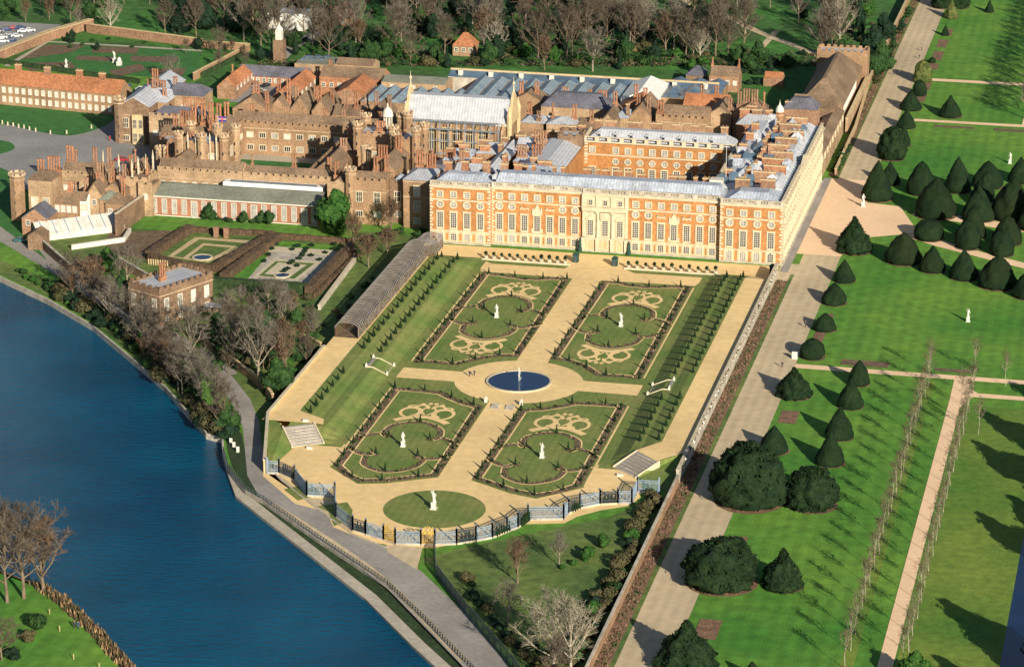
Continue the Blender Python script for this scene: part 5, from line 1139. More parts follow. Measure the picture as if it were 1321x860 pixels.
fill(60,(400,920,60,87),['shrub0','shrub1','shrub2','scrub0','scrub1','shrub3'],'woodland shrub along the back of the sheds and glass roofs','shrubs behind the sheds',(.8,1.6),6,'shrub',2,avoid=[(600,640,60,80)])
fill(90,(390,1130,-12,66),['shrub0','shrub1','shrub2','scrub0','scrub1','shrub0'],'shrub in the undergrowth of the woodland','undergrowth shrubs',(.7,1.5),16,'shrub',2.5,avoid=LAWN+[(905,1050,0,80)])
fill(24,(935,1040,68,110),['shrub0','shrub1','scrub0','ever1','shrub0'],'dark shrub in the small garden beside the tennis court','shrubs by the tennis court',(.6,1.2),7,'shrub',2.4)
fill(22,(-20,215,-5,30),['brown0','red1','brown2','ever1','shrub1'],'bare tree beyond the walled garden and car park','trees beyond the car park',(.7,1),8)
fill(12,(90,300,50,66),['shrub1','ever0'],'dark bush against the far wall of the walled garden','bushes on the garden wall',(.35,.6),9,'bush',5)
fill(8,(240,330,66,100),['red0','brown0'],'small brown tree in the corner of the walled garden','small trees in the walled garden',(.3,.5),10)
# low undergrowth: nobody could count it
rr = random.Random(77); mb = MB(); lawns = LAWN+[(905,1050,0,66)]
for _ in range(2600):
    u, v = rr.uniform(335,1125), 86-84*rr.random()**1.7
    if any(a[0]-6 < u < a[1]+6 and a[2] < v < a[3] for a in lawns) or (u < 400 and v < 80): continue
    x, y = W(u, v)
    if y < 176+(x+86)*.08 and x < 6 or x > 30 and y < 213: continue
    s0 = rr.uniform(.6,1.7); mi = rr.choices((0,1,2,3,4), (5,4,3,3,1))[0]
    for _ in range(9):
        p = Vector((x+rr.gauss(0,s0*.6), y+rr.gauss(0,s0*.6), rr.uniform(.1,s0))); mb.add([p+Vector((rr.uniform(-1,1),rr.uniform(-1,1),rr.uniform(-.7,.9)))*.62 for _ in range(3)], [(0,1,2)], mi)
tag(mb.build('undergrowth', ['leaf_dark','leaf','hedge_brown','twig','leaf_olive']), 'low brown and green undergrowth between the woodland trees', kind='stuff')
# west side shrubs
AV = [(172,285,330,425)]
fill(60,(250,415,425,545),['shrub0','shrub1','shrub0','scrub1','ever1','shrub3'],'dense dark shrub in the shrubbery between terrace and river wall','shrubbery plants',(.6,1.35),11,'shrub',2.3,avoid=[(250,345,480,560),(380,420,500,560)]+AV)
fill(20,(285,405,395,490),['red0','brown1','grey1','grey2'],'bare tree in the crowded shrubbery below the sunken gardens','bare trees of the shrubbery',(.5,.8),12,avoid=AV)
fill(10,(285,420,385,412),['scrub0','shrub2','scrub1','shrub1'],'brown bush on the rough lawn below the green hedge','bushes below the hedge',(.5,.9),13,'bush')
def along(pts, n, kinds, label, group, hr, seed, wd=2.0, cat='bush', z=0):
    rr = random.Random(seed); L = dense(pts, .5, False)
    for i in range(n): p = L[int((i+.5)*len(L)/n)]; plant(rr.choice(kinds), p[0]+rr.uniform(-wd,wd), p[1]+rr.uniform(-wd,wd), label, cat, group, rr.uniform(*hr), z=z)
along(P((70,372),(130,408),(190,458),(250,520),(290,565)), 84, ['shrub0','shrub1','scrub1','shrub0','shrub0','shrub2'], 'dark bush crowding the river bank beside the road', 'bushes of the river bank', (.7,1.6), 14, 2.2)
along(P((30,352),(80,384),(110,400)), 16, ['shrub1','shrub3'], 'green bush on the open river bank at the left', 'bushes at the left bank', (.5,.9), 15)
along(P((90,375),(130,400),(200,465),(275,540)), 22, ['grey0','brown1','red0','grey1'], 'bare tree leaning over the river bank', 'bare trees of the river bank', (.5,.95), 17, 2.2, 'tree')
along([(46.8,-181),(46.8,-210),(46.6,-240),(45.5,-275)], 50, ['scrub0','scrub1','shrub0','scrub1','shrub2','shrub3'], 'brown and green bush against the lower garden wall', 'bushes against the lower wall', (.7,1.35), 18, 1.5)
along([(40,-212),(36,-228)], 7, ['ever3','shrub3'], 'bright green bush in the riverside lawn', 'bright bushes of the riverside lawn', (.45,.7), 19, 1.5)
along([(15,-237),(26,-254),(42,-281)], 16, ['shrub0','shrub0','scrub1'], 'dark bush beside the black iron fence', 'bushes beside the iron fence', (.5,.9), 20, 1.4)
along([(38,-268),(46,-290)], 8, ['scrub0','scrub1','brown0'], 'brown scrub among the white limbed trees', 'scrub at the bottom', (.6,.9), 21, 3)
along(P((420,425),(470,375),(545,322)), 16, ['scrub1','shrub0','scrub0','shrub1'], 'low bush on the shaded lawn beside the trellis tunnel', 'bushes beside the trellis tunnel', (.35,.7), 22, 2.5)
along(P((455,325),(500,300),(545,305)), 14, ['scrub1','shrub0','shrub1','red1'], 'bush in the corner between palace and trellis tunnel', 'bushes in the palace corner', (.6,1.1), 23, 3)
along([(53.2,98),(53,128)], 7, ['shrub1','shrub0','scrub0'], 'green shrub below the east range wall', 'shrubs below the east range', (.7,1.1), 24, .8)
along([(52.3,210),(52.3,330)], 22, ['scrub0','shrub0','scrub1','shrub1'], 'bush along the upper garden wall', 'bushes of the upper wall', (.5,1), 25, 1)
along(P((262,283),(278,284),(300,287),(330,288),(350,290)), 12, ['shrub1','shrub0','ever1'], 'trimmed green shrub before the orangery front', 'shrubs before the orangery', (.45,.75), 26, .8)
# ================================================================ THE BRICK RANGES BEHIND AND LEFT OF THE PALACE
def xat(u, y, z):
    """x of the point at depth y and height z seen in column u"""
    A = W(u, 100, z); C_ = W(u, 600, z); t = (y-A[1])/(C_[1]-A[1]); return A[0]+(C_[0]-A[0])*t
def T(label, uL, vL, uR, z, depth, roof=('gable',3,'x'), name='brick_range', cat='building', **k):
    x0, y0 = W(uL, vL, z); x1 = xat(uR, y0, z); return building(name, label, cat, x0, x1, y0, y0+depth, z, roof, **k)
g3 = ('gable',3,'x')
# --- great hall
gh = thing('great_hall', 'tall brick great hall with big traceried windows and a whitish steep roof', 'hall', (-58,73,0))
mb = MB(); mb.box(-16,16,-6,6,-.5,17.5); mb.build('wall','tudor_brick',gh)
mb = MB(); mb.add([(-15.6,-5.8,17.6),(15.6,-5.8,17.6),(15.6,-1.7,24.2),(-15.6,-1.7,24.2),(-15.6,1.7,24.2),(15.6,1.7,24.2),(15.6,5.8,17.6),(-15.6,5.8,17.6)], [(0,1,2,3),(3,2,5,4),(4,5,6,7)]); mb.build('roof','lead',gh)
for s in (-1,1):
    mb = MB(); x = s*16; mb.add([(x-.4,-6.3,17),(x-.4,6.3,17),(x-.4,2,24.8),(x-.4,0,26.4),(x-.4,-2,24.8),(x+.4,-6.3,17),(x+.4,6.3,17),(x+.4,2,24.8),(x+.4,0,26.4),(x+.4,-2,24.8)], [(0,1,2,3,4),(9,8,7,6,5),(4,3,8,9),(3,2,7,8),(2,1,6,7),(0,4,9,5)]); mb.build('gable','stone_buff',gh)
    mb = MB(); mb.cyl(x,0,26,28.4,.35,.15,6); mb.lathe([(.3,28.4),(.5,28.9),(.1,29.6),(.05,31)],6,cx=x); mb.build('pinnacle','stone_pale',gh)
    for sy in (-1,1): mb = MB(); mb.cyl(x,sy*6.1,-.5,20,.8,n=8); mb.lathe([(.95,20),(.5,21.5),(.1,23.2)],8,cx=x,cy=sy*6.1); mb.build('corner_turret','stone_buff',gh)
for k in range(8):
    x = -14+k*4; mb = MB(); mb.box(x-.4,x+.4,-7.2,-6,-.5,15); mb.add([(x-.4,-7.2,15),(x+.4,-7.2,15),(x+.4,-6,17),(x-.4,-6,17)], [(0,1,2,3)]); mb.lathe([(.2,15),(.22,16.6),(.05,17.8)],5,cx=x,cy=-6.6); mb.build('buttress','tudor_brick_pale',gh)
for k in range(6): win(gh,'hall',-12+k*4,-6,8.6,'S','glass')
mb = MB(); mb.box(-16.2,16.2,-6.4,-6.1,16.8,17.7); mb.build('cornice','stone_grey',gh)
sf = thing('scaffolding', 'blue grey scaffolding in front of the great hall wall', 'scaffold', (-58,64.4,0)); mb = MB()
for i in range(13):
    for y in (0,1.2): mb.tube((-18+i*2.6,y,0),(-18+i*2.6,y,18.6),.07,.07,4)
for z in (4,8,12,15.5,18): mb.tube((-18,0,z),(13.2,0,z),.07,.07,4); mb.tube((-18,1.2,z),(13.2,1.2,z),.07,.07,4)
mb.build('poles','iron_blue',sf); mb = MB(); [mb.box(-18,13.2,.1,1.1,z+.1,z+.16) for z in (15.5,18)]; mb.box(-18,-13.5,-.05,0,3,18,0); mb.build('boards_and_netting','road_grey',sf)
# --- base court
bc = 'tudor_brick'
nb = building('court_range','long battlemented brick range with two window rows along the far side of the lawn court','building',-133,-81,79,88,9.6,g3,wall=bc,cren='S',band=[8.3],wins=[('S','tudor',13,5.6),('S','tudor',13,1.6)],chims=[(-.9,.5,2),(-.7,.6,2),(-.45,.6,3),(-.2,.5,1),(.1,.6,2),(.35,.6,2),(.6,.5,2),(.85,.6,2)])
d_ = MB(); d_.box(-.75,.75,-.25,.05,0,2.8); d_.build('door','white_trim',nb,loc=(12,-4.55,0)); 
building('court_range','left battlemented brick range closing the lawn court','building',-137.5,-129,29,79,10,('gable',2.6,'y'),wall=bc,cren='E',wins=[('E','tudor',9,5.6)],chims=[(0,.5,3,3.5,PI/2),(0,.2,2,3.5,PI/2),(-.3,-.4,3)])
building('court_range','right brown roofed range of the lawn court beside the gate tower','building',-92.5,-84,25,79,11,('gable',3,'y'),wall='dark_brick',cren='W',wins=[('E','tudor',6,6)],chims=[(0,.1,2),(.2,-.3,3),(-.2,.6,2)])
building('court_range','front battlemented brick range of the lawn court, left length behind the orangery','building',-137.5,-111.5,20.5,28.5,10,g3,wall='tudor_brick_pale',cren='S',band=[7.9],wins=[('S','small',8,5.6)],chims=[(-.95,0,1,4)])
building('court_range','front battlemented brick range of the lawn court, right length behind the orangery','building',-111.3,-84.2,20.5,28.5,10,('gable',2.3,'x'),wall='tudor_brick_pale',cren='S',band=[7.9],wins=[('S','small',8,5.6)],chims=[(.05,.2,2,4.2),(-.97,0,1,3),(.92,.3,2,4)])
rect('court_lawn',-128.5,-103,32,72.5,.06,'grass_court','green lawn of the brick court'); rect('court_lawn',-101,-94,32,72.5,.06,'grass_court'); rect('court_paving',-129,-93,30,79,.04,'concrete')
# west gatehouse with its turrets
building('gatehouse','tall brick west gatehouse with stone banded turrets','gatehouse',-136,-123,38,50,13.5,('flat',),wall='tudor_brick',rmat='lead',cren='SENW',band=[10.5],wins=[('E','tudor_tall',2,8.5),('S','tudor',2,9.5)],chims=[])
for i, (x, y) in enumerate([(-138,38),(-130.5,37),(-124,38),(-124,50),(-138,50),(-127.5,43.5)]): turret('gatehouse_turret', ['left front','middle front','right front','right rear','left rear','inner'][i]+' octagonal turret of the west gatehouse', x+1.5, y, 16.5 if i < 5 else 18, 1.35, wall='tudor_brick_pale' if i%2 else 'tudor_brick')
for i in range(6): 
    mb = MB(); mb.cyl(0,0,0,15.3,.22,n=6); mb.lathe([(.25,15.3),(.3,16),(.03,17.6)],6); tag(mb.build('stone_shaft','stone_pale',loc=(-135.5+2.2*i,36.9 if i%2 else 37.6,0)), 'slender stone shaft topped by a heraldic beast before the gatehouse', 'pinnacle', 'stone shafts of the gatehouse')
# north-west wing and its court
nw = building('wing','left brick wing with large stone bay window facing the forecourt','building',-171.5,-161,83,120,12,('gable',3,'y'),wall='dark_brick',rmat='lead',cren='',band=[9],wins=[('S','tudor_tall',2,5.2),('S','tudor',2,1)],chims=[(-.1,.3,3,4),(.4,-.2,2,4)])
turret('corner_turret','round brown turret at the left corner of the wing by the barracks',-171,84,13.8,1.9,wall='dark_brick')
mb = MB(); mb.box(-1.9,1.9,-1.2,1,0,9.6); ob = tag(mb.build('bay_window','stone_buff',loc=(-164.5,82.9,0)), 'tall stone bay window on the left wing', 'bay window')
for x in (-.95,.95): 
    for z in (1,5.4): win(ob,'tudor_tall',x,-1.2,z,'S','glass',scale=(.7,1,.9))
T('battlemented brick range with pale buttresses between wing and gatehouse',192,150,262,11,9,('hip',2.6,3),wall='tudor_brick_pale',rmat='slate',cren='S',band=[9],wins=[('S','tudor',4,5)],chims=[(.2,.6,4,4.5),(.7,.6,5,4.5)])
T('slate roofed brick hall with big white windows behind the wing',212,122,262,12,10,('hip',2.8,3),wall='tudor_brick_pale',rmat='slate',wins=[('S','tudor_tall',3,6)],chims=[(-.8,.2,2,4)])
T('lead roofed block behind the round turret',168,130,215,11.5,14,('hip',3,3),wall='tudor_brick',rmat='lead',chims=[(-.3,.4,5,4.5),(.2,.5,4,4),(.8,-.6,2,3)])
T('brown brick building in front of the gatehouse with pale cornice',205,175,262,10,9,('gable',2.4,'x'),wall='dark_brick',cren='SE',band=[8.4],wins=[('S','tudor',3,5)],chims=[(.1,0,6,5),(-.6,.4,2,4)])
T('orange roofed low building with white skylights before the gatehouse',216,205,262,7,16,('gable',3.5,'y'),wall='tudor_brick',rmat='tile_red',chims=[(.9,-.5,1,3)])
T('brick pavilion with round turrets beside the forecourt',205,182,226,10,8,('flat',),wall='chimney_brick2',rmat='lead',cren='SENW',wins=[('S','tudor_tall',1,5)])
for u, v, h_ in ((250,140,5.5),(262,138,5.5),(272,136,5.5),(282,137,5.5),(292,135,5.5)):
    x, y = W(u, v, 16); t = thing('chimney_cluster', 'row of tall orange brick chimney shafts, stack %s of five beside the gatehouse' % {250:'one leftmost',262:'second',272:'middle',282:'fourth',292:'rightmost'}[u], 'chimney', (x,y,10)); link('chimney', chimney_mesh(2,1.0,5.5,1.4,'chimney_brick'), t); mb = MB(); mb.box(-1.4,1.4,-1,1,-10,.2); mb.build('base','tudor_brick',t)
T('brown gabled house right of the gatehouse with orange end',300,140,345,10,12,('gable',4,'y'),wall='tudor_brick',chims=[(0,.2,3,4),(.8,-.2,2,4)])
# barracks
A = W(-40,131,0); C_ = W(155,150,0); ang = math.atan2(C_[1]-A[1],C_[0]-A[0]); L = math.hypot(C_[0]-A[0],C_[1]-A[1])
cx, cy = (A[0]+C_[0])/2-4.5*math.sin(ang), (A[1]+C_[1])/2+4.5*math.cos(ang)
building('barracks','long two storey brick barracks with an orange tiled roof and white windows','building',cx-L/2,cx+L/2,cy-4.5,cy+4.5,7,('gable',4,'x'),wall='tudor_brick',rmat='tile_red',rz=ang,wins=[('S','barrack',23,4.3),('S','barrack',23,1.2)],chims=[(-.45,.0,2,3.4,0,True),(-.02,.0,2,3.4,0,True),(.45,.0,2,3.4,0,True),(.78,.0,2,3,0,True)])
# south-west cluster beside the river road
turret('corner_tower','octagonal brick tower at the far left above the river road',-171.5,-4.5,13.2,2.3,wall='tudor_brick',n=8)
T('broad brick block with buttresses joined to the round tower',36,232,66,13,9,('hip',2,2),wall='tudor_brick_pale',rmat='tile_brown',cren='',wins=[('S','tudor_tall',2,5)],chims=[(-.4,.1,3,4.5),(.3,.7,3,5),(.9,.8,2,5)])
T('brown roofed battlemented range at the left, nearest the forecourt',78,225,140,9.5,8,g3,wall='tudor_brick_pale',cren='S',band=[7],wins=[('S','small',5,5)],chims=[(-.9,.2,3,5.5),(-.75,.6,2,5),(.18,.6,2,6),(.9,.3,2,6)])
T('low brown roofed house with white framed windows in the left cluster',70,262,100,6,8,('gable',2.6,'x'),wall='tudor_brick',wins=[('S','barrack',4,3.6)],chims=[(0,0,2,3)])
T('orange gabled house with a dark slate roof at the left edge of the cluster',28,281,60,5,9,('gable',3,'y'),wall='chimney_brick2',rmat='slate',gable_mat=1,chims=[],wins=[('S','small',2,3)])
T('brown tiled house above the old glasshouse, left of the chimneyed one',58,266,95,4.5,8,('gable',3.2,'x'),wall='chimney_brick2',rmat='tile_brown',chims=[(.85,0,2,4)],wins=[('S','small',2,2.5)])
T('small brown gabled house above the glasshouse, with a tall chimney stack',104,264,128,4.5,8,('gable',3.4,'x'),wall='chimney_brick2',rmat='tile_brown',chims=[(.3,.4,2,7),(-.9,0,2,4)])
T('battlemented brown building before the left turrets with tall shafts',150,232,190,10,9,('flat',),wall='tudor_brick_pale',rmat='tile_brown',cren='SENW',wins=[('S','barrack',2,6)],chims=[(-.5,.3,2,6),(.6,.5,1,5)])
T('brown roofed link range at the left of the orangery',130,246,160,8,12,('gable',2.5,'y'),wall='tudor_brick',rmat='tile_brown',chims=[(-.3,-.5,2,7),(.4,.2,2,5)])
T('small slate roofed block between the brown houses of the left cluster',128,258,148,6.5,6,('hip',2,2),wall='tudor_brick',rmat='tile_grey',chims=[])
T('plain brick block at the corner by the orangery',178,240,196,9,8,('flat',),wall='tudor_brick_pale',rmat='tile_brown',cren='S',wins=[('S','barrack',1,5)])
turret('stair_turret','tall brick turret rising at the left end of the orangery',*W(207,192,14),14,1.5,wall='tudor_brick_pale')
for i, (u, v) in enumerate([(170,212),(178,208),(188,205),(197,200),(133,200),(153,205)]):
    x, y = W(u,v,14); mb = MB(); mb.cyl(0,0,0,13,.3,.3,6); mb.lathe([(.4,13),(.25,14),(.03,15.6)],6); tag(mb.build('stone_pinnacle','stone_pale',loc=(x,y,0)), 'pale stone pinnacle above the brown roofs of the left cluster', 'pinnacle', 'pinnacles of the left cluster')
# sloping garden wall between the cluster and the sunken gardens
wall_thing('sloping brick wall running down from the left cluster to the orangery',[W(150,300,1),W(195,268,1)],6.5,.6,'dark_brick')
T('white walled house with dark windows inside the left cluster',84,258,112,6.5,6,('gable',2,'x'),wall='canvas_white',rmat='tile_brown',wins=[('S','tudor',3,4)])
T('brown gabled house crowding the left cluster beside the white walled one',112,250,130,8,9,('gable',3.5,'y'),wall='tudor_brick_pale',chims=[(0,.4,3,5)],wins=[('S','small',1,5)])
T('brown hipped house with a tall shaft beside the sloping wall',136,262,160,6,8,('hip',2.4,3),wall='tudor_brick',rmat='tile_brown',chims=[(.5,0,2,7)],wins=[('S','small',2,3)])
T('small red brick turreted house before the forecourt cars',166,222,186,9.5,7,('gable',3,'y'),wall='chimney_brick2',rmat='tile_brown',cren='',chims=[(-.8,.3,1,5)])
# old glasshouses
gl = thing('glasshouse','long whitish glass lean-to glasshouse below the left cluster','greenhouse',(*W(50,312,0),0)); gx, gy = W(50,312,0); p1 = W(160,298,0); L = math.hypot(p1[0]-gx,p1[1]-gy); ang = math.atan2(p1[1]-gy,p1[0]-gx); gl.rotation_euler = (0,0,ang)
mb = MB(); mb.box(0,L,-.1,.1,0,1.0); mb.box(0,L,4.6,4.9,0,4.4); mb.build('base_wall','white_trim',gl)
mb = MB(); mb.add([(0,0,1.9),(L,0,1.9),(L,4.7,4.5),(0,4.7,4.5),(0,0,1),(L,0,1)], [(0,1,2,3),(4,5,1,0)]); mb.build('glazing','blind_white',gl)
for k in range(15): mb = MB(); x = L*k/14; mb.obox((x,0),(x,4.7),.22,(1.95,4.5),(2.15,4.75)); mb.box(x-.11,x+.11,-.12,.0,1,1.95); mb.build('glazing_bar','iron_blue' if k%2 else 'white_trim',gl)
wall_thing('white cold frame wall below the glasshouse',[W(92,322,0),W(160,312,0),W(168,300,0)],1.2,.6,'white_trim','white_trim',name='frame_wall',cat='wall')
building('garden_shed','brown roofed garden shed at the corner of the road','shed',*(W(36,322,0)[0],W(56,322,0)[0]),W(40,322,0)[1],W(40,322,0)[1]+6,4,('gable',1.5,'y'),wall='dark_brick')
wall_thing('brown brick wall along the river road below the glasshouse',[W(48,315,0),W(90,352,0),W(140,345,0)],2.6,.5,'dark_brick','stone_grey')
wall_thing('brick garden wall from the glasshouse to the banqueting house',[W(140,335,0),W(195,367,0),W(225,385,0)],2.4,.5,'tudor_brick','stone_grey')
wall_thing('low brick wall along the river road below the shrubbery',[W(255,440,0),W(300,472,0),W(340,503,0),W(352,520,0)],2.3,.5,'tudor_brick','stone_buff')
wall_thing('short low brick wall stub in the shrubbery',[W(372,432,0),W(402,446,0),W(414,452,0)],2.0,.5,'tudor_brick','stone_buff')
# orangery
ox0, ox1 = -136.3, -85.2
og = thing('orangery', 'long low brick orangery with a grey green roof and a row of tall white windows', 'orangery', ((ox0+ox1)/2,12.5,0)); X = (ox1-ox0)/2
mb = MB(); mb.box(-X,X,-4.5,4,-.3,6); mb.build('wall','orangery_brick',og); mb = MB(); mb.add([(-X-.4,-4.9,6.1),(X+.4,-4.9,6.1),(X+.2,2.2,8.1),(-X+3.2,2.2,8.1),(X+.2,4.2,7.8),(-X+.5,4.2,7.8)], [(0,1,2,3),(3,2,4,5),(0,3,5)]); mb.build('roof','tile_grey',og)
mb = MB(); mb.box(-X-.5,X+.5,-5.05,-4.5,5.75,6.12); mb.box(-X-.5,-X,-4.5,4,5.75,6.12); mb.box(-X,X,-4.62,-4.5,0,.3); mb.build('white_cornice','white_trim',og)
for k in range(17):
    x = -X+1.9+k*(2*X-3)/16
    if k in (4,10,15): win(og,'orangery',x,-4.5,.1,'S','blind',scale=(1.25,1,1.15),label='taller white garden door')
    else: win(og,'orangery',x,-4.5,.9,'S','blind')
mb = MB(); mb.box(-X+20,X-1,4.3,7.6,-.3,8.9); mb.build('rear_roof','canvas_white',og); mb = MB(); mb.box(-X+22,X-3,4.9,6.4,8.9,9.1); mb.build('skylight_strip','skylight',og)
rect('orangery_lawn',-137,-72,-6,8,.035,'grass_park')
# banqueting house
corners = [W(178,405,0),W(207,421,0),W(275.5,398,0)]; a = math.atan2(corners[2][1]-corners[1][1],corners[2][0]-corners[1][0]); Lx = math.hypot(corners[2][0]-corners[1][0],corners[2][1]-corners[1][1]); Ly = 11.5
c0 = corners[1]; cc = (c0[0]+math.cos(a)*Lx/2-math.sin(a)*Ly/2, c0[1]+math.sin(a)*Lx/2+math.cos(a)*Ly/2)
bq = building('banqueting_house','square battlemented brick banqueting house with tall white windows beside the river road','house',cc[0]-Lx/2,cc[0]+Lx/2,cc[1]-Ly/2,cc[1]+Ly/2,9.3,('flat',),wall='dark_brick',rmat='lead',cren='SENW',band=[7.9],rz=a,wins=[('S','banquet',4,4),('W','banquet',3,4),('W','small',3,1.2),('S','small',4,1.0)],chims=[(-.25,.15,3,4.5)])
t = thing('lean_to','small lean-to shed with a blue grey roof beside the banqueting house','shed',(*W(278,405,0),0)); mb = MB(); mb.box(-2.6,2.6,-1.5,1.5,2.3,2.5); mb.build('roof','lead_blue',t); mb = MB(); [mb.box(x-.1,x+.1,-1.4,-1.2,0,2.3) for x in (-2.4,-1,.6,2.4)]; mb.box(-2.4,2.4,1.2,1.4,0,2.3); mb.build('posts','wood',t)
# --- clock court and south blocks
building('brick_block','plain brown brick block with stone windows at the left of the south court','building',-76.8,-66.2,12.8,21,12.6,('gable',2.2,'x'),wall='tudor_brick',rmat='tile_brown',cren='SE',band=[9.6],wins=[('S','tudor_tall',2,6.8),('S','tudor',2,2.4)],chims=[(.2,.3,2,5),(.8,.6,2,6)])
turret('corner_tower','pale topped corner tower left of the plain brown block',-77,14,15.6,1.6,wall='tudor_brick')
building('brick_block','recessed dark brick link with blue reflecting windows before the palace corner','building',-66,-61.2,16,24,12,('hip',1.8,2),wall='dark_brick',rmat='lead_blue',cren='S',wins=[('S','tudor_tall',1,6.5),('S','tudor',1,2)])
building('brick_block','tall brown block with stone framed windows touching the left corner of the palace','building',-61,-53,12.5,26,14.2,('hip',1.6,3),wall='tudor_brick',rmat='lead',band=[13.6,9],wins=[('S','tudor_tall',1,9.6),('S','tudor_tall',1,5),('S','tudor',1,1.4)],chims=[(-.6,.9,3,5),(.4,.95,1,5)])
building('brick_block','brown range behind the big green tree','building',-84,-77.5,14,26,10.5,('gable',2.4,'y'),wall='tudor_brick_pale',rmat='tile_brown',cren='S',chims=[(-.6,-.2,2,5),(.6,-.5,1,5)])
building('gate_tower','big square brick gate tower with battlements and a white cupola','tower',-84,-73,48,58,17,('flat',),wall='tudor_brick',rmat='lead',cren='SENW',band=[13],wins=[('S','tudor_tall',1,9)],chims=[(.2,-.5,4,3)])
for i, (x, y, h_) in enumerate([(-84,48,20),(-73,48,19.5),(-73,58,20.5),(-84,58,20),(-70.6,56,22)]): turret('tower_turret', ['left front','right front','right rear','left rear','tallest slender'][i]+' turret of the gate tower with the cupola', x, y, h_, 1.5, wall='tudor_brick')
t = thing('cupola','white open lantern cupola with a lead dome above the gate tower','cupola',(-76.8,56,16.8)); mb = MB(); mb.cyl(0,0,0,1.2,1.7,n=8); mb.build('base','white_trim',t)
for k in range(8): a = 2*PI*k/8; mb = MB(); mb.cyl(1.25*math.cos(a),1.25*math.sin(a),1.2,4.2,.17,n=6); mb.build('column','white_trim',t)
mb = MB(); mb.cyl(0,0,4.2,4.6,1.7,n=16); mb.lathe([(1.6,4.6),(1.55,5.3),(1.15,6.2),(.5,6.8),(.12,7.1),(.25,7.5),(.03,8.3)],16); mb.build('dome','white_trim',t,True)
turret('round_turret','pale round battlemented turret standing apart left of the gate tower ranges',*W(472,192,16),16,1.5,n=12,wall='tudor_brick_pale')
building('brick_block','gabled brick range running up to the gate tower, seen end on','building',-72.5,-66,22,48,14,('gable',3,'y'),wall='tudor_brick',rmat='tile_brown',cren='',wins=[('E','tudor',4,8)],chims=[(-.5,-.7,4,4.5),(.3,.1,3,4.5),(-.5,.6,2,5)])
building('brick_block','tall narrow brick tower block with turrets before the great hall','tower',-70,-64.5,40,50,18,('flat',),wall='tudor_brick',rmat='lead',cren='SENW',band=[14],chims=[])
for i, (x, y, h_) in enumerate([(-70.5,39.5,20),(-64,39.5,21.5),(-64,50,20.5)]): turret('tower_turret', ['left','front right','rear right'][i]+' turret of the narrow tower before the great hall', x, y, h_, 1.3)
T('low brown range with tall chimneys behind the palace corner',545,228,600,11,18,('gable',2.5,'y'),wall='dark_brick',rmat='lead',chims=[(-.9,-.4,4,5),(0,.2,3,4),(.6,-.6,2,3)])
# jumble between the great hall and the palace court
def jum(i, label, x0, x1, y0, y1, h, roof, **k): return building('brick_block', label, 'building', x0, x1, y0, y1, h, roof, **k)
jum(0,'brick block with white lead roof just below the great hall gable',-47,-38,44,56,14.5,('hip',2,3),wall='chimney_brick2',rmat='lead',chims=[(-.8,.3,4,2.5,0,True),(.5,.8,2,3,0,True),(-.5,-.8,3,2.5,0,True)])
jum(1,'long narrow white lead roof stepping down from the great hall',-40,-35.5,20,54,15,('gable',1.8,'y'),wall='chimney_brick',rmat='lead',chims=[(.9,-.2,3,2.5,PI/2,True),(-.9,.5,3,3,PI/2,True)])
jum(2,'square brick block crowded with pipes of tall chimney shafts',-33.5,-24.5,34,45,15.5,('hip',1.5,2),wall='chimney_brick',rmat='lead_blue',chims=[(-.6,-.6,4,4),(.5,-.7,4,4.5),(.4,.8,3,4)])
jum(3,'brick block with a slanting white roof left of the battlemented tower',-36,-27,48,56,16,('gable',2,'x'),wall='chimney_brick2',rmat='lead',chims=[(.7,-.8,5,4.5)])
jum(4,'brick block with several broad stacks beside the hall',-55,-47.5,36,50,14,('hip',2,2),wall='tudor_brick',rmat='lead_blue',chims=[(-.6,-.8,2,4,0,True),(.6,-.7,3,3,0,True),(.2,.2,3,3.4,0,True),(-.5,.7,2,3.4,0,True)])
jum(5,'low brown court block behind the left palace pavilion',-49,-41,22,34,13.5,('gable',2.4,'x'),wall='tudor_brick',rmat='lead',chims=[(-.8,.4,2,4.5),(.3,.8,3,3,0,True)])
jum(6,'brown battlemented block right of the great hall gable',-40,-27,60,72,13,('flat',),wall='dark_brick',rmat='lead',cren='SENW',chims=[(-.7,-.5,3,3,0,True),(.1,-.8,2,4,0,True),(.7,.3,2,4,0,True)])
jum(7,'lead roofed block behind the court front with wide brick slabs',-26,-17,62,74,15.5,('gable',2,'x'),wall='tudor_brick',rmat='lead',chims=[(-.8,-.8,2,4,0,True),(-.1,-.8,2,4,0,True),(.6,-.8,2,4.5,0,True)])
jum(8,'blue grey roofed block behind the palace middle with small stacks',-31,-19,16,30,16.2,('hip',1.6,3),wall='chimney_brick',rmat='lead_blue',chims=[(-.5,-.5,3,2.6,0,True),(.5,.4,4,2.6,0,True),(-.2,.8,2,3,0,True)])
# kitchens and courts behind, left to right
g = lambda r, ax='y': ('gable',r,ax)
T('brown gabled kitchen building left of the tall shafts',345,142,372,8.5,18,g(4),wall='tudor_brick',chims=[(.7,-.5,2,4),(0,.4,2,4)])
T('brown gabled kitchen building with a steep dark roof',374,142,398,8.5,18,g(4.5),wall='tudor_brick',chims=[(-.5,-.8,2,5),(.8,.3,2,4)])
T('brown gabled kitchen building beside two tall stacks',402,144,424,8.5,16,g(4),wall='tudor_brick',chims=[(-.2,-.9,2,5.5),(.6,.1,2,4)])
T('low brown kitchen range with a pair of stacks, behind the court range',428,148,470,8,9,g(2.5,'x'),wall='tudor_brick',chims=[(-.3,-.4,2,5.5),(.4,-.4,2,6),(.9,.5,2,4)])
T('brown house with stacks left of the cupola',472,150,500,9,12,g(3.5),wall='dark_brick',chims=[(-.3,-.4,2,5),(.7,.3,2,4)])
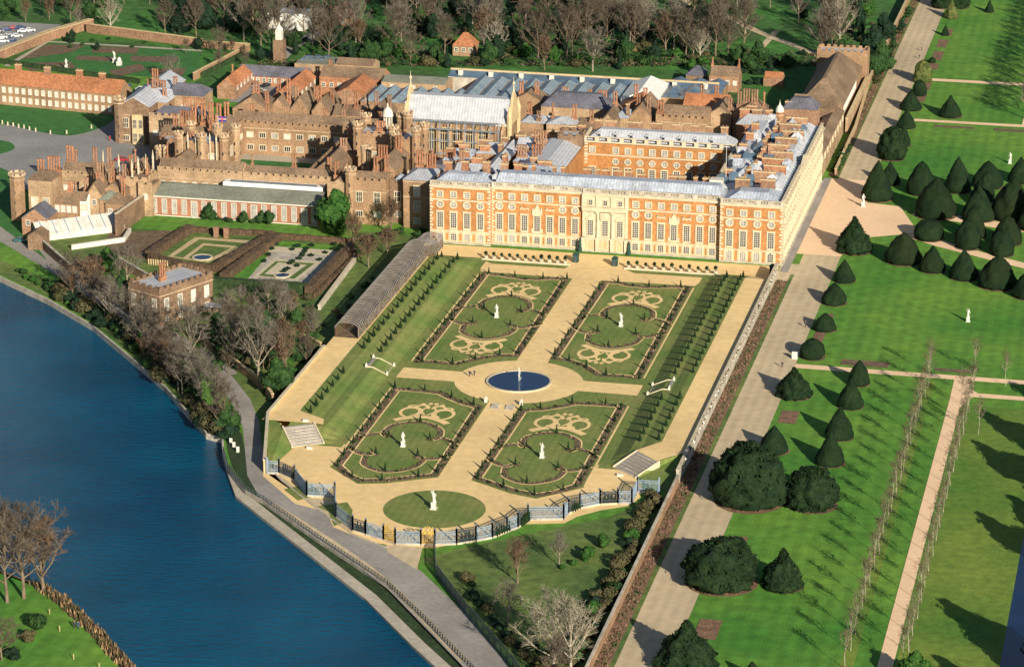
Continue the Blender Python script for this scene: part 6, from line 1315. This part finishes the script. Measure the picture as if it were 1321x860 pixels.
T('long orange tiled roof running back past the stable court',350,126,376,5,30,g(3),wall='chimney_brick2',rmat='tile_red',chims=[(-.5,-.9,2,4)],wins=[('E','small',6,3.5)])

T('orange roofed stable building beside the walled garden',280,112,304,4,20,g(3.2),wall='chimney_brick2',rmat='tile_red',wins=[('E','small',5,3)],chims=[(-.5,.2,1,3)])
T('long dark slate stable roof with orange piers below',306,97,398,3.4,7,g(3,'x'),wall='chimney_brick',rmat='slate',wins=[('S','small',12,1.5)])
rect('stable_yard',*sorted((W(305,122,0)[0],W(362,122,0)[0])),W(300,132,0)[1],W(330,100,0)[1],.06,'asphalt')
T('flat roofed brick building with rows of pale skylights near the clock turret',380,82,430,6,12,('flat',),wall='tudor_brick_pale',rmat='tile_grey',cren='',chims=[])
for k in range(6): x, y = W(392+6*(k%6),76-(k%2)*3,6.2); mb = MB(); mb.box(-.9,.9,-1.2,1.2,0,.35); tag(mb.build('skylight','skylight',loc=(x,y,6.1)), 'pale square skylight on the flat brick building', 'skylight', 'skylights on the flat roof')
T('flat roofed brick building, half brown and half orange roof',432,83,482,6,8,g(1.6,'x'),wall='tudor_brick_pale',rmat='tile_brown')
T('long brown roofed shed behind the blue grey sawtooth roofs',412,98,495,6.5,9,g(2.6,'x'),wall='chimney_brick',rmat='tile_brown',wins=[('S','small',8,3)],chims=[(-.9,.5,2,2)])
T('pale roofed brick shed with dark openings in the middle of the sheds',492,105,575,7,10,g(1.2,'x'),wall='tudor_brick_pale',rmat='tile_grey',wins=[('S','barrack',3,4.4)],chims=[])
T('small orange lean roof beside the sawtooth roofs',430,122,466,6.5,20,g(2.6),wall='chimney_brick2',rmat='tile_red')
# sawtooth glazed and leaded sheds
def saw(label, uL, uR, v, z, depth, n, mt, lift_=1.6):
    x0, y0 = W(uL, v, z); x1 = xat(uR, y0, z); t = thing('sawtooth_shed', label, 'shed', (x0,y0,0)); mb = MB(); mb.box(0,x1-x0,0,depth,-.3,z); mb.build('wall','tudor_brick',t); st = (x1-x0)/n
    for k in range(n): mb = MB(); mb.gable(k*st+.15,(k+1)*st-.15,-.3,depth+.3,z+.02,z+lift_,'y'); mb.build('roof_bay',mt,t)
    return t
saw('blue grey sawtooth shed roofs behind the great hall, left group',465,588,130,6,18,7,'shed_roof',1.3)
saw('long glazed sawtooth roofs with dark valleys, behind the great hall',590,790,128,6.6,28,9,'shed_roof',1.3)
saw('glazed sawtooth roofs at the right end of the long glass range',850,925,125,6.6,24,3,'skylight',1.2)
T('white canvas covered roof with fine ridges in the glass range',800,128,846,7.6,24,g(2.4),name='canvas_roofed_shed',cat='shed',wall='canvas_white',rmat='canvas_white',gable_mat=0)
x0, y0 = W(578,97,7); x1 = xat(925,y0,7); t = thing('glass_range','very long narrow blue glass roof closing the sheds toward the woodland','glasshouse',(x0,y0,0)); mb = MB(); mb.box(0,x1-x0,0,4.5,-.3,6.5); mb.build('wall','stone_grey',t); mb = MB(); mb.add([(0,-.2,6.6),(x1-x0,-.2,6.6),(x1-x0,3.9,8.0),(0,3.9,8.0)], [(0,1,2,3)]); mb.build('glass_roof','skylight',t); mb = MB(); mb.box(0,x1-x0,3.9,4.7,6.6,8.5); mb.build('rear_wall','stone_buff',t)
for k in range(9): mb = MB(); mb.box(-.7,.7,-.7,.7,6.5,8.7); mb.build('roof_vent','white_trim',t,loc=(4+k*(x1-x0-8)/8,1.5,0))
# middle courts
T('low white lead roofed block just right of the great hall gable',672,158,702,8.5,10,('hip',1.2,2),wall='tudor_brick',rmat='lead',chims=[(-.8,.8,2,4),(.5,-.8,2,3)])
T('brown parapeted block with a small white pyramid roof behind the court tower',705,160,742,9,9,('hip',1.6,4),wall='tudor_brick_pale',rmat='lead',cren='',chims=[(.8,.2,2,5),(-.9,.2,1,5)])
T('low brown roofs in the shade below the pedimented front',744,163,774,8,8,('gable',2,'x'),wall='dark_brick',rmat='tile_brown',chims=[(.2,-.6,2,4)])
T('slate hipped building with white dormers and a pedimented front',698,137,786,9.5,12,('hip',3.6,4,5),wall='tudor_brick_pale',rmat='slate',wins=[('S','small',5,5)],chims=[(-.5,.5,3,4),(.3,.5,2,3.5),(.75,.2,4,4)])
x, y = W(745,138,9); t = thing('pediment_front','brick pedimented entrance front with a dark arched opening','pediment',(x,y-1.2,0)); mb = MB(); mb.box(-3.2,3.2,0,3,0,9); mb.gable(-3.6,3.6,-.2,3,9,11.2,'y'); mb.build('wall','tudor_brick_pale',t); mb = MB(); mb.box(-1.1,1.1,-.05,0,2,7.5); mb.build('arch','glass',t)
T('gabled brick house right of the pedimented front',772,160,795,9.5,16,g(3.6),wall='tudor_brick_pale',rmat='tile_brown',chims=[(0,.7,2,4)])
T('brick house with a stone window between two gabled ones',794,152,810,10,10,('hip',2,2),wall='tudor_brick_pale',rmat='lead_blue',wins=[('S','tudor',1,5)],chims=[(.9,-.7,1,5,0,True)])
T('steep gabled narrow brick house full of stacks, left of the crenellated range',812,150,840,9.5,18,g(4),wall='tudor_brick',rmat='tile_brown',chims=[(-.5,-.5,2,4),(.7,-.8,2,5),(-.3,.6,2,3)])
T('orange crenellated brown range with four stone windows, behind the inner court',846,152,914,10,9,g(3.4,'x'),wall='tudor_brick',rmat='tile_brown',cren='S',band=[8.6],wins=[('S','tudor',4,4.5)],chims=[(-.95,-.8,3,4.5)])
x, y = W(890,144,12)
for k, u in enumerate((849,858,893)): x, y = W(u,143,11.5); mb = MB(); mb.gable(-.9,.9,-.8,2,0,1.5,'y'); tag(mb.build('white_gable_dormer','marble',loc=(x,y,10.6)), 'small white gabled dormer, %s on the crenellated range' % ['leftmost','second','rightmost'][k], 'dormer')
T('plain wide brick wall block with a brown roof right of the crenellated range',914,147,942,11,14,g(2.5),wall='tudor_brick_pale',rmat='tile_brown',wins=[('S','tudor',1,4)],chims=[(.9,-.6,2,4)])
T('orange tiled low roofs behind the crenellated range',880,136,940,8,10,g(3,'x'),wall='chimney_brick2',rmat='tile_red',chims=[(-.3,.2,2,3),(.4,.1,2,3)])
T('orange tiled small roofs left behind the steep gabled house',800,138,845,8,10,g(3),wall='chimney_brick2',rmat='tile_red',chims=[(-.3,.2,2,4)])
T('brown tiled roofs behind the slate hipped building',660,130,700,8.5,10,g(3),wall='tudor_brick',rmat='tile_brown',chims=[(-.6,-.2,2,4),(.5,-.2,2,4)])
T('brick block with tall orange shafts left of the spired turret',945,146,985,11,12,g(3),wall='chimney_brick2',rmat='tile_brown',chims=[(-.8,-.2,2,5),(-.3,-.2,3,5),(.3,-.3,3,5),(.9,.2,1,5)])
T('lead roofed hall with round dormer right of the spired turret',1010,140,1054,13,8,('hip',3,3,3),wall='chimney_brick2',rmat='slate',chims=[(-.8,-.5,2,2,0,True)])
T('brown hipped roof range in the corner behind the palace, brown gables',950,160,1000,12.5,12,('hip',2,3),wall='chimney_brick',rmat='lead',chims=[(-.8,0,3,4,0,True),(-.1,0,3,4,0,True),(.6,0,2,4,0,True),(-.5,.8,3,4,0,True)])
turret('spired_turret','orange brick turret with a white lantern and a small spire',*W(1006,140,16),15,1.3,wall='chimney_brick',cap='white_trim')
# north-east low range and the tennis court
building('brick_range','long low brick range between palace and tennis court','building',44.3,49.6,88.3,146,7.5,('gable',1.4,'y'),wall='tudor_brick_pale',rmat='tile_brown',cren='',wins=[('E','tudor',9,5)],chims=[(-.4,-.5,2,2)])
building('brick_range','brown stepped roof block joining the low range to the tennis court','building',34,47.5,138,147,10,('gable',3,'x'),wall='dark_brick',rmat='tile_brown')
tc = building('tennis_court','huge brown hipped roof of the tennis court with a white clerestory strip','building',34.5,48.8,148,203,8,('hip',7,6.9,9),wall='tudor_brick',rmat='tile_brown',wins=[],chims=[(-.3,.95,2,5,0,True)])
mb = MB(); mb.box(7.2,7.3,-24,10,5.2,7.6); mb.build('clerestory','canvas_white',tc)
nbk = building('end_block','battlemented brick block closing the far end of the tennis court','building',33.5,50.5,203.3,210,12.5,('flat',),wall='tudor_brick',rmat='lead',cren='SENW')
wall_thing('low brick range wall below the clerestory of the tennis court',[(50.6,146),(50.6,203)],4.8,.8,'tudor_brick_pale','stone_buff')
# cottages and lodges in the woodland
T('small brick cottage with two end chimneys and white windows at the wood edge',915,97,953,5.5,7,g(2.6,'x'),name='cottage',cat='cottage',wall='chimney_brick2',rmat='tile_brown',wins=[('S','small',4,2.5)],chims=[(-1,0,1,2.5),(1,0,1,2.5)])
T('dark slate roofed shed left of the cottage',885,97,908,4,8,('hip',2.6,3),name='shed',cat='shed',wall='dark_brick',rmat='slate')
T('bright orange roofed garden lodge standing in the woodland',584,59,612,3.6,7,('hip',4.2,3.4),name='lodge',cat='lodge',wall='tudor_brick',rmat='tile_red',wins=[('S','small',3,1.6)])
T('orange roofed cottage far end of the dark shadowed wall',985,100,1010,3,5,g(1.6,'x'),name='outbuilding',cat='outbuilding',wall='chimney_brick2',rmat='tile_red')
T('white painted building with a flat roof at the top edge',345,17,392,6,10,('flat',),name='white_building',cat='building',wall='canvas_white',rmat='lead',wins=[('S','barrack',6,1.5)])
T('orange brick house with an enclosed yard at the top edge',412,18,448,5,8,g(2.4,'x'),name='house',cat='house',wall='chimney_brick2',rmat='tile_brown',wins=[('S','small',3,2)])
wall_thing('curved orange brick wall beside the lane at the top',[W(405,28,0),W(432,24,0),W(453,8,0)],3,.5,'chimney_brick')
x, y = W(361,80,0); t = thing('clock_turret','brown square tower with a white belfry cupola behind the stables','tower',(x,y,0)); mb = MB(); mb.box(-1.8,1.8,-1.8,1.8,0,8); mb.build('wall','dark_brick',t); mb = MB(); mb.box(-1.1,1.1,-1.1,1.1,8,11.4); mb.lathe([(1.4,11.4),(1.1,12.2),(.3,13),(.05,14.2)],8); mb.build('belfry','white_trim',t)
# walls of the walled garden and the car park road
wall_thing('brick back wall of the walled garden',[W(112,42,0),W(262,62,0)],3.2,.6,'chimney_brick2','stone_buff')
wall_thing('broad pale brick wall along the left side of the walled garden',[W(-40,92,0),W(62,52,0),W(118,36,0)],3.2,2.4,'chimney_brick2','stone_buff')
wall_thing('brick wall along the right side of the walled garden',[W(262,62,0),W(322,66,0),W(250,104,0)],2.6,.5,'tudor_brick','stone_buff')
x0_, x1_ = W(0,84,0), W(190,110,0)
def hedge(label, pts, h, wd, mt='hedge_brown', name='hedge', z=0, seed=1):
    rr = random.Random(seed); t = thing(name, label, 'hedge', (*pts[0],z)); ox, oy = pts[0]; mb = MB(); pp = dense([(a[0]-ox,a[1]-oy) for a in pts], .8, False)
    n = len(pp); vs = []
    for i, p in enumerate(pp):
        a = pp[max(0,i-1)]; c = pp[min(n-1,i+1)]; dx, dy = c[0]-a[0], c[1]-a[1]; l = math.hypot(dx,dy) or 1; nx, ny = -dy/l*wd/2, dx/l*wd/2; j = lambda: rr.uniform(-.13,.13)
        vs += [(p[0]-nx+j(),p[1]-ny+j(),0),(p[0]-nx*.95+j(),p[1]-ny*.95+j(),h+j()),(p[0]+j(),p[1]+j(),h+j()+.05),(p[0]+nx*.95+j(),p[1]+ny*.95+j(),h+j()),(p[0]+nx+j(),p[1]+ny+j(),0)]
    mb.add(vs, [(5*i+k,5*i+5+k,5*i+6+k,5*i+1+k) for i in range(n-1) for k in range(4)]+[(0,1,2,3,4),tuple(5*(n-1)+k for k in (4,3,2,1,0))]); mb.build('hedge_body',mt,t)
    lf = MB(); L = sum(math.hypot(b_[0]-a[0],b_[1]-a[1]) for a, b_ in zip(pp,pp[1:]))
    for _ in range(int(L*22)):
        i = rr.randrange(n-1); a, c = pp[i], pp[i+1]; dx, dy = c[0]-a[0], c[1]-a[1]; l = math.hypot(dx,dy) or 1; s = rr.choice((-1,1,0)); o = s*wd/2*.98 if s else rr.uniform(-.5,.5)*wd; zz = rr.uniform(.1,h) if s else h; f = rr.random()
        x, y = a[0]+dx*f-dy/l*o, a[1]+dy*f+dx/l*o; lf.add([(x+rr.uniform(-.22,.22),y+rr.uniform(-.22,.22),zz+rr.uniform(-.15,.25)) for _ in range(3)], [(0,1,2)])
    tag(lf.build('leaves',mt,t), kind='stuff'); return t
hedge('dark hedge between the barracks and the walled garden',[W(-10,80,0),W(180,108,0)],1.6,1.4,'hedge_green')
hedge('dark hedge along the right of the walled garden',[W(258,100,0),W(315,72,0)],1.6,1.2,'hedge_green',seed=2)
for i, (u, v, w_, h_) in enumerate([(2,108,0,0)][:0]): pass
# --- sunken pond gardens
hd = [[(192,328),(245,294)],[(245,294),(352,300)],[(192,330),(236,342),(276,346)],[(276,346),(352,303)]]
nm_ = ['left','back','front','right']
for i, q_ in enumerate(hd): hedge('%s brown hedge of the left sunken garden' % nm_[i], [W(*a, 1.2) for a in q_], 2.2 if i != 1 else 1.6, 2.6 if i in (0,3) else 1.3, 'hedge_brown', seed=30+i)
hedge('left brown hedge of the right sunken garden, beside its neighbour', [W(288,357,1.2),W(360,304,1.2)], 2.2, 2.4, seed=35)
hedge('back brown hedge of the right sunken garden', [W(360,303,1),W(455,310,1)], 1.5, 1.2, seed=36)
hedge('right tall brown hedge of the right sunken garden', [W(398,376,1.5),W(454,318,1.5)], 3.0, 2.2, seed=37)
hedge('front dark green hedge of the right sunken garden', [W(276,366,1.2),W(396,374,1.2)], 3.0, 2.4, 'hedge_green', seed=38)
hedge('narrow brown hedge between the sunken gardens and the shaded lawn', [W(405,382,.5),W(460,330,.5)], 1.2, 1.0, seed=39)
def zone(name, pts, z, mt, lb=None): return sheet(name, P(*pts), z, mt, lb)
zone('sunken_lawn',[(205,328),(247,300),(342,306),(275,340),(236,338)],.05,'grass_rough','left sunken garden floor'); zone('sunken_paving',[(216,331),(252,306),(330,311),(268,339)],.07,'stone_buff'); zone('sunken_lawn',[(224,331),(257,309),(318,314),(266,337)],.09,'grass_rough'); zone('sunken_paving',[(236,333),(262,314),(306,318),(266,338)],.11,'stone_buff'); zone('sunken_lawn',[(243,333),(264,317),(298,320),(264,338)],.13,'grass_rough')
def pond(label, u, v, r, sc=1):
    x, y = W(u, v); t = thing('round_pond', label, 'pond', (x,y,.14)); mb = MB(); mb.lathe([(r,0),(r,.25),(r+.5,.25),(r+.5,0)],28); mb.build('rim','stone_pale',t); mb = MB(); mb.cyl(0,0,0,.15,r,n=28); mb.build('pond_water','pool',t)
pond('small round blue pond in the left sunken garden',261,333,2.4); pond('small round pond with a white rim in the right sunken garden',364,356,1.9)
zone('sunken_lawn',[(292,362),(346,310),(440,318),(385,372)],.05,'grass_park','right sunken garden floor'); zone('sunken_paving',[(318,362),(356,318),(438,324),(395,368)],.07,'stone_grey'); zone('sunken_paving',[(326,358),(353,334),(414,338),(384,362)],.09,'stone_pale'); zone('sunken_lawn',[(334,356),(356,337),(406,340),(380,360)],.11,'grass_rough'); zone('sunken_paving',[(341,354),(359,339),(396,342),(375,357)],.13,'stone_pale')
zone('sunken_paving',[(348,318),(428,323),(424,330),(344,325)],.1,'stone_pale')
for i, (u, v) in enumerate([(366,352),(369,349),(377,338),(386,335),(391,328),(346,330),(340,338),(402,331),(412,336),(402,318),(430,316),(350,322),(378,323),(383,319),(396,322),(420,327),(430,322),(357,316),(389,331),(393,325),(374,341),(383,344),(372,348),(385,318)]): x, y = W(u,v); plant('shrub0', x, y, 'small dark clipped bush in the right sunken garden', 'bush', 'bushes in the right sunken garden', .5)
for i, (u, v) in enumerate([(279,306),(292,307)]): x, y = W(u,v); mb = MB(); mb.box(-.6,.6,-.6,.6,0,2.8); mb.box(-.75,.75,-.75,.75,2.8,3.05); tag(mb.build('gate_pier','chimney_brick2',loc=(x,y,0)), '%s brick gate pier of the left sunken garden' % ('left','right')[i], 'pier')
t = thing('picket_fence','pale wooden picket fence at the front of the left sunken garden','fence',(*W(192,341),0)); a0, a1 = W(192,341), W(280,349)
for k in range(30): mb = MB(); x, y = (a1[0]-a0[0])*k/29, (a1[1]-a0[1])*k/29; mb.box(x-.16,x+.16,y-.07,y+.07,0,1.6); mb.build('picket','stone_buff',t)
strip('stone_path', P((400,385),(430,352),(465,318)), 1.6, .06, 'stone_grey', 3)
wall_thing('low stone wall stepping down beside the shaded lawn',[W(412,400,0),W(440,362,0),W(458,338,0)],1.2,.7,'stone_grey','stone_pale')
# ================================================================ CARS, PEOPLE, SMALL THINGS
def car_mesh(mt):
    b_ = MB(); b_.box(-2.1,2.1,-.85,.85,.28,.78); b_.add([(-1.5,-.8,.78),(1.1,-.8,.78),(1.1,.8,.78),(-1.5,.8,.78),(-1.1,-.66,1.38),(.4,-.66,1.38),(.4,.66,1.38),(-1.1,.66,1.38)], [(4,5,6,7),(0,1,5,4),(1,2,6,5),(2,3,7,6),(3,0,4,7)]); 
    g_ = MB(); g_.add([(-1.3,-.79,.86),(.95,-.79,.86),(.4,-.68,1.3),(-1.0,-.68,1.3)], [(0,1,2,3)]); g_.add([(-1.3,.79,.86),(.95,.79,.86),(.4,.68,1.3),(-1.0,.68,1.3)], [(3,2,1,0)]); g_.add([(1.12,-.7,.84),(1.12,.7,.84),(.47,.6,1.33),(.47,-.6,1.33)], [(0,1,2,3)]); g_.add([(-1.52,.7,.84),(-1.52,-.7,.84),(-1.14,-.6,1.33),(-1.14,.6,1.33)], [(0,1,2,3)])
    w_ = MB(); w_.v = []; 
    vs = []; n = 10
    for y in (-.1,.1): vs += [(.33*math.cos(2*PI*i/n), y, .33*math.sin(2*PI*i/n)) for i in range(n)]
    w_.add(vs, [(i,(i+1)%n,n+(i+1)%n,n+i) for i in range(n)]+[tuple(range(n-1,-1,-1)),tuple(range(n,2*n))])
    return b_.mesh('body',mt), g_.mesh('windows','glass'), w_.mesh('wheel','cloth_dark')
CM = {c: car_mesh(c) for c in ('car_white','car_blue','car_red','car_grey','car_teal','car_black')}
def car(u, v, c, rz, label, group=None):
    x, y = W(u, v); t = thing('parked_car', label, 'car', (x,y,.08), rz, group); a, g_, w_ = CM[c]; link('body',a,t); link('windows',g_,t)
    for sx in (-1.3,1.3):
        for sy in (-.8,.8): link('wheel',w_,t,(sx,sy,.33))
cn = {'car_white':'white','car_blue':'dark blue','car_red':'red','car_grey':'grey','car_teal':'teal green','car_black':'black'}
for i, (u, v, c) in enumerate([(2,50,'car_white'),(12,46,'car_grey'),(22,48,'car_white'),(8,40,'car_blue'),(18,38,'car_red'),(30,42,'car_white'),(38,41,'car_white'),(-2,42,'car_grey'),(14,54,'car_blue'),(26,38,'car_blue'),(4,55,'car_white')]): car(u,v,c,R.choice([.3,.4]),'%s car parked in the crowded car park at the top left' % cn[c],'cars in the top left car park')
for i, (u, v, c) in enumerate([(292,122,'car_blue'),(300,120,'car_teal'),(305,117,'car_teal'),(313,112,'car_blue'),(319,109,'car_blue'),(324,103,'car_white'),(317,104,'car_white'),(330,112,'car_grey'),(336,120,'car_white'),(350,108,'car_white'),(354,104,'car_grey'),(345,112,'car_black')]): car(u,v,c,.9,'%s car in the stable yard among the orange roofs' % cn[c],'cars in the stable yard')
for u, v, c, l in ((178,122,'car_grey','dark grey car behind the round turret of the left wing'),(183,117,'car_white','white car behind the round turret of the left wing'),(153,110,'car_red','red car at the right end of the barracks'),(161,112,'car_blue','dark blue car beside the red one at the barracks'),(158,208,'car_red','dark red car before the pinnacled left cluster'),(28,312,'car_teal','teal green car parked on the river road near the shed')): car(u,v,c,.1,l)
def person_mesh(mt, seed):
    rr = random.Random(seed); vs = []; es = []; rad = []
    def P_(x,y,z,r): vs.append((x,y,z)); rad.append(r); return len(vs)-1
    pe = P_(0,0,.92,.15); ch = P_(0,0,1.32,.17); nk = P_(0,0,1.5,.065); hd = P_(0,.02,1.62,.1); tp = P_(0,.02,1.72,.085); es += [(pe,ch),(ch,nk),(nk,hd),(hd,tp)]
    for s in (-1,1):
        hp = P_(s*.1,0,.85,.105); kn = P_(s*.11,s*.12,.47,.075); an = P_(s*.11,s*.14-.03,.09,.05); to = P_(s*.12,s*.14+.12,.04,.045); sh = P_(s*.2,0,1.4,.07); el = P_(s*.27,-s*.05,1.13,.05); ha = P_(s*.27,-s*.16+.08,.88,.04); es += [(pe,hp),(hp,kn),(kn,an),(an,to),(ch,sh),(sh,el),(el,ha)]
    me = bpy.data.meshes.new('person'); me.from_pydata(vs, es, []); o = bpy.data.objects.new('person', me); SC.collection.objects.link(o); mo = o.modifiers.new('s','SKIN')
    for i, s_ in enumerate(me.skin_vertices[0].data): s_.radius = (rad[i],rad[i]); s_.use_root = i == 0
    sb = o.modifiers.new('u','SUBSURF'); sb.levels = 1; dg = bpy.context.evaluated_depsgraph_get(); m2 = bpy.data.meshes.new_from_object(o.evaluated_get(dg)); bpy.data.objects.remove(o)
    m2.materials.clear(); m2.materials.append(M[mt]); m2.materials.append(M['skin']); 
    for p in m2.polygons: p.material_index = 1 if p.center.z > 1.5 or (p.center.z < .93 and abs(p.center.x) > .22) else 0
    m2.name = 'person'; return m2
PMs = [person_mesh(c, i) for i, c in enumerate(('cloth_dark','car_blue','car_red'))]
for i, (u, v, l) in enumerate([(606,486,'left of the two people walking beside the fountain, dark coat'),(612,485,'right of the two people walking beside the fountain, dark coat'),(1153,97,'person in dark clothes on the upper broad walk, left of a pair'),(1160,98,'person in dark clothes on the upper broad walk, right of a pair'),(1189,66,'lone walker on the upper broad walk nearest the top'),(1186,76,'walker below the lone one on the upper broad walk'),(1039,422,'person in dark clothes beside the yew on the broad walk edge'),(101,809,'person in a blue top on the far river bank'),(142,182,'person in pale top crossing the forecourt'),(96,808,'person with dark clothes on the far river bank'),(1009,474,'person standing at the cross path by the broad walk')]):
    x, y = W(u,v); o = link('person', PMs[i%3 if i in (7,8) else 0], None, (x,y,.06 if i != 7 and i != 9 else -.3), R.uniform(0,6)); tag(o, l, 'person')
for i, (u, v) in enumerate([(3,160),(10,162),(17,163),(24,165),(31,166),(38,168),(46,170),(65,173),(86,173),(118,166)]): x, y = W(u,v); mb = MB(); mb.cyl(0,0,0,1.2,.3,.22,6); tag(mb.build('stone_bollard','stone_pale',loc=(x,y,.06)), 'pale bollard along the curved edge of the forecourt lawn', 'bollard', 'bollards of the forecourt lawn')
x, y = W(1025,463); mb = MB(); mb.box(-.7,.7,-.2,.2,0,1.9); tag(mb.build('white_sign','marble',loc=(x,y,.05)), 'small white board on the lawn edge beside the cross path', 'sign')
t = thing('flagpole','white flagpole with a red white and blue flag above the left roofs','flagpole',(*W(282,170,14),10)); mb = MB(); mb.cyl(0,0,0,9,.09,.05,6); mb.build('pole','white_trim',t)
for k, (c, z0_, z1_) in enumerate((('flag_blue',7.2,8.8),('marble',7.8,8.25),('flag_red',7.93,8.12))): mb = MB(); mb.box(.05,2.5,-.02-.01*k,.02+.01*k,z0_,z1_); mb.build('flag',c,t)
mb = MB(); mb.box(1.1,1.4,-.05,.05,7.2,8.8); mb.build('flag','flag_red',t)
